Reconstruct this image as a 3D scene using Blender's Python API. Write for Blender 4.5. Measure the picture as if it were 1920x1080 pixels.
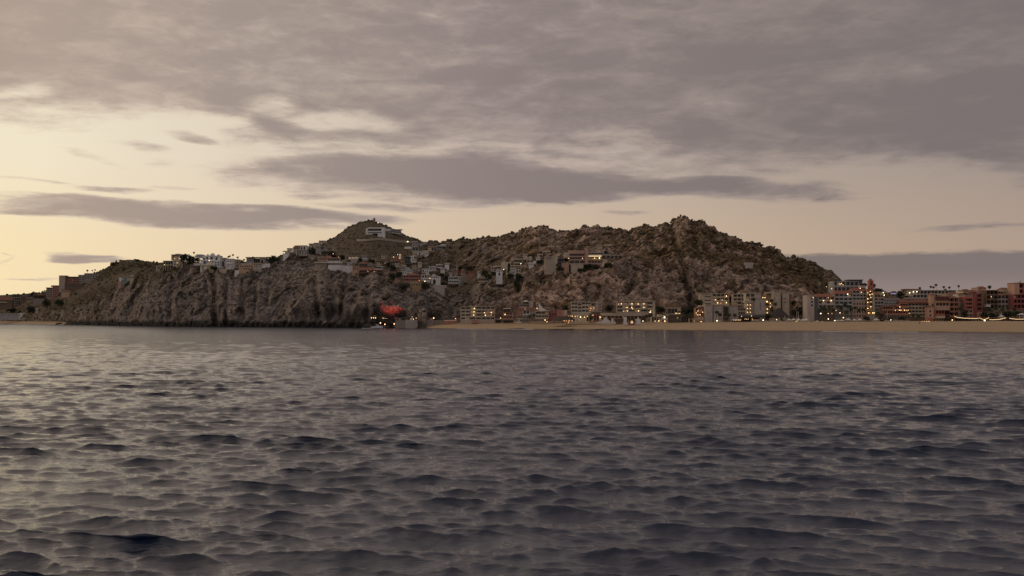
import bpy, bmesh, math, random
import numpy as np
from mathutils import Vector
from mathutils.bvhtree import BVHTree

for _o in list(bpy.data.objects):
    bpy.data.objects.remove(_o)
SC = bpy.context.scene
COL = SC.collection
rad = math.radians

# ------------------------------------------------------------------ camera
F = 2059.0                      # focal length in photograph pixels (50 degree view)
CAMH = 8.0                      # deck of a boat
PITCH = math.atan(57.0 / F)
cam_data = bpy.data.cameras.new('camera')
cam = bpy.data.objects.new('camera', cam_data)
COL.objects.link(cam)
SC.camera = cam
cam_data.sensor_width = 36
cam_data.lens = 36 * F / 1920
cam_data.clip_start = 0.5
cam_data.clip_end = 60000
cam.location = (0, 0, CAMH)
cam.rotation_euler = (rad(90) + PITCH, 0, 0)

SC.view_settings.view_transform = 'Standard'
SC.view_settings.look = 'None'
SC.view_settings.exposure = 0.0
SC.view_settings.gamma = 1.0
SC.view_settings.use_curve_mapping = False
SC.render.engine = 'CYCLES'
SC.cycles.max_bounces = 5
SC.cycles.diffuse_bounces = 2
SC.cycles.glossy_bounces = 3
SC.cycles.sample_clamp_indirect = 4.0
SC.cycles.use_denoising = True

_cp, _sp = math.cos(PITCH), math.sin(PITCH)


def ray(px, py):
    a = (np.asarray(px, float) - 960) / F
    b = (540 - np.asarray(py, float)) / F
    return a, _cp - b * _sp, _sp + b * _cp      # x, y, z


def P(px, py, D):
    """world point seen at photograph pixel (px, py) at distance D north of the boat"""
    x, y, z = ray(px, py)
    t = np.asarray(D, float) / y
    return x * t, y * t, CAMH + z * t


def azel(px, py):
    x, y, z = ray(px, py)
    n = math.sqrt(x * x + y * y + z * z)
    return math.atan2(x, y), math.asin(z / n)


# ------------------------------------------------------------------ world: dusk sky with cloud layers
SUN_AZ, SUN_EL = rad(-38), rad(3.0)
world = bpy.data.worlds.new('World')
SC.world = world
world.use_nodes = True
WT = world.node_tree
for n in list(WT.nodes):
    WT.nodes.remove(n)


class G:
    """small helper that writes shader maths"""

    def __init__(s, tree):
        s.t = tree

    def node(s, kind, **kw):
        n = s.t.nodes.new(kind)
        for k, v in kw.items():
            setattr(n, k, v)
        return n

    def put(s, sock, v):
        if isinstance(v, bpy.types.NodeSocket):
            s.t.links.new(v, sock)
        elif v is not None:
            if isinstance(v, (tuple, list)) and len(v) == 3 and sock.type == 'RGBA':
                v = (*v, 1)
            sock.default_value = v

    def m(s, op, a, b=None, c=None, clamp=False):
        n = s.node('ShaderNodeMath', operation=op, use_clamp=clamp)
        s.put(n.inputs[0], a)
        s.put(n.inputs[1], b)
        if c is not None:
            s.put(n.inputs[2], c)
        return n.outputs[0]

    def mix(s, f, a, b, blend='MIX'):
        n = s.node('ShaderNodeMix', data_type='RGBA', blend_type=blend)
        s.put(n.inputs[0], f)
        s.put(n.inputs[6], a)
        s.put(n.inputs[7], b)
        return n.outputs[2]

    def smooth(s, v, lo, hi, a=0.0, b=1.0):
        n = s.node('ShaderNodeMapRange', interpolation_type='SMOOTHSTEP')
        s.put(n.inputs[0], v)
        for i, q in enumerate((lo, hi, a, b)):
            s.put(n.inputs[i + 1], q)
        return n.outputs[0]

    def lin(s, v, lo, hi, a=0.0, b=1.0):
        n = s.node('ShaderNodeMapRange', clamp=True)
        s.put(n.inputs[0], v)
        for i, q in enumerate((lo, hi, a, b)):
            s.put(n.inputs[i + 1], q)
        return n.outputs[0]

    def ramp(s, v, stops, mode='LINEAR'):
        n = s.node('ShaderNodeValToRGB')
        cr = n.color_ramp
        cr.interpolation = mode
        while len(cr.elements) > 1:
            cr.elements.remove(cr.elements[-1])
        cr.elements[0].position, cr.elements[0].color = stops[0][0], (*stops[0][1], 1)
        for p, c in stops[1:]:
            e = cr.elements.new(p)
            e.color = (*c, 1)
        s.put(n.inputs[0], v)
        return n.outputs[0]

    def noise(s, vec, scale, detail=4, rough=0.5, dist=0.0, dims='3D'):
        n = s.node('ShaderNodeTexNoise', noise_dimensions=dims)
        s.put(n.inputs['Vector'], vec)
        s.put(n.inputs['Scale'], scale)
        s.put(n.inputs['Detail'], detail)
        s.put(n.inputs['Roughness'], rough)
        s.put(n.inputs['Distortion'], dist)
        return n.outputs[0]

    def xyz(s, x, y, z):
        n = s.node('ShaderNodeCombineXYZ')
        for i, v in enumerate((x, y, z)):
            s.put(n.inputs[i], v)
        return n.outputs[0]

    def curve(s, v, pts):
        """float curve over already normalised v in 0..1"""
        n = s.node('ShaderNodeFloatCurve')
        cu = n.mapping.curves[0]
        while len(cu.points) > 2:
            cu.points.remove(cu.points[1])
        cu.points[0].location = pts[0]
        cu.points[-1].location = pts[-1]
        for p in pts[1:-1]:
            cu.points.new(*p)
        n.mapping.update()
        s.put(n.inputs['Value'], v)
        return n.outputs[0]


def lin_rgb(r, g, b):
    return tuple(((c / 255) / 12.92 if c / 255 <= 0.04045 else ((c / 255 + 0.055) / 1.055) ** 2.4) for c in (r, g, b))


def build_sky():
    g = G(WT)
    tc = g.node('ShaderNodeTexCoord')
    sep = g.node('ShaderNodeSeparateXYZ')
    g.put(sep.inputs[0], tc.outputs['Generated'])
    x, y, z = sep.outputs
    az = g.m('ARCTAN2', x, y)
    el = g.m('ARCSINE', z)
    # clear sky: the low sun's glow fades with the angle from it
    AZ0, AZ1 = rad(-60), rad(60)

    def A(px):
        return (math.atan((px - 960) / F) - AZ0) / (AZ1 - AZ0)
    t = g.lin(az, AZ0, AZ1)
    low = g.ramp(t, [(0.0, lin_rgb(236, 210, 158)), (A(-150), lin_rgb(240, 221, 176)), (A(60), lin_rgb(239, 220, 181)), (A(420), lin_rgb(231, 209, 176)),
                     (A(960), lin_rgb(212, 188, 160)), (A(1500), lin_rgb(192, 168, 146)), (A(1920), lin_rgb(178, 156, 140)), (1.0, lin_rgb(150, 138, 134))])
    high = g.ramp(t, [(0.0, lin_rgb(232, 216, 188)), (A(60), lin_rgb(238, 227, 202)), (A(420), lin_rgb(226, 212, 192)),
                      (A(960), lin_rgb(200, 182, 168)), (A(1500), lin_rgb(172, 157, 147)), (A(1920), lin_rgb(160, 146, 138)), (1.0, lin_rgb(138, 130, 130))])
    clear = g.mix(g.smooth(el, rad(2.5), rad(9)), low, high)
    zen = g.mix(g.smooth(el, rad(14), rad(60)), clear, lin_rgb(120, 122, 132))
    back = g.smooth(y, 0.35, -0.5)                       # eastern half: blue-grey dusk
    clear = g.mix(back, zen, lin_rgb(170, 165, 166))
    sky = g.node('ShaderNodeTexSky', sky_type='NISHITA', sun_disc=False)
    sky.sun_elevation = SUN_EL
    sky.sun_rotation = SUN_AZ
    sky.dust_density = 2.0
    sky.air_density = 0.7
    nish = g.mix(1.0, sky.outputs[0], (0.10, 0.10, 0.10), 'MULTIPLY')
    clear = g.mix(0.035, clear, nish)
    # cloud deck coordinates (a flat layer seen in perspective)
    zz = g.m('ADD', g.m('MAXIMUM', z, 0.0), 0.055)
    u = g.m('DIVIDE', x, zz)
    v = g.m('DIVIDE', y, zz)
    vec = g.xyz(u, v, 0.0)
    n1 = g.noise(vec, 0.8, 7, 0.62, 0.6)
    n2 = g.noise(vec, 3.4, 6, 0.66, 0.4)
    nn = g.m('ADD', g.m('MULTIPLY', n1, 0.62), g.m('MULTIPLY', n2, 0.38))
    # billows that keep their size towards the horizon
    n4 = g.noise(g.xyz(g.m('MULTIPLY', az, 11.0), g.m('MULTIPLY', el, 30.0), 3.0), 2.2, 7, 0.62, 0.5)
    nn = g.m('ADD', g.m('MULTIPLY', nn, 0.80), g.m('MULTIPLY', n4, 0.20))
    nz = g.m('SUBTRACT', nn, 0.5)

    wv = g.node('ShaderNodeTexNoise')
    g.put(wv.inputs['Vector'], vec)
    wv.inputs['Scale'].default_value = 0.9
    wv.inputs['Detail'].default_value = 4
    ws = g.node('ShaderNodeSeparateColor')
    g.put(ws.inputs[0], wv.outputs['Color'])
    az_true, el_true = az, el
    az = g.m('ADD', az, g.m('MULTIPLY', g.m('SUBTRACT', ws.outputs[0], 0.5), 0.07))
    el = g.m('ADD', el, g.m('MULTIPLY', g.m('MULTIPLY', g.m('SUBTRACT', ws.outputs[1], 0.5), 0.28), g.m('ADD', g.m('ABSOLUTE', el), 0.02)))

    def blob(px, py, rx, ry, tilt=0.0, amp=1.0):
        a0, e0 = azel(px, py)
        da = g.m('MULTIPLY', g.m('SUBTRACT', az, a0), F / rx)
        e = g.m('SUBTRACT', el, e0)
        if tilt:
            e = g.m('ADD', e, g.m('MULTIPLY', g.m('SUBTRACT', az, a0), tilt))
        de = g.m('MULTIPLY', e, F / ry)
        r2 = g.m('ADD', g.m('MULTIPLY', da, da), g.m('MULTIPLY', de, de))
        return g.m('MULTIPLY', g.m('SUBTRACT', 1.0, r2), amp)

    # main deck: everything above a boundary that depends on the azimuth
    pts = [(-260, 176), (0, 214), (230, 222), (400, 216), (520, 284), (640, 300), (820, 306), (960, 312), (1150, 298), (1350, 318), (1500, 318),
           (1700, 318), (1850, 325), (1920, 345), (2200, 360)]
    E0, E1 = rad(0), rad(20)
    cp = [(0.0, (azel(0, 170)[1] - E0) / (E1 - E0))] + [(A(a), (azel(a, b)[1] - E0) / (E1 - E0)) for a, b in pts] + [(1.0, (azel(1900, 360)[1] - E0) / (E1 - E0))]
    edge = g.curve(t, cp)
    edge = g.m('ADD', g.m('MULTIPLY', edge, E1 - E0), E0)
    deck = g.m('MULTIPLY', g.m('SUBTRACT', el, edge), F / 42.0)
    deck = g.m('MINIMUM', deck, 1.15)
    gaps = [blob(650, 226, 150, 26, 0.10, 1.0), blob(500, 185, 60, 26), blob(860, 300, 170, 20, 0.0, .8), blob(40, 166, 80, 16, -0.05, .8), blob(1000, 165, 60, 40, 0.0, .5), blob(1150, 300, 130, 12, 0.0, .8)]
    for q in gaps:
        deck = g.m('SUBTRACT', deck, g.m('MULTIPLY', g.m('MAXIMUM', q, 0.0), 0.95))
    fields = [deck,
              blob(860, 338, 520, 50, 0.04, 1.9), blob(1200, 350, 430, 34, 0.06, 1.9), blob(680, 268, 260, 30, 0.03, .55), blob(1080, 304, 520, 34, 0.02, .6), blob(540, 318, 150, 30, 0, 1.2), blob(960, 372, 260, 18, 0, 1.2),
              blob(330, 402, 370, 28, 0.02, 1.8), blob(560, 410, 230, 18, 0.0, 1.5), blob(110, 402, 160, 10, 0, 1.2),
              blob(152, 482, 66, 11, 0, 1.8), blob(352, 246, 46, 13, 0.15, .75), blob(262, 270, 54, 12, 0.2, .55), blob(287, 298, 34, 9, 0, .6), blob(178, 290, 50, 14, 0.25, .5),
              blob(205, 351, 75, 11, 0, .7), blob(310, 345, 60, 6, 0, .45), blob(600, 367, 60, 7, 0, .45), blob(510, 248, 100, 26, 0.05, .8), blob(1830, 420, 130, 7, 0, .6), blob(750, 386, 160, 7, 0, .6),
              blob(60, 332, 70, 5, 0, .35), blob(60, 523, 60, 4, 0, .45), blob(5, 486, 14, 7, 0, .6), blob(1180, 408, 60, 5, 0, .5), blob(640, 430, 130, 6, 0, .5)]
    B = fields[0]
    for q in fields[1:]:
        B = g.m('MAXIMUM', B, q)
    dens = g.m('ADD', B, g.m('MULTIPLY', nz, 4.4))
    cov = g.smooth(dens, -0.1, 0.85)
    az, el = az_true, el_true
    # colour of the clouds: warm grey-mauve near the glow, cooler away from it
    core = g.ramp(t, [(0.0, lin_rgb(176, 156, 136)), (A(100), lin_rgb(168, 150, 139)), (A(500), lin_rgb(154, 139, 133)), (A(960), lin_rgb(133, 121, 120)),
                      (A(1500), lin_rgb(122, 112, 111)), (1.0, lin_rgb(112, 106, 108))])
    rim = g.ramp(t, [(0.0, lin_rgb(222, 200, 172)), (A(500), lin_rgb(206, 188, 172)), (A(960), lin_rgb(176, 160, 152)), (A(1500), lin_rgb(150, 137, 132)), (1.0, lin_rgb(130, 122, 122))])
    core = g.mix(g.m('MULTIPLY', back, 0.8), core, lin_rgb(156, 149, 149))
    rim = g.mix(g.m('MULTIPLY', back, 0.8), rim, lin_rgb(172, 163, 161))
    n3 = g.noise(vec, 1.3, 5, 0.55, 0.4)
    body = g.mix(g.smooth(g.m('ADD', dens, g.m('MULTIPLY', g.m('SUBTRACT', g.m('ADD', g.m('MULTIPLY', n3, 0.7), g.m('MULTIPLY', n4, 0.3)), 0.5), 2.5)), 0.0, 1.5), rim, core)
    col = g.mix(g.m('MULTIPLY', cov, 0.93), clear, body)
    # a low distant bank right of the massif
    bt = g.m('ADD', el, g.m('MULTIPLY', g.m('SUBTRACT', g.noise(g.xyz(g.m('MULTIPLY', az, 6.0), g.m('MULTIPLY', el, 26.0), 0.0), 5.0, 4, 0.55), 0.5), rad(0.5)))
    top = azel(1700, 476)[1]
    bank = g.smooth(bt, top + rad(0.16), top - rad(0.10))
    bank = g.m('MULTIPLY', bank, g.smooth(az, azel(1230, 480)[0], azel(1500, 480)[0]))
    bank = g.m('MULTIPLY', bank, g.smooth(az, rad(75), rad(50)))
    bcol = g.mix(g.smooth(el, azel(1700, 548)[1], azel(1700, 500)[1]), lin_rgb(138, 124, 121), lin_rgb(122, 112, 111))
    col = g.mix(g.m('MULTIPLY', bank, 0.92), col, bcol)
    below = g.smooth(z, 0.0, -0.05)
    col = g.mix(below, col, (0.05, 0.05, 0.06))
    bg = g.node('ShaderNodeBackground')
    g.put(bg.inputs[0], col)
    bg.inputs[1].default_value = 1.0
    out = g.node('ShaderNodeOutputWorld')
    WT.links.new(bg.outputs[0], out.inputs[0])


build_sky()

# ------------------------------------------------------------------ sun: last glow from behind the western headland
sun_data = bpy.data.lights.new('sun', 'SUN')
sun_data.energy = 0.32
sun_data.angle = rad(14)
sun_data.color = (1.0, 0.74, 0.5)
sun = bpy.data.objects.new('sun', sun_data)
COL.objects.link(sun)
_az, _el = rad(-75), rad(9)
_d = Vector((-math.sin(_az) * math.cos(_el), -math.cos(_az) * math.cos(_el), -math.sin(_el)))
sun.rotation_euler = _d.to_track_quat('-Z', 'Y').to_euler()
sun.location = (-300, 200, 300)

# ------------------------------------------------------------------ noise in numpy
def _hash(ix, iy, iz, seed):
    h = (ix * 374761393 + iy * 668265263 + iz * 2147483647 + seed * 974711) & 0xFFFFFFFF
    h = ((h ^ (h >> 13)) * 1274126177) & 0xFFFFFFFF
    h = (h ^ (h >> 16)) & 0xFFFFFFFF
    h = (h * 2246822519) & 0xFFFFFFFF
    return (h ^ (h >> 15)) & 0xFFFFFFFF


def vnoise(x, y, z, seed=0):
    """gradient noise, about -1..1"""
    fx, fy, fz = np.floor(x), np.floor(y), np.floor(z)
    ix, iy, iz = fx.astype(np.int64), fy.astype(np.int64), fz.astype(np.int64)
    x, y, z = x - fx, y - fy, z - fz
    u, v, w = (q * q * q * (q * (q * 6 - 15) + 10) for q in (x, y, z))
    out = 0
    for dx in (0, 1):
        for dy in (0, 1):
            for dz in (0, 1):
                h = _hash(ix + dx, iy + dy, iz + dz, seed)
                gx = (h & 1023) / 511.5 - 1
                gy = ((h >> 10) & 1023) / 511.5 - 1
                gz = ((h >> 20) & 1023) / 511.5 - 1
                wt = (u if dx else 1 - u) * (v if dy else 1 - v) * (w if dz else 1 - w)
                out = out + wt * (gx * (x - dx) + gy * (y - dy) + gz * (z - dz))
    return out * 1.4


def fbm(x, y, z, octv=4, seed=0, gain=0.5):
    s, a, t = 0, 1.0, 0
    for i in range(octv):
        s = s + a * vnoise(x * 2 ** i, y * 2 ** i, z * 2 ** i, seed + i)
        t += a
        a *= gain
    return s / t


def ridged(x, y, z, octv=3, seed=0):
    s, a, t = 0, 1.0, 0
    for i in range(octv):
        s = s + a * (1 - 2 * np.abs(vnoise(x * 2 ** i, y * 2 ** i, z * 2 ** i, seed + i)))
        t += a
        a *= 0.5
    return s / t


def worley(x, y, z, seed=0):
    """distance to the nearest feature point, 0..~1"""
    fx, fy, fz = np.floor(x), np.floor(y), np.floor(z)
    ix, iy, iz = fx.astype(np.int64), fy.astype(np.int64), fz.astype(np.int64)
    sx, sy, sz = (np.where(q > 0.5, 1, -1) for q in (x - fx, y - fy, z - fz))
    best = np.full(np.shape(x), 9.0)
    for dx in (0, 1):
        for dy in (0, 1):
            for dz in (0, 1):
                cx, cy, cz = ix + dx * sx, iy + dy * sy, iz + dz * sz
                h = _hash(cx, cy, cz, seed)
                px = cx + (h & 1023) / 1023
                py = cy + ((h >> 10) & 1023) / 1023
                pz = cz + ((h >> 20) & 1023) / 1023
                best = np.minimum(best, (px - x) ** 2 + (py - y) ** 2 + (pz - z) ** 2)
    return np.sqrt(best)


def cells(x, y, z, seed=0):
    """a random level per fracture cell, 0..1: blocks with sharp steps between them"""
    fx, fy, fz = np.floor(x), np.floor(y), np.floor(z)
    ix, iy, iz = fx.astype(np.int64), fy.astype(np.int64), fz.astype(np.int64)
    sx, sy, sz = (np.where(q > 0.5, 1, -1) for q in (x - fx, y - fy, z - fz))
    best = np.full(np.shape(x), 9.0)
    val = np.zeros(np.shape(x))
    for dx in (0, 1):
        for dy in (0, 1):
            for dz in (0, 1):
                cx, cy, cz = ix + dx * sx, iy + dy * sy, iz + dz * sz
                h = _hash(cx, cy, cz, seed)
                d = (cx + (h & 1023) / 1023 - x) ** 2 + (cy + ((h >> 10) & 1023) / 1023 - y) ** 2 + (cz + ((h >> 20) & 1023) / 1023 - z) ** 2
                v = (_hash(cx, cy, cz, seed + 50) & 1023) / 1023
                val = np.where(d < best, v, val)
                best = np.minimum(best, d)
    return val


def sstep(v, a, b):
    t = np.clip((v - a) / (b - a), 0, 1)
    return t * t * (3 - 2 * t)


def tab(pts, px):
    a = np.array(pts, float)
    return np.interp(px, a[:, 0], a[:, 1])


# ------------------------------------------------------------------ mesh helpers
def link(name, me, mat=None, parent=None):
    o = bpy.data.objects.new(name, me)
    if mat is not None and len(me.materials) == 0:
        me.materials.append(mat)
    COL.objects.link(o)
    if parent is not None:
        o.parent = parent
    return o


def tag(o, label=None, cat=None, group=None, kind=None):
    for k, v in (('label', label), ('category', cat), ('group', group), ('kind', kind)):
        if v:
            o[k] = v
    return o


def np_mesh(name, V, Fq, smooth=False):
    me = bpy.data.meshes.new(name)
    V = np.ascontiguousarray(V, dtype=np.float32)
    Fq = np.ascontiguousarray(Fq, dtype=np.int32)
    nf, k = Fq.shape
    me.vertices.add(len(V))
    me.vertices.foreach_set('co', V.ravel())
    me.loops.add(nf * k)
    me.loops.foreach_set('vertex_index', Fq.ravel())
    me.polygons.add(nf)
    me.polygons.foreach_set('loop_start', np.arange(0, nf * k, k, dtype=np.int32))
    me.polygons.foreach_set('use_smooth', np.full(nf, smooth))
    me.update(calc_edges=True)
    return me


def grid_faces(nr, nc):
    i = np.arange((nr - 1) * nc).reshape(nr - 1, nc)[:, :-1].ravel()
    return np.stack([i, i + 1, i + nc + 1, i + nc], 1)


def attr(me, name, vals):
    a = me.attributes.new(name, 'FLOAT', 'POINT')
    a.data.foreach_set('value', np.ascontiguousarray(vals, dtype=np.float32).ravel())


# ------------------------------------------------------------------ materials
def new_mat(name):
    m = bpy.data.materials.new(name)
    m.use_nodes = True
    b = m.node_tree.nodes['Principled BSDF']
    return m, G(m.node_tree), b


def mat_plain(name, rgb, rough=0.85, var=0.18, scale=0.6, bump=0.0):
    """painted plaster, concrete, cloth ...: a base colour with streaky weathering"""
    m, g, b = new_mat(name)
    tc = g.node('ShaderNodeNewGeometry')
    mp = g.node('ShaderNodeMapping')
    g.put(mp.inputs[0], tc.outputs['Position'])
    mp.inputs['Scale'].default_value = (1, 1, 0.35)
    n = g.noise(mp.outputs[0], scale, 5, 0.6)
    dark = tuple(c * (1 - var) for c in rgb)
    lite = tuple(min(1, c * (1 + var)) for c in rgb)
    g.put(b.inputs['Base Color'], g.ramp(n, [(0.3, dark), (0.7, lite)]))
    b.inputs['Roughness'].default_value = rough
    return m


def mat_glow(name, rgb, strength):
    m, g, b = new_mat(name)
    b.inputs['Base Color'].default_value = (0.8, 0.8, 0.8, 1)
    b.inputs['Emission Color'].default_value = (*rgb, 1)
    b.inputs['Emission Strength'].default_value = strength
    return m


def rock_material(name, stone_a, stone_b, stone_c):
    m, g, b = new_mat(name)
    geo = g.node('ShaderNodeNewGeometry')
    pos = geo.outputs['Position']
    big = g.noise(pos, 0.018, 4, 0.55, 0.4)
    mid = g.noise(pos, 0.09, 6, 0.65, 0.3)
    fine = g.noise(pos, 0.55, 5, 0.7)
    col = g.mix(g.smooth(big, 0.38, 0.62), stone_a, stone_b)
    col = g.mix(g.smooth(mid, 0.45, 0.72), col, stone_c)
    mp = g.node('ShaderNodeMapping')
    g.put(mp.inputs[0], pos)
    mp.inputs['Scale'].default_value = (1.0, 0.5, 0.12)
    mp.inputs['Rotation'].default_value = (0, rad(14), 0)
    streak = g.noise(mp.outputs[0], 0.16, 4, 0.6)
    col = g.mix(g.m('MULTIPLY', g.smooth(streak, 0.52, 0.72), 0.5), col, tuple(c * 0.5 for c in stone_a))
    col = g.mix(1.0, col, g.ramp(fine, [(0.3, (0.45, 0.44, 0.43)), (0.5, (1, 1, 1)), (0.72, (1.5, 1.45, 1.4))]), 'MULTIPLY')
    vein = g.node('ShaderNodeTexVoronoi', feature='DISTANCE_TO_EDGE')
    g.put(vein.inputs['Vector'], pos)
    vein.inputs['Scale'].default_value = 0.22
    col = g.mix(g.m('MULTIPLY', g.smooth(vein.outputs['Distance'], 0.07, 0.0), 0.45), col, tuple(c * 0.35 for c in stone_a))

    def at(n):
        q = g.node('ShaderNodeAttribute', attribute_name=n)
        return q.outputs['Fac']
    # each block of rock has its own tone
    for sc_, lo, hi in ((0.05, .74, 1.26), (0.17, .8, 1.22)):
        vb = g.node('ShaderNodeTexVoronoi', feature='F1')
        mq = g.node('ShaderNodeMapping')
        g.put(mq.inputs[0], pos)
        mq.inputs['Scale'].default_value = (1, 1, .55)
        mq.inputs['Rotation'].default_value = (0, rad(-20), 0)
        g.put(vb.inputs['Vector'], mq.outputs[0])
        vb.inputs['Scale'].default_value = sc_
        sv = g.node('ShaderNodeSeparateColor')
        g.put(sv.inputs[0], vb.outputs['Color'])
        col = g.mix(1.0, col, g.ramp(sv.outputs[0], [(0.0, (lo, lo, lo)), (1.0, (hi, hi * .98, hi * .96))]), 'MULTIPLY')
    # dry scrub ground and low green between the stones
    gn = g.noise(pos, 0.3, 5, 0.65)
    earth = g.ramp(gn, [(0.3, (0.07, 0.058, 0.032)), (0.5, (0.135, 0.10, 0.06)), (0.7, (0.21, 0.15, 0.10))])
    sc = g.smooth(g.m('ADD', at('scrub'), g.m('MULTIPLY', g.m('SUBTRACT', mid, 0.5), 2.2)), 0.32, 0.62)
    col = g.mix(sc, col, earth)
    # the eastern massif is paler, pinker granite
    col = g.mix(at('granite'), col, g.mix(1.0, col, (1.72, 1.56, 1.42), 'MULTIPLY'))
    # sea-wet dark rock at the foot
    col = g.mix(at('wet'), col, (0.035, 0.03, 0.027))
    g.put(b.inputs['Base Color'], col)
    b.inputs['Roughness'].default_value = 0.95
    bp = g.node('ShaderNodeBump')
    bp.inputs['Strength'].default_value = 0.9
    bp.inputs['Distance'].default_value = 2.0
    h = g.m('ADD', g.m('MULTIPLY', fine, 1.0), g.m('MULTIPLY', g.noise(pos, 0.22, 5, 0.6), 1.6))
    g.put(bp.inputs['Height'], h)
    g.put(b.inputs['Normal'], bp.outputs[0])
    return m


M_ROCK = rock_material('weathered_granite', (0.255, 0.22, 0.205), (0.315, 0.26, 0.225), (0.41, 0.34, 0.295))
M_PEAK = rock_material('scrub_covered_slope', (0.12, 0.10, 0.08), (0.13, 0.105, 0.075), (0.17, 0.14, 0.11))


def sand_material():
    m, g, b = new_mat('beach_sand')
    geo = g.node('ShaderNodeNewGeometry')
    sep = g.node('ShaderNodeSeparateXYZ')
    g.put(sep.inputs[0], geo.outputs['Position'])
    n = g.noise(geo.outputs['Position'], 0.12, 5, 0.6)
    n2 = g.noise(geo.outputs['Position'], 0.9, 4, 0.6)
    col = g.ramp(n, [(0.3, (0.43, 0.30, 0.175)), (0.7, (0.54, 0.385, 0.23))])
    col = g.mix(0.35, col, g.ramp(n2, [(0.3, (0.28, 0.19, 0.11)), (0.7, (0.52, 0.37, 0.22))]))
    wet = g.smooth(g.m('ADD', sep.outputs[2], g.m('MULTIPLY', n, 0.8)), 1.3, 0.5)
    col = g.mix(wet, col, (0.17, 0.12, 0.075))
    g.put(b.inputs['Base Color'], col)
    b.inputs['Roughness'].default_value = 0.95
    return m


M_SAND = sand_material()

# ------------------------------------------------------------------ shoreline and land
WATERLINE = [(-400, 605.0), (-260, 605.5), (0, 607), (150, 609.5), (300, 612), (420, 613), (600, 614), (760, 615), (860, 617), (1000, 618), (1200, 619.2), (1500, 621.5), (1920, 624.5), (2300, 626)]


def shoreD(px):
    y = tab(WATERLINE, px)
    x_, yy, zz = ray(px, y)
    return -CAMH / zz * yy


def land(name, px, tracks, rows, disp, mat, masks):
    """a relief built from crest lines: every track gives (distance, sight-line height) along the coast"""
    nc = len(px)
    Ds, Ys = [], []
    for (dt, yt) in tracks:
        Ds.append(dt if isinstance(dt, np.ndarray) else tab(dt, px))
        Ys.append(yt if isinstance(yt, np.ndarray) else tab(yt, px))
    X, Y, Z, K = [], [], [], []
    for k, (n, ease) in enumerate(rows):
        for i in range(n):
            t = i / n
            e = t ** ease if ease > 0 else 1 - (1 - t) ** (-ease)
            D = Ds[k] * (1 - e) + Ds[k + 1] * e
            yy = Ys[k] * (1 - t) + Ys[k + 1] * t
            X.append(px), Y.append(yy), Z.append(D), K.append(np.full(nc, k + t))
    X.append(px), Y.append(Ys[-1]), Z.append(Ds[-1]), K.append(np.full(nc, float(len(rows))))
    PX, PY, DD, K = (np.array(q) for q in (X, Y, Z, K))
    DD = disp(PX, PY, DD, K, None)
    wx, wy, wz = P(PX, PY, DD)
    wx, wy, wz = disp(PX, PY, (wx, wy, wz), K, True)
    V = np.stack([wx, wy, wz], -1).reshape(-1, 3)
    me = np_mesh(name, V, grid_faces(len(PX), nc))
    for n, v in masks(PX, PY, (wx, wy, wz), K).items():
        attr(me, n, v)
    o = link(name, me, mat)
    tag(o, kind='structure')
    return o, (PX, PY, wx, wy, wz, K)


def line_field(PX, PY, pts):
    """signed pixel offset from a line that runs down the face (positive = right of it)"""
    p = np.array(sorted([(b, a) for a, b in pts]), float)
    return PX - np.interp(PY, p[:, 0], p[:, 1])


GULLIES = [  # (line down the face, half width px, depth m)
    ([(398, 505), (402, 540), (406, 612)], 6, 16), ([(330, 520), (322, 560), (318, 612)], 6, 8), ([(426, 530), (424, 612)], 3.5, 9), ([(455, 530), (457, 600)], 3.5, 10),
    ([(482, 540), (478, 600)], 3, 7), ([(508, 520), (500, 580)], 4, 6), ([(385, 520), (392, 560)], 3, 7), ([(530, 500), (505, 560)], 5, 5), ([(215, 560), (170, 606)], 6, 8),
    ([(275, 530), (240, 600)], 5, 6), ([(595, 510), (590, 545), (600, 600)], 5, 9), ([(622, 505), (620, 540), (628, 600)], 6, 8), ([(655, 510), (642, 560), (640, 600)], 5, 10), ([(690, 530), (688, 600)], 5, 8),
    ([(720, 525), (716, 555)], 4, 6), ([(775, 545), (780, 600)], 5, 9), ([(800, 548), (812, 600)], 6, 10), ([(838, 548), (850, 600)], 7, 18), ([(875, 530), (885, 575)], 9, 22), ([(905, 520), (900, 570)], 6, 8),
    ([(968, 512), (972, 560)], 5, 14), ([(1255, 430), (1268, 490), (1290, 560), (1295, 600)], 7, 18), ([(1225, 470), (1240, 520)], 5, 8), ([(1290, 430), (1310, 490), (1325, 540)], 5, 8), ([(1325, 440), (1350, 490)], 6, 8),
    ([(1215, 560), (1235, 600)], 6, 9), ([(1188, 520), (1170, 570)], 5, 7), ([(1120, 520), (1115, 580)], 5, 6), ([(1060, 515), (1050, 570)], 6, 8), ([(1380, 540), (1376, 575)], 5, 9), ([(1010, 520), (1020, 580)], 5, 7),
    ([(1080, 430), (1070, 465)], 5, 8), ([(975, 440), (965, 475)], 4, 7), ([(1130, 440), (1120, 465)], 4, 6), ([(1178, 440), (1190, 480)], 5, 10), ([(1440, 480), (1450, 540)], 5, 6)]


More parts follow.
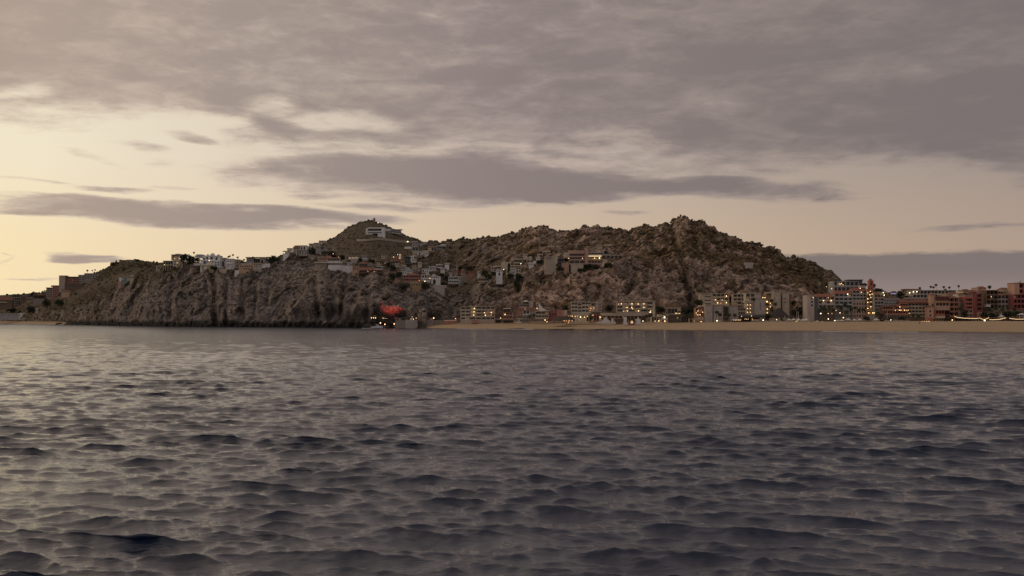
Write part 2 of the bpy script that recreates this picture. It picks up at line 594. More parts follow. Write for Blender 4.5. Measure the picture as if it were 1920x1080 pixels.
def ridge_y(px):
    return tab([(-400, 557), (0, 554), (80, 549), (110, 538), (140, 527), (180, 513), (200, 505), (214, 494), (235, 491), (258, 488), (275, 492), (300, 497), (330, 499), (420, 500), (520, 497), (545, 482),
                (560, 475), (600, 478), (650, 492), (700, 494), (748, 492), (770, 483), (790, 474), (806, 466), (820, 460), (836, 453), (850, 454), (862, 449), (874, 450), (880, 453), (897, 449), (912, 450), (930, 451), (945, 444), (960, 441),
                (975, 438), (986, 430), (996, 431), (1010, 428), (1018, 432), (1030, 437), (1045, 438), (1060, 440), (1072, 436), (1084, 433), (1092, 424.5), (1100, 427), (1106, 430), (1114, 426), (1122, 433), (1140, 434), (1160, 433),
                (1178, 438), (1186, 431), (1200, 428), (1212, 427), (1222, 429), (1240, 427), (1251, 430), (1254, 422), (1264, 415), (1276, 411.5), (1288, 414), (1294, 421), (1303, 421), (1310, 416), (1317, 421), (1326, 431), (1340, 441), (1362, 450), (1380, 455),
                (1392, 460), (1408, 463), (1418, 461), (1424, 468), (1442, 470), (1455, 474), (1462, 480), (1464, 488), (1476, 489), (1484, 484.5), (1496, 489), (1510, 496), (1530, 506), (1545, 513), (1562, 522), (1590, 535), (1640, 548), (1700, 552), (1760, 552), (1920, 547), (2300, 545)], px)


COLS = np.arange(-300, 2230, 2.15)
sD = shoreD(COLS)
foot_D = np.where(COLS < 740, sD + tab([(-300, 70), (110, 60), (150, 10), (740, 10)], COLS), tab([(740, 930), (800, 925), (840, 915), (880, 912), (1300, 908), (1480, 905), (2300, 895)], COLS))
foot_y = tab([(-300, 603), (110, 603.5), (150, 608), (300, 610), (600, 611.5), (740, 611), (830, 606), (880, 601.6), (1000, 601.6), (1300, 601.6), (1920, 601.6), (2300, 601.6)], COLS)
crest_y = tab([(-300, 582), (0, 582), (60, 582), (100, 578), (150, 562), (200, 541), (250, 523), (300, 507), (340, 501), (420, 508), (460, 508), (500, 500), (525, 489), (540, 482), (560, 479), (590, 489), (640, 506), (665, 509), (700, 513), (760, 531), (790, 539), (820, 546), (850, 556), (868, 556), (880, 545),
               (900, 532), (930, 524), (955, 517), (985, 515), (1010, 510), (1040, 503), (1075, 506), (1130, 500), (1180, 496), (1200, 500), (1300, 500), (1400, 512), (1500, 545), (1560, 570), (1640, 584), (1700, 586), (2300, 586)], COLS)
crest_D = tab([(-300, 1850), (0, 1740), (100, 1500), (200, 1320), (300, 1180), (400, 1110), (560, 1100), (700, 1060), (800, 1050), (868, 1040), (900, 990), (1000, 968), (1180, 965), (1300, 985), (1400, 985), (1500, 980), (1640, 970), (1920, 960), (2300, 950)], COLS)
bench_y = np.minimum(tab([(-300, 570), (0, 566), (60, 562), (100, 552), (150, 540), (200, 520), (240, 507), (290, 503), (330, 497), (420, 500), (500, 494), (540, 480), (560, 477), (600, 480), (650, 494), (700, 498), (760, 512), (790, 518), (820, 522), (850, 526), (880, 524), (905, 512), (960, 502), (1000, 492), (1040, 484), (1100, 492), (1165, 488),
                          (1200, 476), (1260, 462), (1300, 462), (1400, 492), (1500, 520), (1600, 562), (1700, 572), (1920, 570), (2300, 570)], COLS), crest_y - 1)
bench_D = np.maximum(tab([(-300, 1950), (0, 1820), (100, 1600), (200, 1480), (300, 1300), (420, 1180), (560, 1180), (600, 1200), (700, 1200), (760, 1180), (850, 1170), (900, 1080), (1000, 1030), (1180, 1040), (1300, 1050), (1400, 1060), (1560, 1020), (1700, 1000), (1920, 990), (2300, 980)], COLS), crest_D + 25)
rdg_y = np.minimum(ridge_y(COLS), bench_y - 0.6)
rdg_D = np.maximum(tab([(-300, 2100), (0, 1950), (215, 1650), (330, 1500), (420, 1260), (560, 1270), (700, 1340), (800, 1400), (900, 1340), (1000, 1280), (1180, 1200), (1280, 1130), (1400, 1130), (1560, 1100), (1700, 1080), (1920, 1060), (2300, 1050)], COLS), bench_D + 40)


def land_disp(PX, PY, D, K, second):
    if second is None:
        # buttresses and clefts
        pro = sstep(line_field(PX, PY, [(612, 495), (590, 515), (560, 560), (520, 612)]), -7, 9) * sstep(PX, 850, 780)
        D = D - 32 * pro * sstep(K, 1.05, 1.4) * sstep(K, 3.2, 2.6)
        but2 = sstep(line_field(PX, PY, [(690, 515), (668, 560), (650, 612)]), -5, 7) * sstep(PX, 800, 730)
        D = D - 14 * but2 * sstep(K, 1.05, 1.4) * sstep(K, 3.0, 2.4)
        for pts, w, d in GULLIES:
            ys = [q[1] for q in pts]
            a, b_ = min(ys), max(ys)
            fade = sstep(PY, a - 8, a + 10) * sstep(PY, b_ + 8, b_ - 12)
            off = line_field(PX, PY, pts)
            D = D + d * np.exp(-(off / w) ** 2) * fade - 0.45 * d * np.exp(-((off - 2.2 * w) / (1.3 * w)) ** 2) * fade
        return D
    x, y, z = D
    rock = sstep(K, 1.0, 1.25) * sstep(K, 5.0, 4.2)
    rocky = sstep(PX, 820, 960)                                    # boulder country on the right, fluted cliff on the left
    cliff = sstep(K, 2.35, 1.9)
    flat = sstep(PX, 1480, 1640)
    lowland = sstep(PX, 200, 100)
    calm = 1 - 0.75 * np.maximum(flat, lowland)
    bench = 1 - 0.75 * np.exp(-((K - 2.55) / 0.4) ** 2) * sstep(PX, 1250, 1150)
    flute = ridged(x / 26 + z / 90, y / 60, z / 120, 3, 3)
    d = flute * 3.2 * (1 - 0.65 * rocky) * (0.35 + 0.65 * cliff)
    d = d + ridged(x / 52, y / 52, z / 60, 3, 9) * (5 + 8 * rocky)
    wv = worley(x / 15, y / 15, z / 17, 5)
    d = d + (0.55 - wv) * (4.5 + 6 * rocky) * (0.5 + 0.5 * rocky)
    wv2 = worley(x / 6, y / 6, z / 7, 6)
    d = d + (0.55 - wv2) * (3.0 + 2.5 * rocky)
    d = d + (0.5 - worley(x / 3.2, y / 3.2, z / 4.2, 12)) * 2.6
    d = d + ridged(x / 9 + z / 40, y / 14, z / 34, 2, 14) * 2.2 * cliff
    d = d + fbm(x / 3, y / 3, z / 4, 2, 11) * 1.5
    # joints: tilted slabs and blocks that break off in steps
    tx, tz = x * .94 + z * .34, z * .94 - x * .34
    d = d + (cells(tx / 13, y / 16, tz / (30 - 12 * rocky), 15) - .5) * (5.0 + 2.5 * rocky)
    d = d + (cells(tx / 6, y / 7, tz / (12 - 4 * rocky), 16) - .5) * 3.4
    d = d + (cells(x / 3.1, y / 3.6, z / 4.4, 17) - .5) * 1.5
    d = d * rock * calm * bench
    foot = np.exp(-((K - 1.0) / 0.14) ** 2) * sstep(PX, 100, 150) * sstep(PX, 800, 740)
    d = d + foot * (0.6 - worley(x / 5, y / 5, z / 5, 8)) * 9
    crestd = np.exp(-((K - 4.0) / 0.12) ** 2)
    up = 0.45 - 0.25 * crestd
    return x + d * 0.12, y - d * 0.85, z + d * up


def land_mask(PX, PY, W, K):
    x, y, z = W
    n = fbm(x / 30, y / 30, z / 20, 4, 21)
    rightness = sstep(PX, 850, 1000)
    base = 0.12 + 0.45 * sstep(K, 1.75, 2.1) + 0.06 * rightness * sstep(K, 1.1, 2.0) - 0.14 * rightness * sstep(K, 1.7, 2.1) - 0.12 * rightness * np.exp(-((K - 3.9) / .35) ** 2)
    base = base + 0.35 * sstep(PX, 240, 120) + 0.25 * sstep(PX, 1380, 1520) + 0.22 * np.exp(-((K - 2.5) / .35) ** 2)
    base = np.where(PX < 340, base + 0.4 * sstep(K, 1.5, 1.9), base)
    scrub = np.clip(base + 0.75 * n, 0, 1)
    wet = sstep(z + 5.5 * fbm(x / 14, y / 14, z / 8, 3, 31), 7.5, 3.4) * sstep(PX, 60, 140) * sstep(PX, 860, 780)
    return {'scrub': scrub, 'wet': wet, 'granite': rightness * sstep(K, .9, 1.2)}


x0_, y0_, z0_ = P(COLS, tab(WATERLINE, COLS), sD)
under = sD - 12
hill, HG = land('headland', COLS,
                [(under, tab(WATERLINE, COLS) + 6), (np.where((COLS > 125) & (COLS < 800), sD, foot_D - 4), np.where((COLS > 125) & (COLS < 800), tab(WATERLINE, COLS) + 0.6, foot_y + 1.5)),
                 (crest_D, crest_y), (bench_D, bench_y), (rdg_D, rdg_y), (rdg_D + 160, rdg_y + 26), (rdg_D + 500, np.full(len(COLS), 606.0))],
                [(12, 1), (150, 1.5), (56, 1), (112, 1.15), (10, 1), (3, 1)], land_disp, M_ROCK, land_mask)

# the steep hill with the villa behind the headland
PC = np.arange(440, 930, 2.3)
pk_y = tab([(440, 520), (480, 505), (520, 492), (548, 482), (560, 478), (575, 471), (588, 466), (600, 459.5), (612, 453), (624, 447), (640, 436), (652, 427), (664, 421), (676, 416.5), (690, 413), (700, 413.5), (708, 417), (720, 421), (730, 425.5), (740, 431), (752, 437), (762, 442), (775, 447), (786, 451),
            (797, 455), (806, 451.5), (816, 451), (824, 455), (834, 459), (850, 466), (880, 480), (930, 505)], PC)


def peak_disp(PX, PY, D, K, second):
    if second is None:
        return D
    x, y, z = D
    d = fbm(x / 60, y / 60, z / 60, 3, 41) * 7 + (0.5 - worley(x / 14, y / 14, z / 14, 42)) * 2.5 + fbm(x / 6, y / 6, z / 6, 2, 43) * 1.3
    d = d * (1 - 0.8 * np.exp(-((K - 2) / 0.15) ** 2))
    return x, y - d * 0.7, z + d * 0.35


def peak_mask(PX, PY, W, K):
    x, y, z = W
    return {'scrub': np.clip(0.62 + 0.5 * fbm(x / 35, y / 35, z / 20, 4, 51), 0, 1), 'wet': np.zeros(PX.shape)}


peak, PG = land('peak_hill', PC, [(np.full(len(PC), 1480.0), np.full(len(PC), 560.0)), (np.full(len(PC), 1600.0), np.maximum(pk_y + 6, 505.0)), (np.full(len(PC), 1900.0), pk_y), (np.full(len(PC), 2250.0), pk_y + 60), (np.full(len(PC), 2600.0), np.full(len(PC), 606.0))],
                [(8, 1), (95, 1), (14, 1), (3, 1)], peak_disp, M_PEAK, peak_mask)


def beach(px, width):
    w = tab(WATERLINE, px)
    d = shoreD(px)
    rows = []
    for off, z in ((-25, -2.2), (-6, -0.45), (0, 0.05), (5, 0.7), (14, 1.6), (30, 2.5), (55, 3.7), (80, 4.6), (100, 5.2), (130, 5.5), (190, 6.0), (width, 6.2)):
        wob = 2.0 * fbm(px / 60, np.full(len(px), off / 30.0), np.zeros(len(px)), 3, 61)
        D = d + off + (wob if abs(off) < 50 else 0)
        ax = (px - 960) / F / (_cp - (540 - w) / F * _sp)
        zz = z * (1 if off < 0 else 1 + 0.12 * fbm(px / 45, np.full(len(px), off / 20.0), np.zeros(len(px)), 3, 62))
        rows.append(np.stack([ax * D, D, zz + 0 * D], -1))
    V = np.array(rows)
    o = link('beach', np_mesh('beach', V.reshape(-1, 3), grid_faces(len(rows), len(px)), True), M_SAND)
    return tag(o, kind='structure')


beach(np.arange(752, 2230, 6.0), 240)
beach(np.arange(-300, 200, 6.0), 240)

# ------------------------------------------------------------------ sea
def water_material():
    m, g, b = new_mat('sea_water')
    geo = g.node('ShaderNodeNewGeometry')
    b.inputs['Base Color'].default_value = (0.012, 0.022, 0.05, 1)
    b.inputs['IOR'].default_value = 1.42
    mp = g.node('ShaderNodeMapping')
    g.put(mp.inputs[0], geo.outputs['Position'])
    mp.inputs['Rotation'].default_value = (0, 0, rad(12))
    mp.inputs['Scale'].default_value = (0.6, 1.5, 1)
    h = g.m('ADD', g.m('MULTIPLY', g.noise(mp.outputs[0], 1.9, 6, 0.66, 0.8), 0.9), g.m('MULTIPLY', g.noise(mp.outputs[0], 4.0, 4, 0.6, 0.4), 0.22))
    bp = g.node('ShaderNodeBump')
    bp.inputs['Strength'].default_value = 0.2
    bp.inputs['Distance'].default_value = 0.35
    # far out the mesh no longer carries the chop: the relief map takes over there
    sep = g.node('ShaderNodeSeparateXYZ')
    g.put(sep.inputs[0], geo.outputs['Position'])
    far = g.smooth(sep.outputs[1], 130.0, 420.0)
    g.put(b.inputs['Roughness'], g.lin(sep.outputs[1], 150.0, 900.0, 0.03, 0.26))
    chop = g.noise(mp.outputs[0], 0.34, 5, 0.6, 0.5)
    h = g.m('ADD', h, g.m('MULTIPLY', g.m('MULTIPLY', chop, far), 4.0))
    g.put(bp.inputs['Height'], h)
    g.put(b.inputs['Normal'], bp.outputs[0])
    return m


def sea():
    rng = np.random.default_rng(7)
    ang = np.linspace(rad(-34), rad(34), 820)
    dist = [22.0]
    while dist[-1] < 1900:
        d = dist[-1]
        dist.append(d * (1.0033 if d < 160 else 1.0046 if d < 500 else 1.0065))
    dist = np.array(dist)
    R, Aa = np.meshgrid(dist, ang, indexing='ij')
    x = np.tan(Aa) * R
    y = R.copy()
    step = np.maximum(np.tan(rad(68 / 820)) * R, np.gradient(dist)[:, None] * np.ones_like(R))
    zx = np.zeros_like(x)
    zy = np.zeros_like(x)
    z = np.zeros_like(x)
    n = 300
    lam = np.exp(np.linspace(math.log(0.30), math.log(13), n)) * rng.uniform(0.97, 1.03, n)
    main = rad(262)                                         # the wind sea runs towards the boat
    cut = [int(np.searchsorted(-(lam[i] / step[:, 0]), -1.8)) for i in range(n)]
    for i in range(n):
        L = lam[i]
        th = main + rng.normal(0, 0.65 if L < 1.2 else 0.45 if L < 3 else 0.33)
        k = 2 * math.pi / L
        r_ = slice(0, cut[i])
        X, Y = x[r_], y[r_]
        # saturated chop: every octave adds the same steepness, up to the dominant waves
        a = 0.0024 * L * math.exp(-(L / 6.2) ** 2) * rng.rayleigh(0.8) * float(np.interp(L, (.3, .7, 1.0, 1.7, 3, 5, 8, 13), (.75, 1.0, 1.4, 1.75, 1.6, 1.3, 1.0, .4)))
        att = np.clip((L / step[r_] - 1.8) / 1.6, 0, 1)
        ph = k * (math.cos(th) * X + math.sin(th) * Y) + rng.uniform(0, 6.28)
        s, c = np.sin(ph), np.cos(ph)
        z[r_] += a * att * c
        q = (2.1 if L > 1.2 else 1.2) * a * att
        zx[r_] -= q * math.cos(th) * s
        zy[r_] -= q * math.sin(th) * s
    # groups of waves: gusty patches
    gust = np.clip(1.0 + 1.2 * fbm(x / 30, y / 22, np.zeros_like(x), 3, 77), .45, 1.7)
    V = np.stack([x + zx * gust, y + zy * gust, z * gust], -1).reshape(-1, 3)
    nr, nc = R.shape
    faces = grid_faces(nr, nc)[:, ::-1]
    # the flat far ocean round it, out to the horizon
    me = np_mesh('sea', V, faces, True)
    o = link('sea', me, water_material())
    tag(o, kind='structure')
    return o


SEA = sea()


def far_ocean():
    a = 40000.0
    v = [(-a, -a, -0.9), (a, -a, -0.9), (a, a, -0.9), (-a, a, -0.9)]
    me = bpy.data.meshes.new('ocean')
    me.from_pydata(v, [], [(0, 1, 2, 3)])
    o = link('ocean', me, SEA.data.materials[0])
    return tag(o, kind='structure')


far_ocean()

# ------------------------------------------------------------------ ground finder: where a line of sight meets the land
def _bvh(o):
    me = o.data
    return BVHTree.FromPolygons([v.co for v in me.vertices], [tuple(p.vertices) for p in me.polygons])


class Relief:
    """finds the nearest land under a sight line from the relief grids (no picking of triangles needed)"""

    def __init__(s, grids):
        s.g = []
        for PX, PY, x, y, z, K in grids:
            s.g.append((960 + F * x / (y * _cp + (z - CAMH) * _sp), 540 - F * ((z - CAMH) * _cp - y * _sp) / (y * _cp + (z - CAMH) * _sp), y))

    def D(s, px, py, default=None):
        best = None
        for gx, gy, gd in s.g:
            c = int(np.argmin(np.abs(gx[gx.shape[0] // 2] - px)))
            c = min(max(c, 1), gx.shape[1] - 2)
            col, dd = gy[:, c], gd[:, c]
            a, b = col[:-1], col[1:]
            hit = np.nonzero((a >= py) & (b < py))[0]
            if len(hit):
                i = hit[0]
                t = (a[i] - py) / max(a[i] - b[i], 1e-6)
                d = dd[i] * (1 - t) + dd[i + 1] * t
                best = d if best is None else min(best, d)
        return best if best is not None else default


REL = Relief([HG, PG])


def ground_D(px, py, default=1100.0):
    """distance of the ground seen at a pixel (beach sand first, then the hillside)"""
    if 752 < px < 2230 and py > 603.5:
        b = []
        sd = float(shoreD(np.array([px]))[0])
        for off in np.linspace(0, 190, 60):
            z = np.interp(off, (0, 5, 14, 30, 55, 80, 100, 130, 190), (0.05, .7, 1.6, 2.5, 3.7, 4.6, 5.2, 5.5, 6.0))
            D = sd + off
            y = 540 - F * ((z - CAMH) * _cp - D * _sp) / (D * _cp + (z - CAMH) * _sp)
            b.append((y, D))
        for (y1, d1), (y2, d2) in zip(b[:-1], b[1:]):
            if y1 >= py > y2:
                return d1 + (d2 - d1) * (y1 - py) / (y1 - y2 + 1e-9)
        return sd + 105
    d = REL.D(px, py)
    return d if d is not None else default


# ------------------------------------------------------------------ palette (real-world base colours)
MAT = {}
for _n, _c in dict(white=(.76, .73, .70), chalk=(.64, .62, .61), cream=(.58, .49, .37), sand=(.50, .42, .325), beige=(.44, .36, .29), pink=(.45, .31, .25), salmon=(.52, .315, .24), terracotta=(.40, .20, .145), red=(.40, .13, .10), crimson=(.31, .10, .09),
                   ochre=(.39, .27, .15), orange=(.54, .36, .23), brown=(.17, .115, .08), stone=(.29, .24, .205), grey=(.38, .36, .35), slate=(.13, .125, .13), concrete=(.46, .395, .355), dark=(.05, .045, .04), yellow=(.46, .38, .22), teal=(.30, .34, .33), mauve=(.46, .39, .355)).items():
    MAT[_n] = mat_plain(_n + '_plaster', _c)
MAT['tile'] = mat_plain('red_roof_tile', (.31, .105, .07), 0.8, 0.3, 1.5)
MAT['tile2'] = mat_plain('brown_roof_tile', (.24, .10, .065), 0.8, 0.3, 1.5)
MAT['thatch'] = mat_plain('palm_thatch', (.075, .06, .05), 1.0, 0.35, 2.0)
MAT['wood'] = mat_plain('weathered_wood', (.13, .08, .05), 0.8, 0.3, 2.0)
MAT['metal'] = mat_plain('painted_metal', (.22, .22, .22), 0.5, 0.1)
MAT['canvas'] = mat_plain('white_canvas', (.72, .68, .62), 0.9, 0.1)
_m, _g, _b = new_mat('window_glass')
_b.inputs['Base Color'].default_value = (.02, .02, .025, 1)
_b.inputs['Roughness'].default_value = 0.15
MAT['glass'] = _m
MAT['lamp'] = mat_glow('lamp_glow', (1.0, .64, .27), 3.4)
MAT['white_lamp'] = mat_glow('white_lamp_glow', (1.0, .84, .54), 4.2)
MAT['amber_lamp'] = mat_glow('amber_lamp_glow', (1.0, .42, .14), 2.6)
MAT['red_lamp'] = mat_glow('red_lamp_glow', (1.0, .30, .17), 8.0)
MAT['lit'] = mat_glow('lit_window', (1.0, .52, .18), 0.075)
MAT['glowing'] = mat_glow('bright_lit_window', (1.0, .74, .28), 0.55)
MAT['string'] = mat_glow('festoon_glow', (1.0, .66, .30), 1.0)

# ------------------------------------------------------------------ shared small meshes
_cubes = {}


def cube(mat):
    if mat not in _cubes:
        me = bpy.data.meshes.new('block_' + mat)
        v = [(x, y, z) for z in (0, 1) for y in (0, 1) for x in (0, 1)]
        me.from_pydata(v, [], [(0, 2, 3, 1), (4, 5, 7, 6), (0, 1, 5, 4), (2, 6, 7, 3), (0, 4, 6, 2), (1, 3, 7, 5)])
        me.materials.append(MAT[mat])
        _cubes[mat] = me
    return _cubes[mat]


def _bm_mesh(name, bm, mat, smooth=False):
    me = bpy.data.meshes.new(name)
    bm.to_mesh(me)
    bm.free()
    if mat:
        me.materials.append(MAT[mat])
    if smooth:
        me.polygons.foreach_set('use_smooth', [True] * len(me.polygons))
    return me


_balls = {}


def ball(mat):
    if mat not in _balls:
        bm = bmesh.new()
        bmesh.ops.create_icosphere(bm, subdivisions=1, radius=1.0)
        _balls[mat] = _bm_mesh('globe_' + mat, bm, mat, True)
    return _balls[mat]


def verts_mesh(name, v, f, mat):
    me = bpy.data.meshes.new(name)
    me.from_pydata(v, [], f)
    me.update()
    if mat:
        me.materials.append(MAT[mat])
    return me


def empty(name, loc, rz=0.0):
    o = bpy.data.objects.new(name, None)
    o.empty_display_size = 1
    o.location = loc
    o.rotation_euler = (0, 0, rz)
    COL.objects.link(o)
    return o


RNG = random.Random(11)


class Place:
    """local frame of a thing: pixel measures of its front, turned into metres at its own distance"""

    def __init__(s, name, label, cat, group, px, py, D=None, rz=0.0, near=0.0):
        s.px, s.py = px, py
        s.D = (D if D else ground_D(px, py)) - near
        s.s = s.D / F
        x, y, z = P(px, py, s.D)
        s.root = empty(name, (x, y, z), rz)
        tag(s.root, label, cat, group, 'thing')

    def box(s, name, x0, y0, x1, y1, mat, front=0.0, depth=6.0, ext=0.0, parent=None):
        o = link(name, cube(mat), None, s.root if parent is None else parent)
        h = (y1 - y0) * s.s + ext
        o.location = ((x0 - s.px) * s.s, -front, (s.py - y1) * s.s - ext)
        o.scale = (max((x1 - x0) * s.s, .05), max(depth, .03), max(h, .05))
        return o

    def mbox(s, name, X, Y, Z, sx, sy, sz, mat, parent=None):
        o = link(name, cube(mat), None, s.root if parent is None else parent)
        o.location, o.scale = (X, Y, Z), (sx, sy, sz)
        return o

    def mesh(s, name, me, front=0.0, parent=None):
        o = link(name, me, None, s.root if parent is None else parent)
        o.location = (0, -front, 0)
        return o

    def X(s, px):
        return (px - s.px) * s.s

    def Z(s, py):
        return (s.py - py) * s.s

    def lamp(s, x, y, front=0.3, r=0.42, mat='lamp', name='lamp'):
        o = link(name, ball(mat), None, s.root)
        o.location = (s.X(x), -front - r, s.Z(y))
        r *= .66
        o.scale = (r, r, r)
        return o


GLASS_SETBACK = 0.06


def loggia(p, x0, y0, x1, y1, rows, cols, mat, lit=(), depth=9.0, recess=2.2, front=0.0, rail=0.95, wall=None, piers=True, ext=0.0):
    """open balconies: floor slabs, piers and solid parapets in front of a recessed glazed wall"""
    X0, X1, Z0, Z1 = p.X(x0), p.X(x1), p.Z(y1), p.Z(y0)
    w, h = (X1 - X0), (Z1 - Z0)
    p.mbox('back_wall', X0 + .15, -front + recess, Z0 - ext, w - .3, depth - recess, h + ext - .1, wall or mat)
    fh, cw = h / rows, w / cols
    for r in range(rows + 1):
        p.mbox('roof' if r == rows else 'floor_slab', X0 - .1, -front, Z0 + r * fh - .32 + (0.12 if r == rows else 0), w + .2, recess - .01, .38, mat)
    for r in range(rows):
        if rail:
            p.mbox('parapet', X0, -front - .14, Z0 + r * fh + .06, w, .13, rail, mat)
        for c in range(cols):
            cx = X0 + c * cw
            k = 'lit' if (r, c) in lit else 'glass'
            p.mbox('window', cx + cw * .14, -front + recess - GLASS_SETBACK, Z0 + r * fh + .1, cw * .72, .04, fh * .74, k)
    if piers:
        pw = min(.55, cw * .16)
        for c in range(cols + 1):
            p.mbox('pier', X0 + c * cw - pw / 2, -front - .2, Z0 - ext * .5, pw, recess * .9, h + ext * .5, mat)


def punched(p, x0, y0, x1, y1, rows, cols, front=0.0, lit=(), wf=.5, hf=.55):
    """window openings set into reveals on a plain wall: a frame that stands proud, a pane set back inside it"""
    X0, X1, Z0, Z1 = p.X(x0), p.X(x1), p.Z(y1), p.Z(y0)
    cw, fh = (X1 - X0) / cols, (Z1 - Z0) / rows
    for r in range(rows):
        for c in range(cols):
            w, h = cw * wf, fh * hf
            p.mbox('window', X0 + c * cw + (cw - w) / 2, -front - .05, Z0 + r * fh + (fh - h) * .5, w, .04, h, 'lit' if (r, c) in lit else 'glass')


def hip_mesh(w, d, h, inset, mat):
    v = [(-w / 2, 0, 0), (w / 2, 0, 0), (w / 2, d, 0), (-w / 2, d, 0), (-w / 2 + inset, d / 2, h), (w / 2 - inset, d / 2, h)]
    return verts_mesh('hip_roof', v, [(0, 1, 5, 4), (1, 2, 5), (2, 3, 4, 5), (3, 0, 4), (0, 3, 2, 1)], mat)


def arch_mesh(w, h, t, mat):
    n = 8
    v, f = [], []
    pts = [(-w / 2, 0)] + [(-w / 2 * math.cos(math.pi * i / n), h - w / 2 + w / 2 * math.sin(math.pi * i / n)) for i in range(n + 1)] + [(w / 2, 0)]
    for y in (0, t):
        v += [(a, y, b) for a, b in pts]
    k = len(pts)
    f = [tuple(range(k)), tuple(range(2 * k - 1, k - 1, -1))] + [(i, i + k, (i + 1) % k + k, (i + 1) % k) for i in range(k)]
    return verts_mesh('arch', v, f, mat)


def house(name, label, cat, group, px, py, items, D=None, near=4.5, ext=6.0, depth=8.0, rz=0.0):
    p = Place(name, label, cat, group, px, py, D, rz, near)
    for it in items:
        k, a = it[0], it[1:]
        if k == 'W':
            x0, y0, x1, y1, m = a[:5]
            fr = a[5] if len(a) > 5 else 0.0
            dp = a[6] if len(a) > 6 else depth
            p.box('wall', x0, y0, x1, y1, m, fr, dp, ext if abs(y1 - py) < 2.6 else 0.0)
        elif k == 'N':
            nm, x0, y0, x1, y1, m = a[:6]
            p.box(nm, x0, y0, x1, y1, m, a[6] if len(a) > 6 else 0.0, a[7] if len(a) > 7 else 3.0, ext if (abs(y1 - py) < 1.5 and nm in ('terrace', 'foundation', 'pier')) else 0.0)
        elif k == 'L':
            x0, y0, x1, y1, r, c, m = a[:7]
            kw = dict(a[8]) if len(a) > 8 else {}
            loggia(p, x0, y0, x1, y1, r, c, m, set(a[7]) if len(a) > 7 else (), **kw)
        elif k == 'P':
            punched(p, *a)
        elif k == 'R':
            x0, x1, y, m = a[:4]
            th = a[4] if len(a) > 4 else 1.0
            fr = a[5] if len(a) > 5 else 0.8
            p.box('roof', x0, y - th, x1, y, m, fr, (a[6] if len(a) > 6 else depth) + fr)
        elif k == 'H':
            x0, y0, x1, y1, m = a[:5]
            w, h = (x1 - x0) * p.s, (y1 - y0) * p.s
            o = p.mesh('roof', hip_mesh(w, a[5] if len(a) > 5 else depth + 1.2, h, min(w * .22, a[6] if len(a) > 6 else 99), m))
            o.location = ((x0 + x1) / 2 * p.s - p.px * p.s, -.6 - (a[7] if len(a) > 7 else 0), p.Z(y1))
        elif k == 'B':
            p.lamp(a[0], a[1], *(a[2:]))
        elif k == 'A':
            x0, y0, x1, y1 = a[:4]
            o = p.mesh('archway', arch_mesh((x1 - x0) * p.s, (y1 - y0) * p.s, .08, a[5] if len(a) > 5 else 'dark'))
            o.location = (p.X((x0 + x1) / 2), -(a[4] if len(a) > 4 else 0) - .07, p.Z(y1))
        elif k == 'O':
            bm = bmesh.new()
            bmesh.ops.create_uvsphere(bm, u_segments=14, v_segments=8, radius=a[2] * p.s)
            o = p.mesh('dome', _bm_mesh('dome', bm, a[3], True))
            o.location = (p.X(a[0]), (a[4] if len(a) > 4 else 3.0), p.Z(a[1]))
        elif k == 'C':
            x0, x1, n, y0, y1, m = a[:6]
            for i in range(n):
                xx = x0 + (x1 - x0) * i / max(n - 1, 1)
                p.box('column', xx - .35, y0, xx + .35, y1, m, a[6] if len(a) > 6 else 1.5, .45)
    return p


# ------------------------------------------------------------------ foliage
def leaf_material(name, a, b_):
    m, g, b = new_mat(name)
    geo = g.node('ShaderNodeNewGeometry')
    oi = g.node('ShaderNodeObjectInfo')
    n = g.noise(geo.outputs['Position'], 0.7, 3, 0.6)
    r = g.m('ADD', g.m('MULTIPLY', n, 0.75), g.m('MULTIPLY', oi.outputs['Random'], 0.25))
    g.put(b.inputs['Base Color'], g.ramp(r, [(0.3, a), (0.7, b_)]))
    b.inputs['Roughness'].default_value = 0.8
    MAT[name] = m


leaf_material('dark_leaf', (.018, .028, .014), (.05, .06, .026))
leaf_material('palm_leaf', (.03, .042, .018), (.075, .085, .035))
leaf_material('dry_scrub', (.05, .046, .024), (.13, .102, .056))
MAT['trunk'] = mat_plain('palm_trunk', (.14, .10, .07), 0.95, 0.3, 2.0)


def tube(pts, radii, seg=6):
    v, f = [], []
    for i, (q, r) in enumerate(zip(pts, radii)):
        for s in range(seg):
            t = 2 * math.pi * s / seg
            v.append((q[0] + r * math.cos(t), q[1] + r * math.sin(t), q[2]))
    for i in range(len(pts) - 1):
        for s in range(seg):
            f.append((i * seg + s, i * seg + (s + 1) % seg, (i + 1) * seg + (s + 1) % seg, (i + 1) * seg + s))
    f.append(tuple(range(seg * (len(pts) - 1), seg * len(pts))))
    return v, f


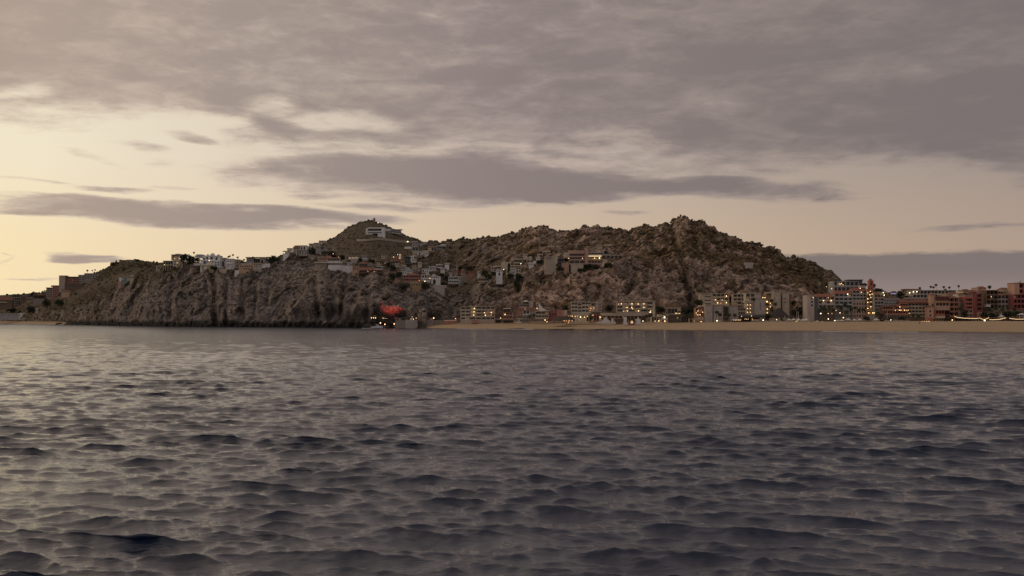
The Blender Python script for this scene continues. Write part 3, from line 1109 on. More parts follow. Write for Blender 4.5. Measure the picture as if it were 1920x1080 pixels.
def palm_meshes(seed, skirt):
    """unit palm: trunk 1 high, crown of feathery drooping fronds with a radius of about .24"""
    r = random.Random(seed)
    bend = r.uniform(-.05, .05)
    pts = [(bend * t * t, 0, t) for t in (0, .25, .5, .75, 1)]
    v, f = tube(pts, [.026, .02, .018, .017, .02])
    tr = verts_mesh('palm_trunk', v, f, 'trunk')
    v, f = [], []
    n = 26
    for i in range(n):
        a = 2.4 * i + r.uniform(-.2, .2)
        up = 1.25 - 1.9 * (i / n) + r.uniform(-.15, .15)
        L = .25 * r.uniform(.85, 1.1)
        prev = None
        x, z, th = 0, 0, up
        for k in range(6):
            t = k / 5
            w = .05 * math.sin(math.pi * min(1, .12 + .85 * t)) + .004
            cx, cy = bend + math.cos(a) * x, math.sin(a) * x
            px_, py_ = -math.sin(a) * w, math.cos(a) * w
            sag = w * .5
            v += [(cx - px_, cy - py_, 1 + z - sag), (cx, cy, 1 + z), (cx + px_, cy + py_, 1 + z - sag)]
            b = len(v) - 3
            if prev is not None:
                f += [(prev, prev + 1, b + 1, b), (prev + 1, prev + 2, b + 2, b + 1)]
            prev = b
            x += math.cos(th) * L / 5
            z += math.sin(th) * L / 5
            th -= .42
    cr = verts_mesh('palm_crown', v, f, 'palm_leaf')
    return tr, cr


PALMS = [palm_meshes(s, 0) for s in (1, 2, 3, 4)]


def crown_mesh(seed, mat, n=520, flat=1.0, leaf=.13):
    """leaf clumps spread through an uneven crown of radius 1"""
    r = random.Random(seed)
    lobes = [(r.uniform(-.5, .5), r.uniform(-.5, .5), r.uniform(-.25, .45), r.uniform(.38, .6)) for _ in range(9)]
    v, f = [], []
    for i in range(n):
        lx, ly, lz, lr = r.choice(lobes)
        d = Vector((r.gauss(0, 1), r.gauss(0, 1), r.gauss(0, 1))).normalized() * lr * r.uniform(.55, 1.05) ** .5
        c = Vector((lx + d.x, ly + d.y, (lz + d.z) * flat))
        a = Vector((r.gauss(0, 1), r.gauss(0, 1), r.gauss(0, .7))).normalized()
        b = a.cross(Vector((r.gauss(0, 1), r.gauss(0, 1), r.gauss(0, 1)))).normalized()
        s = leaf * r.uniform(.6, 1.3)
        k = len(v)
        v += [tuple(c + a * s), tuple(c + b * s * .8), tuple(c - a * s), tuple(c - b * s * .8)]
        f.append((k, k + 1, k + 2, k + 3))
    return verts_mesh('leaf_crown', v, f, mat)


CROWNS = [crown_mesh(s, 'dark_leaf') for s in (5, 6, 7)]
_tv, _tf = tube([(0, 0, 0), (.04, 0, .35), (-.03, .02, .7), (0, 0, 1)], [.09, .07, .055, .03])
_lv, _lf = tube([(.03, 0, .4), (.25, .05, .75), (.4, .1, .95)], [.04, .03, .015], 5)
_tf = _tf + [tuple(i + len(_tv) for i in q) for q in _lf]
_tv = _tv + _lv
_lv, _lf = tube([(0, 0, .5), (-.22, -.1, .8), (-.38, -.12, 1.0)], [.04, .03, .015], 5)
_tf = _tf + [tuple(i + len(_tv) for i in q) for q in _lf]
_tv = _tv + _lv
TREE_TRUNK = verts_mesh('tree_trunk', _tv, _tf, 'trunk')


def palm(px, ytop, ybase, label, group, D=None, k=None, spread=1.0):
    D = D or ground_D(px, ybase)
    x, y, z = P(px, ybase, D)
    h = (ybase - ytop) * D / F * .88
    o = empty('palm_tree', (x, y, z), RNG.uniform(0, 6.28))
    tag(o, label, 'palm tree', group)
    tr, cr = PALMS[RNG.randrange(4) if k is None else k]
    t = link('trunk', tr, None, o)
    w = max(h, 5.0)
    t.scale = (max(h * .55, 6) / 1.0 * .9,) * 2 + (h,)
    c = link('crown', cr, None, o)
    sp = spread * max(9.0, h * .8)
    c.scale = (sp, sp, sp)
    c.location = (0, 0, h - sp)
    return o


def tree(px, ytop, ybase, rpx, label, group=None, D=None, name='broadleaf_tree', k=None, flat=1.0):
    D = D or ground_D(px, ybase)
    x, y, z = P(px, ybase, D)
    h = (ybase - ytop) * D / F
    r = rpx * D / F
    o = empty(name, (x, y, z), RNG.uniform(0, 6.28))
    tag(o, label, 'tree', group)
    t = link('trunk', TREE_TRUNK, None, o)
    t.scale = (max(h * .5, 2), max(h * .5, 2), h * .75)
    c = link('crown', CROWNS[RNG.randrange(3) if k is None else k], None, o)
    c.scale = (r, r, h * .46 * flat)
    c.location = (0, 0, h * .58)
    return o

# ================================================================== houses on the western headland
GL = 'houses on the western headland'
house('terraced_hotel', 'long stepped hillside apartment building with a round end tower, far left slope', 'building', GL, 147, 540, [
    ('W', 111.5, 517.5, 123, 540, 'beige', 2.0), ('R', 110.8, 123.6, 517.5, 'brown'), ('L', 123, 520, 147, 531, 3, 5, 'terracotta', [(1, 2)]), ('L', 147, 515.5, 158, 531, 4, 2, 'mauve'),
    ('L', 158, 512.5, 183, 524, 3, 5, 'mauve'), ('W', 123, 531, 158, 540, 'brown', 3.0), ('P', 124, 532, 157, 539, 2, 8, 3.0), ('W', 158, 524, 176, 531, 'stone', 1.0), ('R', 122, 148, 519.6, 'brown')], depth=10)
house('apartment_block', 'squat beige apartment block below the round tower on the far left slope', 'building', GL, 99, 559, [
    ('L', 87, 540, 98, 559, 5, 2, 'beige'), ('W', 98, 536, 111, 559, 'terracotta'), ('P', 98.5, 538, 110.5, 558, 5, 3, 0.0), ('R', 86, 98.5, 540, 'tile2'), ('R', 97.5, 112, 536, 'tile2')])
house('small_villa', 'small sunlit ochre villa beneath the stepped apartment building', 'house', GL, 122, 550, [('W', 115, 543.6, 130, 550, 'orange'), ('P', 115.5, 545, 129.5, 549, 1, 4, 0.0), ('R', 114.4, 130.6, 543.6, 'tile2')])
house('low_house', 'flat roofed tan house at the left end of the distant row', 'house', GL, 36, 564, [('L', 23, 553, 38, 564, 2, 4, 'stone'), ('R', 22, 39, 552.6, 'brown'), ('W', 38, 555, 50, 564, 'brown'), ('P', 38.5, 556.5, 49.5, 562, 1, 3, 0.0)], D=1700)
house('low_house', 'tan house with four posts in the middle of the distant row', 'house', GL, 58, 565, [('L', 50, 554, 62, 565, 2, 4, 'beige'), ('R', 49.5, 62.5, 553.6, 'brown')], D=1660)
house('low_house', 'wide dark-roofed house at the right end of the distant row', 'house', GL, 73, 565, [('L', 62.5, 554.5, 83, 560, 1, 6, 'brown'), ('W', 62.5, 560, 83, 565, 'stone'), ('R', 61.8, 84, 554, 'tile2')], D=1600)
house('hip_roof_house', 'hip-roofed brown house at the left edge of the frame', 'house', GL, 6, 572, [('W', -14, 562, 22, 572, 'brown'), ('H', -16, 556, 23, 562.4, 'tile2'), ('P', -13, 563.5, 21, 570, 1, 7, 0.0), ('N', 'balcony', -12, 566, 14, 567.5, 'cream', 1.5, 1.5)], D=1650)
house('terrace_house', 'low house with a pale balcony under the distant row', 'house', GL, 31, 572, [('L', 23, 564, 39, 572, 2, 3, 'beige'), ('R', 22.5, 39.5, 563.8, 'tile2')])
house('garden_hut', 'tiny cream hut in the scrub above the far left beach', 'hut', GL, 69, 585, [('W', 67, 579, 71.5, 585, 'cream'), ('P', 67.5, 580, 71, 584, 1, 1, 0.0), ('R', 66.5, 72, 579, 'canvas')])
house('promenade_wall', 'long pale promenade wall above the far left beach', 'wall', None, 41, 592, [('W', -30, 587.5, 36, 592, 'grey'), ('W', 36, 587, 52, 592, 'chalk', .4), ('W', 52, 587.8, 84, 592, 'grey'), ('C', -28, 82, 18, 588, 592, 'stone', .8)])
house('hill_house', 'teal and cream house alone on the slope of the left hill', 'house', GL, 236, 530, [('W', 224, 520.6, 228.5, 527, 'white', 1.0), ('W', 228.5, 520, 238, 530, 'teal'), ('W', 238, 521, 243, 528, 'cream'), ('R', 233, 243.6, 520, 'cream'), ('P', 229, 522, 237.5, 528, 2, 3, 0.0, [(1, 0)]), ('W', 222, 527, 228.5, 531, 'salmon', 1.4)], near=12)
house('hill_house', 'little cream box house uphill of the teal house', 'house', GL, 248, 524, [('W', 244, 517, 252, 524, 'cream'), ('P', 244.5, 518, 251.5, 523, 1, 2, 0.0), ('R', 243.6, 252.4, 517, 'white')], near=12)
house('pergola_house', 'open-framed pergola house on the crest of the left hill', 'house', GL, 238, 493.5, [('W', 239, 488, 252, 493.5, 'sand'), ('P', 239.5, 489, 251.5, 492.5, 1, 4, 0.0), ('C', 224.5, 237.5, 4, 488, 493.5, 'cream', 2.0), ('R', 223.5, 238.5, 488.2, 'cream', .7, 2.4), ('R', 238.8, 252.6, 488, 'sand')], near=0)
house('outlook_room', 'small cream lookout room with a corner post below the cliff-top villas', 'house', GL, 299, 506, [('W', 293.5, 499, 304.5, 506, 'sand'), ('R', 293, 305, 498.6, 'cream'), ('N', 'pier', 293.5, 499, 294.6, 509, 'white', 1.0, .8), ('P', 295, 500, 304, 505, 1, 3, 0.0)])
house('cliff_villa', 'two-tier villa with lit upper windows at the left end of the cliff top', 'villa', GL, 322, 499, [
    ('L', 321.5, 478.5, 341, 487.5, 1, 4, 'cream', [(0, 1), (0, 2)]), ('R', 320.8, 341.6, 478, 'sand'), ('W', 328, 475.6, 336, 478, 'stone', -1), ('L', 306, 489, 324, 497.5, 1, 4, 'sand'), ('W', 325, 487.6, 337, 499, 'cream', 1.5), ('P', 326, 489, 336, 498, 2, 2, 1.5),
    ('C', 307, 320, 4, 497.5, 508, 'cream', 1.5), ('B', 327.4, 484.4, .5), ('B', 337.4, 484.8, .5), ('B', 309, 496.3, .5), ('B', 333.4, 493, 2.0)], depth=9)
house('white_villa', 'large white cliff-top villa with domes, arched windows and a lit terrace', 'villa', GL, 395, 501, [
    ('W', 379, 479, 412, 489, 'white', -1.5), ('W', 376, 486.5, 381, 500, 'white', 1.0), ('L', 381, 489, 402, 496.5, 1, 4, 'white', [(0, 1), (0, 2), (0, 3)]), ('W', 402, 489, 412, 501, 'chalk', .6), ('W', 379, 496.5, 402, 500.5, 'yellow', 1.6), ('O', 397, 478.6, 4.6, 'white'), ('O', 408, 480, 3.6, 'chalk'), ('O', 388, 478.6, 2.6, 'white'),
    ('A', 386, 481, 389, 486, -1.5), ('A', 393.5, 481, 398, 486, -1.5), ('A', 403.5, 482, 407, 487, -1.5), ('A', 380, 483, 383, 487, -1.5), ('W', 366, 476.5, 377.5, 483, 'chalk', -3), ('P', 366.5, 477, 377, 482, 1, 3, -3.0), ('W', 365, 494, 377, 498, 'chalk', 3.5), ('W', 383.5, 500.5, 389.5, 505.5, 'white', 2.0),
    ('P', 402.5, 490, 411.5, 499, 2, 2, .6), ('B', 393.3, 488.6, 1.2, .55, 'white_lamp')], depth=10)
house('blue_grey_house', 'blue-grey house with tall arched window right of the domed white villa', 'house', GL, 417, 502, [('W', 412.4, 484.5, 423, 502, 'mauve'), ('A', 416.4, 490, 420, 500, 0), ('R', 412, 423.4, 484.3, 'grey'), ('P', 413, 486, 422.5, 490, 1, 3, 0.0)])
house('white_house', 'blocky white house with small windows beside the palms on the cliff top', 'house', GL, 430, 503, [('W', 423.2, 486, 437, 503, 'white'), ('P', 424, 488, 436.5, 502, 3, 4, 0.0, [(0, 2)]), ('R', 422.8, 437.4, 486, 'chalk'), ('N', 'balcony', 425, 494.5, 436, 495.5, 'white', 1.2, 1.2)])
house('plain_house', 'plain pinkish house between the blocky white house and the orange house', 'house', GL, 442.5, 503, [('W', 437.4, 487.4, 447.6, 503, 'beige'), ('P', 438, 489, 447, 501, 2, 2, 0.0), ('R', 437.2, 448, 487.2, 'mauve')])
house('cliff_deck', 'cream deck with a pale shade canopy hanging off the cliff edge', 'terrace', GL, 416, 508, [('N', 'terrace', 411, 504, 424, 508, 'cream', 0, 6), ('N', 'canopy', 408, 500, 416.4, 501.6, 'canvas', 1.5, 5), ('C', 409, 415.5, 3, 501.5, 507, 'white', 1.2)])
house('orange_house', 'orange cliff-edge house with a cream parapet', 'house', GL, 461, 508, [('W', 448, 496.5, 475, 508, 'orange'), ('N', 'parapet', 452, 493.5, 472, 496.5, 'cream', .3, 6), ('P', 449, 497.5, 474, 501.5, 1, 6, 0.0), ('P', 455, 502, 474, 506.5, 1, 4, 0.0), ('N', 'terrace', 441, 507, 449, 508.4, 'white', 1.5, 4)])
house('flat_roof_villa', 'grey villa with a wide dark flat roof and a white arch', 'villa', GL, 480, 493, [('W', 462, 484, 476, 493, 'grey'), ('L', 476, 485, 487, 493, 1, 3, 'brown'), ('R', 461, 500, 483.6, 'brown', 1.5, 1.5), ('W', 487, 484.4, 498, 493, 'beige', -.4), ('A', 488, 486, 495, 492.6, .1, 'chalk'), ('A', 489.2, 487.2, 493.8, 492.6, .4), ('P', 463, 486, 475, 491, 1, 3, 0.0), ('O', 473, 483, 2.5, 'slate')])
house('column_pavilion', 'cream pavilion with slim columns right of the orange house', 'pavilion', GL, 482, 506, [('W', 475, 494.5, 489.5, 506, 'sand', -2.5), ('C', 475.5, 489, 5, 494.5, 505.5, 'white', .5), ('R', 474.5, 490, 494.5, 'cream', 1.2), ('P', 476, 496.5, 489, 503, 1, 4, -2.5, [(0, 2)])])
house('garden_wall', 'white garden wall climbing right of the columned pavilion', 'wall', None, 497, 499, [('W', 489.6, 495.4, 497, 499, 'white', 0, 1), ('W', 497, 494.2, 506, 497.2, 'white', 0, 1)], ext=2)
house('glass_corner_house', 'small bright white lookout on the shoulder right of the dark trees', 'house', GL, 535, 478, [('W', 530.5, 471.5, 540.5, 478, 'white'), ('P', 531, 472.5, 540, 477, 1, 3, 0.0, [(0, 0)]), ('R', 529.8, 541.4, 471.3, 'cream'), ('B', 533, 474, .2, .5, 'white_lamp')])
house('bright_house', 'cream house with glowing front at the left of the shoulder cluster', 'house', GL, 546, 473.5, [('W', 538.6, 466.4, 544.6, 473.5, 'cream', .6), ('W', 544.6, 467.4, 553, 473.5, 'white'), ('R', 538, 553.6, 466.3, 'sand'), ('P', 545, 468.4, 552.6, 472.6, 1, 4, 0.0, [(0, 0), (0, 1), (0, 2)])])
house('drum_villa', 'round-fronted cream villa with a colonnade on the shoulder', 'villa', GL, 566, 479.6, [('L', 556, 469.4, 576, 479.6, 1, 6, 'cream'), ('R', 555, 577, 469, 'sand', 1.2, 1.2), ('W', 577, 471, 584, 479, 'beige', -1), ('P', 577.5, 472, 583.5, 477, 1, 2, -1.0), ('C', 557, 575, 7, 470, 479, 'white', 2.4)])
house('arched_house', 'white house with two arches above the round-fronted villa', 'house', GL, 567, 468.6, [('W', 562.5, 461.2, 574.5, 468.6, 'white'), ('A', 564, 462.6, 567.4, 468, 0), ('A', 569, 462.6, 572.6, 468, 0), ('R', 562, 575, 461, 'sand')])
house('dark_roof_house', 'low house under a dark hipped roof on the shoulder skyline', 'house', GL, 555.5, 468, [('W', 550, 464, 562, 468.4, 'beige', -1), ('H', 548.6, 459.6, 563, 464.2, 'tile2'), ('P', 550.5, 465, 561.5, 467.8, 1, 4, -1.0)])
house('stepped_house', 'cream stepped house on the skyline right of the arches', 'house', GL, 580, 469, [('W', 575.5, 461.5, 585, 469, 'sand'), ('W', 579, 457.6, 588, 461.5, 'cream', -2), ('P', 576, 463, 584.6, 468, 1, 3, 0.0), ('R', 578.4, 588.6, 457.5, 'cream')])
house('hillside_terraces', 'pale unfinished terraces stepping up the crest under the villa hill', 'building', GL, 600, 459.5, [('W', 588, 455, 600, 459.5, 'sand'), ('W', 597, 450.6, 610, 455.4, 'sand', -3), ('P', 588.5, 455.8, 599.5, 459, 1, 5, 0.0), ('P', 597.5, 451.4, 609.5, 455, 1, 5, -3.0)], D=1500)
house('grey_house', 'grey three-bay house with a tall chimney left of the pink house', 'house', GL, 600, 476, [('W', 591.6, 463.6, 602, 476, 'mauve'), ('L', 602, 463, 610.6, 470, 1, 2, 'grey'), ('P', 592.4, 465, 601.6, 474, 2, 3, 0.0), ('N', 'chimney', 608, 460.6, 610.4, 468, 'grey', .3, 1.2), ('R', 591, 611, 463, 'stone')])
house('terrace_block', 'low grey terrace house under the dark trees beside the grey chimney house', 'house', GL, 613, 478.4, [('L', 605.6, 472, 620, 478.4, 1, 4, 'mauve'), ('R', 605, 620.6, 471.6, 'grey')])
house('pink_house', 'pinkish house with a row of square windows and an orange tiled gable', 'house', GL, 604, 490.5, [('W', 595.4, 482, 614, 490.5, 'salmon'), ('P', 596.4, 483.4, 613.6, 488.6, 1, 6, 0.0), ('H', 607, 479, 622, 483.4, 'tile'), ('R', 595, 607, 482, 'cream')])
house('long_villa', 'long low villa with pale roof slabs over the sea cliff', 'villa', GL, 618, 496.5, [('N', 'terrace', 589.5, 491.4, 613, 493.6, 'cream', 3, 6), ('W', 591, 493.6, 613, 496.5, 'beige', 1.5), ('P', 592, 493.8, 612, 496.2, 1, 5, 1.5), ('L', 614, 484.6, 636, 490.6, 1, 5, 'mauve'), ('R', 613.6, 637, 484.4, 'salmon', 1.2, 1.2), ('N', 'terrace', 613, 490.6, 641, 493.4, 'chalk', 2.4, 6), ('W', 613, 493.4, 641, 496.5, 'stone', .6), ('B', 635.4, 482.2, .2, .4, 'amber_lamp'), ('B', 625, 476, .2, .35, 'red_lamp')])
house('pool_terrace', 'white pool terrace with a low end wall on the cliff edge', 'terrace', GL, 636, 504.6, [('W', 615, 497.4, 639, 504.6, 'white', 0), ('W', 639.2, 498, 661, 504.6, 'chalk', .5), ('N', 'pier', 633, 496.6, 634, 504.6, 'white', .5, 1), ('N', 'railing', 616, 496.6, 660, 497.2, 'grey', -.5, .15)])
house('lit_window_house', 'low house with a row of bright yellow windows left of the villa hill', 'house', GL, 662, 490.6, [('W', 651, 486.4, 674, 490.6, 'mauve', .4), ('W', 652.5, 480, 672, 486.4, 'beige', -1), ('R', 652, 673, 480, 'stone'), ('P', 653.5, 480.8, 672, 486, 1, 7, -1.0, [(0, 0), (0, 1), (0, 2), (0, 3), (0, 4), (0, 5), (0, 6)], .6, .8), ('B', 656, 483, .3, .55, 'glowing'), ('B', 655.4, 485, .3, .5, 'glowing'), ('B', 662, 483.4, .3, .5, 'glowing'), ('B', 667.4, 482.6, .3, .5, 'glowing'), ('B', 675.4, 487.2, .4, .45, 'white_lamp')])
house('cliff_edge_house', 'sunlit orange cube house on the cliff edge below the yellow windows', 'house', GL, 666.5, 508.6, [('W', 660.5, 500.6, 672.6, 508.6, 'orange'), ('P', 661, 502, 672, 507, 1, 3, 0.0), ('R', 660, 673, 500.4, 'salmon')])
house('red_roof_house', 'dark house with a maroon roof beside the lit yellow windows', 'house', GL, 681, 499.5, [('W', 674, 494.4, 688, 499.5, 'brown'), ('H', 672.6, 490.2, 689.4, 494.6, 'tile2'), ('P', 674.4, 495, 687.6, 499, 1, 5, 0.0)])
house('long_terrace_house', 'long brick-red terrace house with amber lights along the cliff edge', 'house', GL, 694, 512, [('W', 673, 501.4, 701, 507, 'terracotta', -1), ('W', 701, 503, 716, 507, 'mauve', -1), ('L', 675, 507, 716, 512, 1, 9, 'brown', [(0, 3), (0, 6)]), ('R', 672.6, 717, 506.9, 'terracotta', .8, 1.4), ('B', 702, 509.6, 1, .4, 'amber_lamp'), ('B', 689.6, 508.6, 1, .35, 'amber_lamp')])
house('vaulted_house', 'pale house with a rounded vault roof above the brick-red terrace', 'house', GL, 694.5, 501.6, [('W', 689.4, 496, 699.6, 501.6, 'grey'), ('A', 689.4, 491.8, 699.6, 501.6, .05, 'stone'), ('P', 690, 497, 699, 501, 1, 3, .15)])
house('slant_roof_house', 'house with white slanting roof slabs right of the vaulted house', 'house', GL, 711, 506, [('W', 704.4, 500.6, 718, 506, 'slate'), ('R', 704, 712.6, 497.2, 'white', .9), ('R', 706, 718.8, 500.4, 'chalk', .9, 1.6), ('W', 706, 497.2, 713, 500, 'mauve', -1.5), ('R', 704.4, 714, 504.6, 'chalk', .7, 1.2), ('N', 'pier', 716.6, 500, 717.6, 506, 'white', 1, 1)])
house('amber_house', 'small house with amber-lit openings above the slanting roofs', 'house', GL, 714.5, 496.5, [('L', 705.6, 490, 716, 496.5, 1, 3, 'ochre', [(0, 0), (0, 1)]), ('W', 716, 489.4, 724, 496.5, 'brown'), ('P', 716.5, 491, 723.5, 495.5, 1, 2, 0.0, [(0, 1)]), ('R', 705, 724.6, 489.4, 'stone')])
house('tan_house', 'little tan house with a square stair turret at the foot of the villa hill', 'house', GL, 720, 484.5, [('W', 714.6, 479.6, 722, 484.5, 'sand'), ('W', 722, 478, 726.6, 484.5, 'stone', .4), ('P', 715, 480.6, 721.6, 484, 1, 2, 0.0)])
house('tower_house', 'house with a lamp-lit yellow tower in the gap between the hills', 'house', GL, 748, 497.4, [('W', 747.6, 476, 752.6, 486, 'yellow', .6), ('W', 739, 480.6, 747.6, 490, 'terracotta'), ('W', 749.6, 488.4, 759, 497.4, 'ochre', 2), ('P', 740, 482, 747, 489, 2, 2, 0.0), ('P', 750, 489.6, 758.6, 496, 1, 3, 2.0), ('A', 748.6, 478.4, 751.6, 484, .6, 'lit'), ('B', 738, 482, .3, .55), ('B', 745.4, 477.2, .3, .5), ('B', 750, 478, .8, .45), ('B', 749.8, 484.6, .8, .4)])
house('dark_house', 'dark shuttered house right of the yellow tower', 'house', GL, 764, 495, [('L', 759.4, 482.4, 769, 495, 2, 2, 'slate'), ('R', 758.8, 769.6, 482, 'slate')])
house('sunlit_white_house', 'stepped white house catching the light on the slope of the gap', 'house', GL, 779, 486, [('W', 768.6, 479.6, 776, 486, 'white', 1.5), ('W', 774, 472.6, 782.4, 481, 'cream', .4), ('W', 782.4, 472.4, 790.6, 478, 'white'), ('A', 785.4, 473.4, 788.4, 477.6, 0), ('P', 769, 481, 775.6, 485.4, 1, 2, 1.5), ('P', 774.4, 474, 782, 480, 1, 2, .4), ('R', 773.6, 791, 472.4, 'white')])
house('modern_villa', 'modern white villa with a cantilevered slab at the road below the villa hill', 'villa', GL, 771, 470.6, [('N', 'terrace', 758.6, 462.6, 771.6, 466.8, 'white', 2, 6), ('W', 760, 466.8, 774, 470.6, 'ochre'), ('W', 773, 453.6, 782.8, 463, 'mauve', -.5), ('P', 773.4, 455, 782.4, 462, 2, 2, -.5), ('L', 773, 463, 784, 470.6, 1, 2, 'grey'), ('R', 772.6, 783.2, 453.4, 'chalk')])
house('retaining_wall', 'grey stone retaining wall of the road on the saddle', 'wall', None, 792, 461, [('W', 785, 456.4, 792, 461, 'grey', .4, 2), ('W', 792, 453.6, 800, 458.4, 'grey', 0, 2)])
house('cream_villa', 'cream villa with three white piers on the ridge left of the rocky summit row', 'villa', GL, 810, 471.6, [('W', 803, 464.4, 809, 471.6, 'cream', .6), ('L', 809, 463.4, 818, 471.6, 1, 2, 'cream'), ('R', 802.6, 818.4, 463.2, 'sand'), ('W', 792, 469.4, 803, 471.8, 'cream', 1, 2)])
house('ridge_house', 'long low pale house on the saddle skyline', 'house', GL, 827, 467.6, [('L', 818.6, 461.8, 831, 467.6, 1, 4, 'grey'), ('W', 826, 457.6, 836.4, 462, 'chalk', -2), ('P', 826.4, 458.6, 836, 461.6, 1, 4, -2.0), ('R', 818, 832, 461.6, 'white')])
house('ridge_house', 'small pink house highest on the saddle skyline', 'house', GL, 840.5, 458.4, [('W', 836.6, 454.6, 845, 458.4, 'pink'), ('P', 837, 455.2, 844.6, 458, 1, 3, 0.0), ('R', 836.2, 845.4, 454.6, 'cream')])

# ------------------------------------------------------------------ the gap and the middle bench
GM = 'houses on the middle slope'
house('red_villa', 'red-roofed villa with two dark verandas over an ochre base', 'villa', GM, 771, 539, [('L', 757, 516.4, 788.6, 528.4, 2, 7, 'terracotta', (), dict(depth=8)), ('W', 769, 528.4, 788.6, 539, 'ochre', .3), ('P', 770, 530, 788, 537, 1, 4, .3), ('W', 752, 516, 757, 528.4, 'brown'), ('H', 765, 512, 782, 516.4, 'tile'), ('B', 786.2, 526, .6, .4, 'amber_lamp')])
house('salmon_wall', 'salmon garden wall left of the red-roofed villa', 'wall', None, 743, 528, [('W', 736, 524, 750, 528, 'salmon', 0, 2)])
house('white_cluster_house', 'white house with arched terrace right of the red-roofed villa', 'house', GM, 797, 527, [('W', 790, 515, 805, 521, 'white', -1), ('W', 790, 521, 806, 527, 'chalk', .2), ('A', 791.6, 516.4, 794.6, 520.8, -1), ('A', 796.6, 516.4, 799.6, 520.8, -1), ('A', 801.4, 516.4, 804, 520.8, -1), ('R', 789.6, 805.4, 515, 'white'), ('P', 790.6, 522, 805.6, 526.4, 1, 4, .2), ('B', 796.8, 527.4, 1.2, .6, 'white_lamp'), ('B', 806.6, 522, .6, .5)])
house('keyhole_house', 'white house with a big dark arched window above the concrete wall', 'house', GM, 816, 533, [('W', 808.6, 518, 825.4, 533, 'white'), ('A', 812, 523.6, 817, 532.6, 0), ('P', 813, 518.6, 824, 522, 1, 3, 0.0), ('W', 810, 514.4, 816, 518, 'chalk', -1), ('R', 808.2, 820, 518, 'white')])
house('retaining_wall', 'broad trapezoid concrete wall wedged between the rocks', 'wall', None, 823, 548, [('W', 814, 540, 833.6, 548, 'concrete', .4, 4), ('W', 811, 534.4, 837, 540, 'concrete', 0, 5)])
house('stepped_white_house', 'lowest white house of the stepped trio on the gap slope', 'house', GM, 797.5, 513, [('W', 791, 504.8, 804, 513, 'white'), ('A', 792, 506, 795, 510, 0), ('P', 796, 507, 803.6, 512, 1, 2, 0.0), ('R', 790.6, 804.4, 504.6, 'white'), ('N', 'terrace', 792, 510.6, 803, 511.6, 'chalk', 1.2, 1.2)])
house('stepped_white_house', 'middle flat white house of the stepped trio on the gap slope', 'house', GM, 811, 507, [('W', 804.2, 500.8, 817.6, 507, 'chalk'), ('P', 805, 502.4, 817, 506.4, 1, 4, 0.0), ('R', 803.8, 818.4, 500.6, 'white', 1.3, 1.4)])
house('stepped_white_house', 'uppermost white house of the stepped trio on the gap slope', 'house', GM, 823.5, 502.4, [('L', 817.8, 496.8, 828.6, 502.4, 1, 3, 'white'), ('R', 817.2, 830, 496.6, 'white', 1.2, 1.2)])
for (x, y, w, lab, m) in ((753, 506, 9, 'dusky house with a square gable left of the pair of white houses', 'mauve'), (763, 509, 8, 'pale cube house beneath the dark shuttered house', 'chalk'), (757, 515, 10, 'white stucco house just above the red-roofed villa', 'white'), (769, 512, 8, 'narrow white house right above the red tiled roof', 'chalk'), (741, 512, 9, 'brick-coloured cottage among the trees left of the red-roofed villa', 'terracotta'), (731, 506, 9, 'tan cottage in the trees right of the slanting roofs', 'sand')):
    house('small_house', lab, 'house', GM, x, y, [('W', x - w / 2, y - 6, x + w / 2, y, m), ('P', x - w / 2 + .5, y - 5, x + w / 2 - .5, y - 1, 1, 3, 0.0), ('R', x - w / 2 - .4, x + w / 2 + .4, y - 6, m)])
for (x, y, w, h, lab, m) in ((783, 508, 8, 6, 'dim flat house squeezed between the narrow white house and the stepped trio', 'mauve'), (776, 503, 8, 5, 'sand-coloured house under the stepped sunlit white house', 'sand'), (787, 497, 7, 4.5, 'small cream house on the bare slope below the sunlit white house', 'cream'), (733, 489, 8, 5, 'low stone house left of the yellow tower lamps', 'stone'), (724, 512, 9, 5, 'pinkish cottage below the tan cottage in the trees', 'pink'), (744, 500, 7, 5, 'cream hut under the ochre wing of the yellow tower', 'cream'),
                          (830, 508, 8, 4.5, 'plain white hut right of the stepped trio', 'chalk'), (846, 517, 8, 4.5, 'low white annex behind the left end of the long white house', 'chalk'), (912, 508, 8, 5, 'salmon cottage right of the lamp-lit terracotta house', 'salmon'), (682, 484, 9, 4.5, 'grey roof house behind the yellow windows', 'grey'), (700, 490, 9, 4.5, 'tan long house behind the vaulted house', 'sand'), (644, 489, 8, 5, 'beige house between the long villa and the yellow windows', 'beige'), (985, 481, 8, 4, 'thin cream house above the modern cream slabs', 'cream'), (583, 484, 9, 5, 'pale garden house right of the round-fronted villa', 'sand'),
                          (776, 491, 8, 5, 'white box house below the stepped sunlit white house, left', 'white'), (757, 503, 7, 4.5, 'cream cube above the dusky gabled house', 'cream'), (684, 489.5, 8, 4.5, 'white flat house behind the maroon roof', 'chalk'), (727, 497, 8, 5, 'cream house right of the amber openings', 'cream'), (655, 497, 8, 4.6, 'white house standing on the pool terrace', 'white'), (627, 469, 9, 4.5, 'pale house high behind the little red light', 'sand'), (800, 478, 8, 4, 'white ledge house under the cream ridge villa', 'chalk'), (838, 498, 8, 4, 'small white house on the slope above the stepped trio', 'white'), (899, 514, 8, 4.4, 'white lodge right of the stone terrace', 'chalk'), (1009, 487, 8, 4, 'white strip house right of the modern cream slabs', 'white')):
    house('small_house', lab, 'house', GM, x, y, [('W', x - w / 2, y - h, x + w / 2, y, m), ('P', x - w / 2 + .5, y - h + .8, x + w / 2 - .5, y - .8, 1, 3, 0.0), ('R', x - w / 2 - .4, x + w / 2 + .4, y - h, 'white' if m in ('chalk', 'cream') else m)])
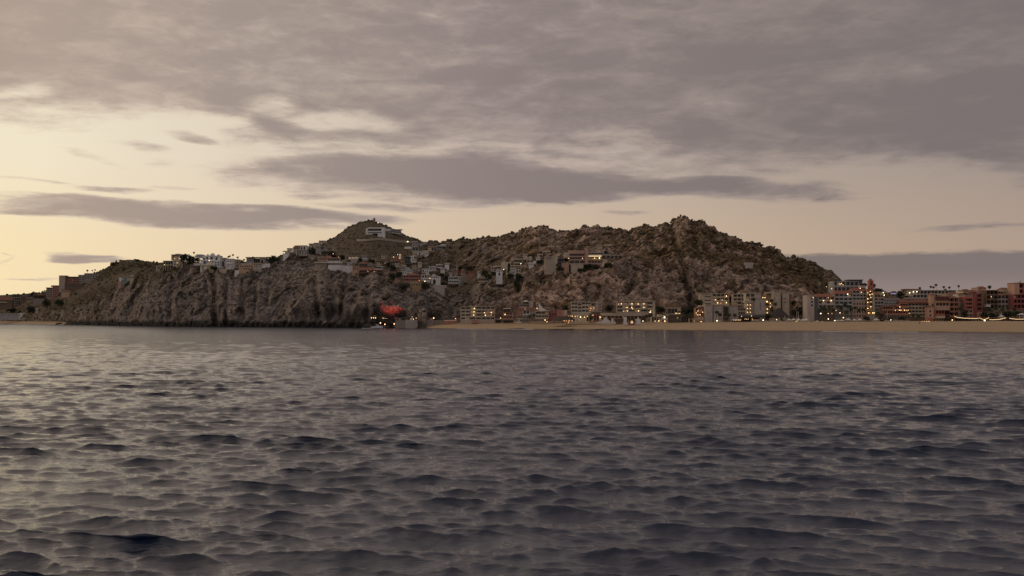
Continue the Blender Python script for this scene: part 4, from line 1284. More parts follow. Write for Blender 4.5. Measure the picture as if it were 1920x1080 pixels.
house('long_white_house', 'long white house with piers and a covered terrace on the middle bench', 'house', GM, 868, 532, [('L', 841, 520, 859.6, 531.6, 2, 4, 'white'), ('W', 859.8, 519.4, 873.6, 527.4, 'chalk'), ('L', 873.6, 519.4, 894.6, 527.4, 1, 4, 'white'), ('R', 840.6, 895, 519.6, 'white', 1.0), ('W', 859.8, 527.4, 870, 533, 'teal', .6), ('P', 860.4, 521, 873, 526.4, 1, 4, 0.0), ('N', 'terrace', 870, 527.6, 896, 529.4, 'cream', 1.5, 4)], depth=10)
house('pale_pavilion', 'low pale pavilion at the right end of the long white house', 'pavilion', GM, 906, 529, [('L', 897, 522, 915, 528.6, 1, 4, 'sand'), ('R', 896.6, 915.6, 521.8, 'cream', 1.2, 1)])
house('stone_terrace', 'rough stone terrace wall with planting above the long white house', 'wall', None, 880, 519, [('W', 864.6, 514.6, 880, 519, 'stone', 0, 2), ('W', 880, 513.6, 896, 518.6, 'grey', -.6, 2)])
house('terracotta_house', 'left terracotta house of the row above the stone terrace', 'house', GM, 855.5, 514, [('W', 852, 507.6, 859, 514, 'salmon'), ('P', 852.4, 509, 858.6, 513, 1, 2, 0.0), ('R', 851.6, 859.4, 507.6, 'tile2')])
house('terracotta_house', 'gabled terracotta house in the middle of the row above the stone terrace', 'house', GM, 868.5, 514, [('W', 864, 507.6, 873.4, 514, 'salmon'), ('H', 863, 504, 874.4, 507.8, 'tile2'), ('P', 864.4, 509, 873, 513, 1, 3, 0.0), ('B', 877.6, 511.8, .4, .4, 'amber_lamp')])
house('terracotta_house', 'right terracotta house with two lamps above the stone terrace', 'house', GM, 886.5, 514.6, [('W', 878.6, 508.4, 894.6, 514.6, 'terracotta'), ('P', 879, 509.6, 894, 513.6, 1, 4, 0.0, [(0, 3)]), ('R', 878, 895, 508.4, 'tile2'), ('B', 892.6, 511, .4, .55), ('B', 896.6, 511.4, .4, .45)])
house('brown_villa', 'long dark brown villa with deep openings set in the boulder slope', 'villa', GM, 884, 507, [('L', 870, 499.6, 897, 507, 1, 7, 'brown'), ('R', 869, 898.4, 499.4, 'tile2', 1.0, 1.0), ('W', 897, 502, 904, 508, 'salmon', .3)])
house('cream_post', 'slender cream gatehouse beside a dark tree on the middle slope', 'house', GM, 857.5, 505, [('W', 855.6, 500, 859.4, 505, 'cream'), ('P', 856, 501, 859, 504, 1, 1, 0.0), ('R', 855.2, 859.8, 500, 'cream')])
house('grey_cottage', 'tiny grey cottage with one window left of the white cliff house', 'house', GM, 923, 507.4, [('W', 920, 501, 926.4, 507.4, 'mauve'), ('P', 920.6, 502, 926, 506.4, 1, 1, 0.0), ('R', 919.6, 926.8, 501, 'chalk')])
house('white_cliff_house', 'white cliff house with an arched door beneath the cream roof slab', 'house', GM, 936, 519.6, [('W', 930, 506.4, 942, 519.6, 'white'), ('A', 934.6, 511, 938, 516.6, 0), ('P', 931, 507.4, 941.6, 510.4, 1, 3, 0.0), ('W', 932, 516.6, 939, 519.8, 'chalk', 1.0), ('R', 929.6, 942.4, 506.4, 'chalk'), ('B', 944.4, 505.4, .3, .42, 'white_lamp')])
house('slab_villa', 'villa with a long cream roof slab left of the cypress', 'villa', GM, 940, 504.6, [('R', 929.4, 950, 500.6, 'cream', 2.6, 1.5), ('L', 931, 500.6, 949, 504.8, 1, 5, 'beige')])
house('cream_cliff_villa', 'cream curved villa with slanted roofs on the cliff edge right of the cypress', 'villa', GM, 963, 515.6, [('W', 949, 503.4, 956, 515.6, 'cream', 1.2), ('W', 956, 501.6, 967, 514, 'white'), ('W', 967, 498.4, 976.4, 512.6, 'sand', -.6), ('N', 'roof', 954, 497, 976.6, 499, 'cream', 1.6, 8), ('P', 956.6, 503, 966.6, 512.6, 2, 3, 0.0), ('A', 951, 506, 954.6, 512, 1.2), ('P', 967.6, 501, 976, 511, 2, 2, -.6), ('B', 976.6, 494.6, .4, .5, 'white_lamp')])
house('modern_cream_villa', 'modern cream villa with long horizontal slabs above the cliff-edge villa', 'villa', GM, 976, 493.6, [('N', 'roof', 962, 485, 987.6, 487, 'cream', 1.5, 8), ('L', 963, 487, 987, 493.6, 1, 6, 'cream', [(0, 4)]), ('W', 987, 482, 991.6, 493, 'mauve', .5), ('W', 992, 480.4, 997.6, 488.6, 'cream', -.6), ('N', 'terrace', 940, 491.4, 958, 493.2, 'cream', 1.0, 4)])
house('white_lookout', 'white lookout house with a round bay on the rock right of the cream slabs', 'house', GM, 999, 499, [('W', 991.4, 492.4, 1001, 499, 'white'), ('W', 1001, 491.4, 1008, 495.4, 'chalk', -.8), ('O', 1003, 492.4, 3.2, 'white'), ('P', 992, 493.6, 1000.6, 498, 1, 3, 0.0)])
house('canopy_terrace', 'cream roof terrace with a thin flat canopy above the beige block', 'terrace', GM, 1018, 480.6, [('W', 1007.6, 476, 1017.6, 480.6, 'cream'), ('N', 'canopy', 1016.6, 470.4, 1032, 471.8, 'white', 2, 6), ('C', 1017.4, 1031, 3, 471.6, 480, 'cream', 1.5), ('P', 1008, 477, 1017, 480, 1, 3, 0.0)])
house('beige_block', 'blank beige block house left of the big pink villa', 'house', GM, 1033, 501.6, [('W', 1021.4, 482, 1036, 501.6, 'beige'), ('W', 1036, 480.4, 1045, 500, 'sand', -.8), ('A', 1042.4, 494.6, 1046, 500, -.6), ('R', 1021, 1036.4, 482, 'cream'), ('P', 1023, 484, 1034, 487, 1, 3, 0.0)])
house('glass_link', 'dark glazed link between the beige block and the pink villa', 'building', GM, 1051, 500, [('L', 1045.6, 485.4, 1056.6, 499.6, 2, 3, 'slate'), ('R', 1045.2, 1057, 485, 'grey')])
house('pink_villa', 'large pink modern villa with a chimney tower and a glowing golden balcony', 'villa', GM, 1098, 503, [
    ('W', 1058, 473.4, 1067.6, 482, 'sand', -.6), ('N', 'terrace', 1056, 482, 1068, 484, 'pink', 1, 4), ('W', 1067.6, 469.6, 1097, 475.6, 'salmon', .2), ('L', 1067.6, 475.6, 1097, 488, 2, 1, 'pink', (), dict(depth=10, recess=3.0)), ('L', 1067.6, 488, 1097, 495.6, 1, 3, 'pink', (), dict(depth=10, recess=2.6)), ('W', 1097.2, 464.4, 1102.8, 496, 'salmon', 1.0, 5),
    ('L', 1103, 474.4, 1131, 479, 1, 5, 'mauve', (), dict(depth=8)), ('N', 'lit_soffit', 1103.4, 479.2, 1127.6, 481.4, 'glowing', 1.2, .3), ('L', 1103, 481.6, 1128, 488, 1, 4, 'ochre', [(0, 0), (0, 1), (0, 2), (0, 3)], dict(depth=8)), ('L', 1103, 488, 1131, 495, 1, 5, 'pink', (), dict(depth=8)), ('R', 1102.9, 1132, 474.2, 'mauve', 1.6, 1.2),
    ('L', 1129, 479, 1160, 487.4, 1, 4, 'pink', (), dict(depth=8, front=-2.0)), ('N', 'sloping_roof', 1131, 476.4, 1148, 479, 'grey', -1.6, 8), ('N', 'sloping_roof', 1146, 477.6, 1166, 479, 'grey', -1.8, 8), ('O', 1125.6, 471.6, 3.2, 'mauve', 5), ('N', 'foundation', 1053.6, 493, 1066.8, 502, 'salmon', .6, 6), ('N', 'foundation', 1070, 496, 1094, 503, 'sand', .4, 6), ('N', 'foundation', 1131.4, 487.6, 1155, 494, 'pink', -1.0, 6),
    ('B', 1114.8, 484.2, .8, .6), ('B', 1123.8, 484, .8, .75, 'white_lamp'), ('B', 1092, 484.4, .3, .45), ('B', 1066, 484.4, .3, .4)], depth=10, D=None)
house('retaining_wall', 'grey concrete wall panel high on the right-hand slope', 'wall', None, 1404.5, 503, [('W', 1398.6, 492.4, 1411.6, 503, 'concrete', 0, 3), ('W', 1396.4, 492, 1413.6, 497, 'concrete', -.5, 3)], near=16, ext=0)

# ------------------------------------------------------------------ the hill with the villa
house('hilltop_villa', 'white villa with a curved terrace wall near the top of the pointed hill', 'villa', None, 704, 441, [('W', 686, 427.6, 690, 441, 'white', 1.5), ('N', 'roof', 690, 426.4, 721, 428.6, 'white', 1.2, 10), ('W', 690, 428.6, 716, 433, 'slate', -3), ('P', 691, 429, 715, 432.6, 1, 8, -3.0), ('N', 'balcony', 690, 433, 716, 434.8, 'white', 2, 5), ('W', 690, 434.8, 716, 438, 'chalk', -1), ('P', 691, 435.4, 715, 437.6, 1, 8, -1.0), ('W', 715.4, 426.6, 721.4, 440, 'white', 1.5), ('W', 690, 438, 699, 440.6, 'white', 1.2), ('W', 708, 437.6, 715.4, 439.6, 'white', 1.0),
      ('B', 692.6, 426.6, .5, .6, 'lit'), ('B', 697, 426.4, .5, .6, 'lit'), ('B', 712, 427.4, 1, .6, 'lit')], depth=12)
house('hilltop_wing', 'grey-white stepped wing right of the curved-terrace villa on the pointed hill', 'villa', None, 737, 438.6, [('W', 722, 429, 733, 433, 'chalk'), ('L', 724, 433, 741, 437, 1, 7, 'chalk'), ('W', 733, 431, 751, 434, 'chalk', -3), ('L', 741, 434, 752, 438.4, 1, 4, 'chalk'), ('R', 732, 754, 430.8, 'grey', 1), ('P', 733.6, 431.4, 750.6, 433.8, 1, 7, -3.0)], depth=10)
house('summit_tower', 'square stone tower on the very top of the pointed hill', 'tower', None, 701, 416, [('W', 699.4, 410.6, 703.2, 416, 'stone'), ('W', 700, 408.2, 702.6, 410.6, 'stone', -1, 4), ('P', 699.8, 411.6, 702.8, 414.6, 1, 1, 0.0)], D=1895, ext=8, depth=6)
def hill_road():
    """the retaining wall of the road cut into the pointed hill, following the slope"""
    pts = [(668, 449.5), (676, 450.3), (688, 449.6), (700, 448.4), (710, 447.6), (722, 448.8), (736, 450.6), (750, 452.2), (764, 453.2), (776, 454.2)]
    w = []
    for x, y in pts:
        D = ground_D(x, y + 1.6, 1700) - 7
        w.append((np.array(P(x, y + 2.2, D)), np.array(P(x, y - 1.7, D))))
    v, f = [], []
    for a, b in w:
        v += [tuple(a), tuple(b), tuple(b + np.array((0, 5, 0))), tuple(a + np.array((0, 5, -2)))]
    for i in range(len(w) - 1):
        for k in range(4):
            f.append((4 * i + k, 4 * i + (k + 1) % 4, 4 * i + 4 + (k + 1) % 4, 4 * i + 4 + k))
    f += [(0, 1, 2, 3), tuple(range(len(v) - 1, len(v) - 5, -1))]
    o = link('road_wall', verts_mesh('road_wall', v, f, 'beige'))
    tag(o, 'long tan retaining wall of the road across the pointed hill', 'wall')


hill_road()

# ================================================================== the beach front
GB = 'hotel buildings along the beach'
def hotel(*a, **k):
    k.setdefault('near', 0)
    k.setdefault('ext', 2)
    k.setdefault('depth', 12)
    return house(*a, **k)


hotel('beach_hotel', 'four-storey tan hotel at the left end of the beach with lamp-lit balconies', 'hotel', GB, 895, 603.5, [
    ('L', 864, 575.8, 881, 600.8, 4, 2, 'sand', [(0, 1)]), ('L', 881, 575, 903, 600.8, 4, 2, 'sand', [(3, 0), (2, 0), (1, 0)]), ('L', 903.4, 575.2, 927.6, 600.8, 4, 3, 'beige', [(2, 1), (1, 1), (2, 2)]), ('R', 863.4, 881, 575.6, 'cream'), ('R', 880.6, 912.6, 574.6, 'cream'), ('R', 914, 928, 575, 'sand'), ('W', 864, 600.8, 928, 606, 'beige', 1.0), ('N', 'stairs', 886, 599.6, 896, 606, 'terracotta', 4, 3), ('N', 'chimney', 892, 572.4, 894, 575, 'cream', -3, 2),
    ('B', 889.5, 578.4, .3, .6), ('B', 888.7, 584.7, .3, .55), ('B', 888.3, 590.6, .3, .55), ('B', 908.6, 586, .3, .5), ('B', 910, 591, .3, .6), ('B', 921.2, 585.8, .3, .55), ('B', 921.5, 590.4, .3, .4, 'amber_lamp')], depth=14, D=872)
for (x0, x1, lab) in ((915, 928.4, 'beach bar canopy nearest the left hotel, white top on posts'), (929, 940.6, 'middle white beach bar canopy beside a red bush'), (942, 962.6, 'widest white beach bar canopy under the small pavilion')):
    hotel('beach_canopy', lab, 'canopy', 'white canopies above the sand', (x0 + x1) / 2, 605.4, [('N', 'canopy', x0, 597.6, x1, 599, 'canvas', 1, 6), ('C', x0 + .8, x1 - .8, 4, 599, 605.4, 'wood', .4), ('W', x0 + 1, 600.5, x1 - 1, 605.4, 'brown', -3, 2), ('P', x0 + 1.5, 600.8, x1 - 1.5, 604.6, 1, 4, -3.0)])
hotel('pavilion', 'small two-storey pavilion with a white flat roof behind the beach canopies', 'pavilion', GB, 951, 598.6, [('N', 'roof', 943.4, 577.8, 957.4, 579.2, 'canvas', 1, 8), ('C', 944.4, 956.4, 3, 579.2, 585, 'brown', .2), ('L', 944, 579.4, 957, 585.4, 1, 3, 'brown', (), dict(rail=0, depth=7)), ('L', 943.6, 585.6, 960, 598.6, 2, 3, 'terracotta', [(1, 0)], dict(depth=8)), ('B', 947, 589.7, .5, .55), ('B', 938.7, 596.3, 2, .45)], D=855)
hotel('stacked_resort', 'terracotta resort building stacked in terraces on the cliff foot left of the sail', 'hotel', GB, 986, 606, [
    ('N', 'roof', 980.6, 564.6, 991.4, 566, 'canvas', 0, 8), ('N', 'roof', 983.4, 562.8, 989, 564.6, 'canvas', -1, 5), ('L', 981.4, 566, 991, 570.4, 1, 3, 'brown', (), dict(rail=0)), ('W', 991.4, 564.4, 1000, 577, 'beige', -1), ('W', 1000.2, 565, 1005.4, 577, 'brown', -2), ('L', 974.6, 570.4, 988, 577, 1, 3, 'beige'), ('W', 971.4, 577, 1003, 581.8, 'terracotta', .6), ('P', 973, 577.6, 1001, 581, 1, 6, .6, [(0, 2)]),
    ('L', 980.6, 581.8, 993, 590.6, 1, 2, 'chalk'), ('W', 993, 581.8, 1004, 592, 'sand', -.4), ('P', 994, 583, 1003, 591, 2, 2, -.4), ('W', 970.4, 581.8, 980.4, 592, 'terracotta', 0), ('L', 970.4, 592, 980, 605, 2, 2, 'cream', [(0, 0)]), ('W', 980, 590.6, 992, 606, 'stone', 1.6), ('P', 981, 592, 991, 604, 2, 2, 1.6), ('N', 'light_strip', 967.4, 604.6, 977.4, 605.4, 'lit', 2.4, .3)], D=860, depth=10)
p = hotel('sail_pavilion', 'open pavilion with a white peaked fabric sail roof', 'pavilion', GB, 1016, 597.4, [('L', 1004.4, 584, 1028, 597.4, 2, 4, 'sand', [(1, 3)], dict(depth=10)), ('N', 'terrace', 1002, 583, 1010, 584.6, 'sand', 1, 6), ('B', 1007, 578.2, .4, .6, 'amber_lamp'), ('C', 1010, 1027, 3, 578, 584, 'wood', 0)], D=845)


def sail_roof(p):
    n, v, f = 9, [], []
    for i in range(n):                      # from the mast out to the low corner
        t = i / (n - 1)
        x = 1009.6 + 18.8 * t
        zt = 566 + 17.4 * (1 - (1 - t) ** 2.1) * .92
        for j in range(5):
            u = j / 4
            v.append((p.X(x) + .3 * u, -3.0 + 9 * u, p.Z(zt + (583.4 - zt) * (1 - math.sin(math.pi * (.08 + .84 * u))) * .9)))
    for i in range(n - 1):
        for j in range(4):
            a = i * 5 + j
            f.append((a, a + 1, a + 6, a + 5))
    k = len(v)
    for i in range(n):                      # hanging front edge of the cloth
        a = v[i * 5]
        t = i / (n - 1)
        x = 1009.6 + 18.8 * t
        zt = 566 + 17.4 * (1 - (1 - t) ** 2.1) * .92
        v += [(a[0], -3.02, p.Z(zt)), (a[0], -3.1, p.Z(583.2))]
    for i in range(n - 1):
        f.append((k + 2 * i, k + 2 * i + 2, k + 2 * i + 3, k + 2 * i + 1))
    p.mesh('sail', verts_mesh('sail', v, f, 'canvas'))
    p.box('mast', 1009, 565.6, 1009.8, 584, 'wood', 2.6, .4)


sail_roof(p)
hotel('red_wall_building', 'windowless dark red building right of the sail roof', 'building', GB, 1042, 597, [('W', 1028.8, 582.4, 1044, 597, 'crimson'), ('W', 1044, 581, 1056.4, 597, 'terracotta', .5), ('W', 1056.4, 581.4, 1063.4, 597, 'sand', 0), ('W', 1063.4, 581.6, 1070, 597, 'brown', -.6), ('P', 1030, 585, 1043, 594, 1, 3, 0.0)], D=850)
hotel('beach_hotel', 'three-storey cream hotel with square openings behind the red-lit beach restaurant', 'hotel', GB, 1090, 590, [
    ('L', 1071.8, 567, 1083, 587, 3, 2, 'cream'), ('L', 1083, 568.6, 1091, 587, 3, 1, 'sand'), ('L', 1091, 566.4, 1097.6, 587, 3, 1, 'cream'), ('L', 1097.6, 566.4, 1108, 587, 3, 2, 'cream', [(1, 1)]), ('R', 1071, 1079, 566.8, 'cream', 1.4), ('R', 1085, 1098, 566.2, 'cream', 1.4), ('L', 1108, 568, 1116, 584, 2, 1, 'sand', [(0, 0)]), ('W', 1116, 566.4, 1128.6, 585, 'beige', -.8), ('N', 'pier', 1118, 564.6, 1121, 585, 'sand', 0, 4), ('P', 1122, 568, 1128, 584, 3, 2, -.8), ('R', 1107.6, 1117, 567.6, 'cream'), ('N', 'terrace', 1056, 587.2, 1104, 590.2, 'sand', 3, 10), ('B', 1107.6, 578, 1, .5, 'amber_lamp'), ('B', 1113.4, 577.6, .6, .45, 'amber_lamp'), ('B', 1106, 582.4, .6, .4, 'amber_lamp')], D=860, ext=6)
hotel('beach_restaurant', 'open beach restaurant crowded with golden lamps under the cream terrace', 'restaurant', GB, 1086, 604, [('L', 1058, 591, 1104, 604, 1, 12, 'cream', [(0, i) for i in range(2, 11)], dict(depth=9, rail=0.6)), ('L', 1104, 590.6, 1128, 604, 1, 5, 'terracotta', [(0, 1), (0, 4)], dict(depth=9)),
    *[('B', x, y, .6, r, m) for x, y, r, m in ((1066, 593, .4, 'amber_lamp'), (1069.4, 593, .4, 'amber_lamp'), (1072.8, 593, .5, 'lamp'), (1078.6, 593.2, .4, 'lamp'), (1082.6, 593, .3, 'lamp'), (1088.4, 594.5, .6, 'white_lamp'), (1096, 594.6, .5, 'lamp'), (1101, 593, .4, 'lamp'), (1111.6, 591, .5, 'amber_lamp'), (1125, 594.6, .6, 'lamp'))]], D=815)


def thatch_roof(name, label, x0, x1, ytop, ybase, D, xt0=None, xt1=None, lamps=(), cat='palapa'):
    p = Place(name, label, cat, 'thatched palapas on the beach', (x0 + x1) / 2, ybase, D)
    h = (ybase - ytop) * p.s
    bm = bmesh.new()
    w = (x1 - x0) * p.s / 2
    xt0, xt1 = (xt0 if xt0 is not None else (x0 + x1) / 2 - 1), (xt1 if xt1 is not None else (x0 + x1) / 2 + 1)
    n, rings = 18, 5
    rr = random.Random(int(x0))
    vs = []
    for k in range(rings):
        t = k / (rings - 1)
        for i in range(n):
            a = 2 * math.pi * i / n
            cx = (xt0 + xt1) / 2 * (1 - t) + (x0 + x1) / 2 * t
            rx = ((xt1 - xt0) / 2 * (1 - t) + (x1 - x0) / 2 * t) * p.s
            ry = min(w, 9) * (0.08 * (1 - t) + t)
            j = 1 + rr.uniform(-.05, .05) * t
            vs.append(bm.verts.new((p.X(cx) + rx * math.cos(a) * j, 9 + ry * math.sin(a) * j, h * (1 - .68 * t ** 1.25) + rr.uniform(-.25, .25))))
    for k in range(rings - 1):
        for i in range(n):
            bm.faces.new((vs[k * n + i], vs[(k + 1) * n + i], vs[(k + 1) * n + (i + 1) % n], vs[k * n + (i + 1) % n]))
    bm.faces.new(vs[:n])
    p.mesh('thatch', _bm_mesh('thatch', bm, 'thatch'))
    for i in range(6):
        x = x0 + (x1 - x0) * (i + .5) / 6
        p.box('post', x - .3, ybase - (ybase - ytop) * .42, x + .3, ybase, 'wood', -1.5 if i in (0, 5) else 0.0, .35, 1.5)
    for x, y, r, m in lamps:
        p.lamp(x, y, 0.6, r, m)
    return p


thatch_roof('palapa', 'long dark thatched roof over a row of red lamps below the red wall', 1036, 1080, 593.4, 605.6, 790, 1046, 1074, [(1057.6, 601.2, .42, 'amber_lamp'), (1062, 601.4, .36, 'amber_lamp'), (1067, 600.8, .42, 'amber_lamp'), (1072.4, 601.2, .36, 'amber_lamp'), (1066, 604, .45, 'amber_lamp'), (1026.4, 603.4, .3, 'amber_lamp')])
hotel('terrace_wall', 'long cream terrace wall beneath the right-hand lamp-lit hotel', 'wall', None, 1171, 595, [('W', 1127, 586.6, 1150, 592, 'sand', 0, 5), ('W', 1150, 587, 1215.4, 592.4, 'beige', .4, 5), ('W', 1130, 592, 1212, 596, 'brown', -4, 3), ('C', 1131, 1211, 12, 592, 597, 'sand', 0)], D=835, ext=3)
hotel('beach_hotel', 'three-storey hotel with five lamp-lit bays above the long cream terrace wall', 'hotel', GB, 1192, 589, [
    ('L', 1157, 566, 1189, 586.4, 3, 3, 'beige', [(2, 0), (2, 1), (2, 2), (1, 1), (0, 1)]), ('L', 1189.2, 566, 1214, 586.4, 3, 2, 'beige', [(2, 0), (2, 1), (1, 1), (0, 0)]), ('L', 1214, 566, 1224, 586.4, 3, 1, 'sand'), ('W', 1224, 565, 1228.4, 588, 'sand', .3), ('R', 1156.4, 1228.8, 565.4, 'sand', 1.2),
    *[('B', x, y, .5, r, m) for x, y, r, m in ((1164.8, 569.6, .5, 'lamp'), (1184.8, 569.7, .55, 'lamp'), (1196.4, 570, .5, 'lamp'), (1207, 569.8, .5, 'lamp'), (1175.7, 576.6, .5, 'lamp'), (1184.4, 576.2, .55, 'lamp'), (1186, 579, .4, 'lamp'), (1207, 576.3, .5, 'lamp'), (1176, 583, .5, 'lamp'), (1197, 583, .6, 'lamp'), (1218.8, 585.2, .55, 'white_lamp'), (1220, 582.6, .4, 'lamp'), (1159.4, 570.4, .35, 'amber_lamp'), (1169, 583.6, .3, 'lamp'))]], D=850, depth=14, ext=4)


def swoop(label, pts, D, px, py, depth=3.0):
    """white free-form garden wall: an outline with real thickness"""
    p = Place('sculpted_wall', label, 'wall', 'white sculpted walls on the beach', px, py, D)
    n = len(pts)
    v = [(p.X(a), -depth / 2, p.Z(b)) for a, b in pts] + [(p.X(a), depth / 2, p.Z(b)) for a, b in pts]
    f = [tuple(range(n - 1, -1, -1)), tuple(range(n, 2 * n))] + [(i, (i + 1) % n, (i + 1) % n + n, i + n) for i in range(n)]
    p.mesh('wall', verts_mesh('sculpted_wall', v, f, 'chalk'))
    return p


swoop('white sculpted wall sweeping up to a curled tip right of the golden restaurant', [(1117, 606.4), (1120, 604), (1128, 603), (1132, 599), (1134, 595), (1137, 594), (1138.4, 598), (1141, 600), (1144, 602), (1144.4, 606.4)], 800, 1131, 606.4)
swoop('low white wall leaning left between the curled wall and the white pillar', [(1145.6, 607), (1147, 597), (1149.6, 596), (1150.4, 602), (1154, 604), (1154.6, 607)], 798, 1150, 607)
swoop('white pillar wall standing alone on the sand', [(1169.6, 608.6), (1169.4, 595), (1167.6, 594.4), (1168, 592.6), (1171, 594.2), (1175, 594.4), (1175.2, 608.6)], 786, 1172, 608.6, 2.0)
swoop('white wall with a spike left of the small lamp', [(1191, 607.6), (1192, 602), (1189.6, 598.6), (1195, 598), (1196.6, 594), (1198, 598), (1200.8, 598.4), (1201, 608)], 790, 1196, 608, 2.0)
hotel('beach_hut', 'small round-topped hut glowing orange between the white walls', 'hut', None, 1184, 608, [('W', 1179, 600, 1190, 608, 'brown', 0, 4), ('A', 1182, 601, 1187, 607, 0, 'lit'), ('R', 1178.4, 1190.6, 600, 'thatch'), ('B', 1185, 604, .5, .6, 'amber_lamp')], D=788, ext=1)
hotel('garden_house', 'brown garden house behind the orange-glowing hut', 'house', GB, 1160, 606, [('W', 1153, 598, 1167, 606, 'brown', 0, 5), ('P', 1154, 599, 1166, 605, 1, 4, 0.0), ('R', 1152.6, 1167.4, 597.8, 'terracotta')], D=806)
hotel('beach_restaurant', 'low sand-coloured restaurant with one very bright lamp right of the lamp-lit hotel', 'restaurant', GB, 1238, 606, [('L', 1222, 594, 1240, 606, 1, 4, 'sand', [(0, 3)]), ('W', 1236, 589.6, 1241, 594, 'sand', -1), ('L', 1240.4, 592, 1252, 606, 2, 2, 'beige', [(0, 1)]), ('R', 1221.4, 1240.6, 593.8, 'sand'), ('R', 1240, 1252.6, 591.8, 'sand'), ('B', 1245.4, 595, .9, .85, 'white_lamp'), ('B', 1246, 602, .9, .6, 'lamp'), ('B', 1234.8, 601.8, .8, .55, 'lamp'), ('B', 1228, 602, .8, .4, 'lamp'), ('B', 1204.6, 602, 3, .45, 'white_lamp')], D=808)
hotel('tower_pavilion', 'dark pavilion with a flat roof and two lamps below the bare rock face', 'pavilion', GB, 1264, 590, [('N', 'roof', 1250, 577, 1277, 578.6, 'sand', 1, 8), ('L', 1252, 578.6, 1276.4, 590, 1, 4, 'stone', (), dict(depth=8)), ('N', 'pier', 1270, 578.6, 1276, 583, 'sand', .4, 4), ('B', 1267.2, 587.3, .6, .5), ('B', 1274.4, 587.6, .6, .55), ('B', 1271, 587.2, .6, .3)], D=850)
hotel('garden_building', 'dim garden building between the bright lamp restaurant and the lit corner bay', 'building', GB, 1272, 606.6, [('W', 1253, 591, 1277, 606.6, 'brown', 0, 8), ('P', 1254, 593, 1276, 604.6, 2, 6, 0.0, [(1, 4)]), ('L', 1277.4, 594, 1299, 606.6, 1, 5, 'brown', [(0, 3)]), ('R', 1252.4, 1300, 590.8, 'stone', .8), ('B', 1292, 605.6, 1, .35)], D=815)

# the big resort in the middle of the bay
hotel('resort_block', 'wide tan resort block with one plain and one lamp-lit half under the ridge', 'hotel', 'blocks of the big tan resort', 1340, 574, [
    ('W', 1314, 551.6, 1334.6, 574, 'sand', 0), ('P', 1320, 553, 1334, 573, 3, 1, 0.0, (), .8, .3), ('L', 1336, 551, 1366.4, 572, 3, 4, 'sand', [(0, 1), (0, 2), (0, 0), (1, 0)]), ('R', 1313.4, 1335, 551.4, 'cream'), ('R', 1334.6, 1367, 550.8, 'sand'), ('W', 1334.6, 552, 1336, 574, 'sand', .5),
    ('B', 1361.6, 555, .5, .65), ('B', 1341.4, 562, .5, .55, 'amber_lamp'), ('B', 1345.2, 568, .5, .6), ('B', 1361.6, 567.6, .5, .7), ('B', 1354, 562.2, .5, .3, 'white_lamp'), ('B', 1351, 568.6, .5, .35, 'amber_lamp')], D=880, ext=12)
hotel('resort_block', 'resort block with brown shutters right of the dark gap', 'hotel', 'blocks of the big tan resort', 1387, 573, [('L', 1375, 552, 1398, 572, 3, 3, 'sand', [(0, 0)]), ('R', 1374.4, 1388, 551.8, 'sand'), ('R', 1387, 1398.4, 550, 'cream', 1.2), ('W', 1387.4, 550, 1398, 552, 'cream', -.4)], D=872, ext=12)
hotel('lit_stair_tower', 'slim tower with stacked pairs of glowing openings', 'tower', 'blocks of the big tan resort', 1407, 592, [('L', 1398.4, 550.6, 1415.8, 565, 2, 2, 'cream', [(0, 0)], dict(rail=.5)), ('L', 1399.4, 567.6, 1409.8, 588, 3, 2, 'sand', [(0, 0), (0, 1), (1, 0), (1, 1), (2, 0), (2, 1)]), ('W', 1409.8, 565, 1415.8, 592, 'mauve', -.4), ('W', 1398.4, 565, 1415.8, 567.6, 'sand', 0), ('W', 1399.4, 588, 1409.8, 592, 'sand', .2), ('R', 1398, 1416.4, 550.4, 'cream'), *[('B', x, y, .5, .38, 'lamp') for x in (1401.2, 1406.6) for y in (571.6, 578.4, 585.4)], ('B', 1397.4, 581.6, .4, .35, 'amber_lamp')], D=850, ext=4)
hotel('resort_block', 'blank grey resort gable between the slim glowing tower and the lamp column', 'hotel', 'blocks of the big tan resort', 1425, 590, [('W', 1416.4, 549.8, 1429, 561, 'mauve', -3), ('W', 1416, 560, 1434.4, 590, 'concrete', .2), ('R', 1415.6, 1429.6, 549.6, 'sand', .8, -2.4, 10), ('P', 1417, 561, 1434, 589, 1, 1, .2, (), .06, .5), ('R', 1415.8, 1434.8, 559.8, 'sand', .7)], D=848, ext=6)
hotel('lamp_column_block', 'narrow recessed block with a column of lamps up its dark bays', 'hotel', 'blocks of the big tan resort', 1442, 590, [('L', 1434.6, 561, 1450.6, 589, 4, 2, 'ochre', [(3, 0), (1, 0), (2, 1), (0, 0)], dict(rail=.7)), ('W', 1430, 556, 1438.6, 561, 'brown', -3), ('B', 1431.8, 558, -2.6, .5), ('B', 1435.8, 558, -2.6, .5), ('B', 1437.6, 565.7, .5, .75), ('B', 1444, 568.6, .5, .45), ('B', 1443.8, 575.3, .5, .45), ('B', 1438.2, 579.6, .5, .55), ('B', 1438.2, 586.5, .5, .5)], D=862, ext=6)
hotel('resort_tower', 'tall pale resort tower with a bright open frame on its left', 'hotel', 'blocks of the big tan resort', 1451, 578, [('N', 'roof', 1438.6, 547.8, 1451.6, 550, 'cream', 0, 12), ('N', 'pier', 1447.4, 550, 1451.6, 578, 'cream', 0, 10), ('W', 1451.8, 546.6, 1463.8, 578, 'sand', .4), ('W', 1439, 550, 1447.4, 562, 'ochre', -4), ('P', 1453, 549, 1463, 560, 1, 2, .4, (), .12, .2), ('R', 1451.4, 1464.2, 546.6, 'sand', .6)], D=880, ext=10)
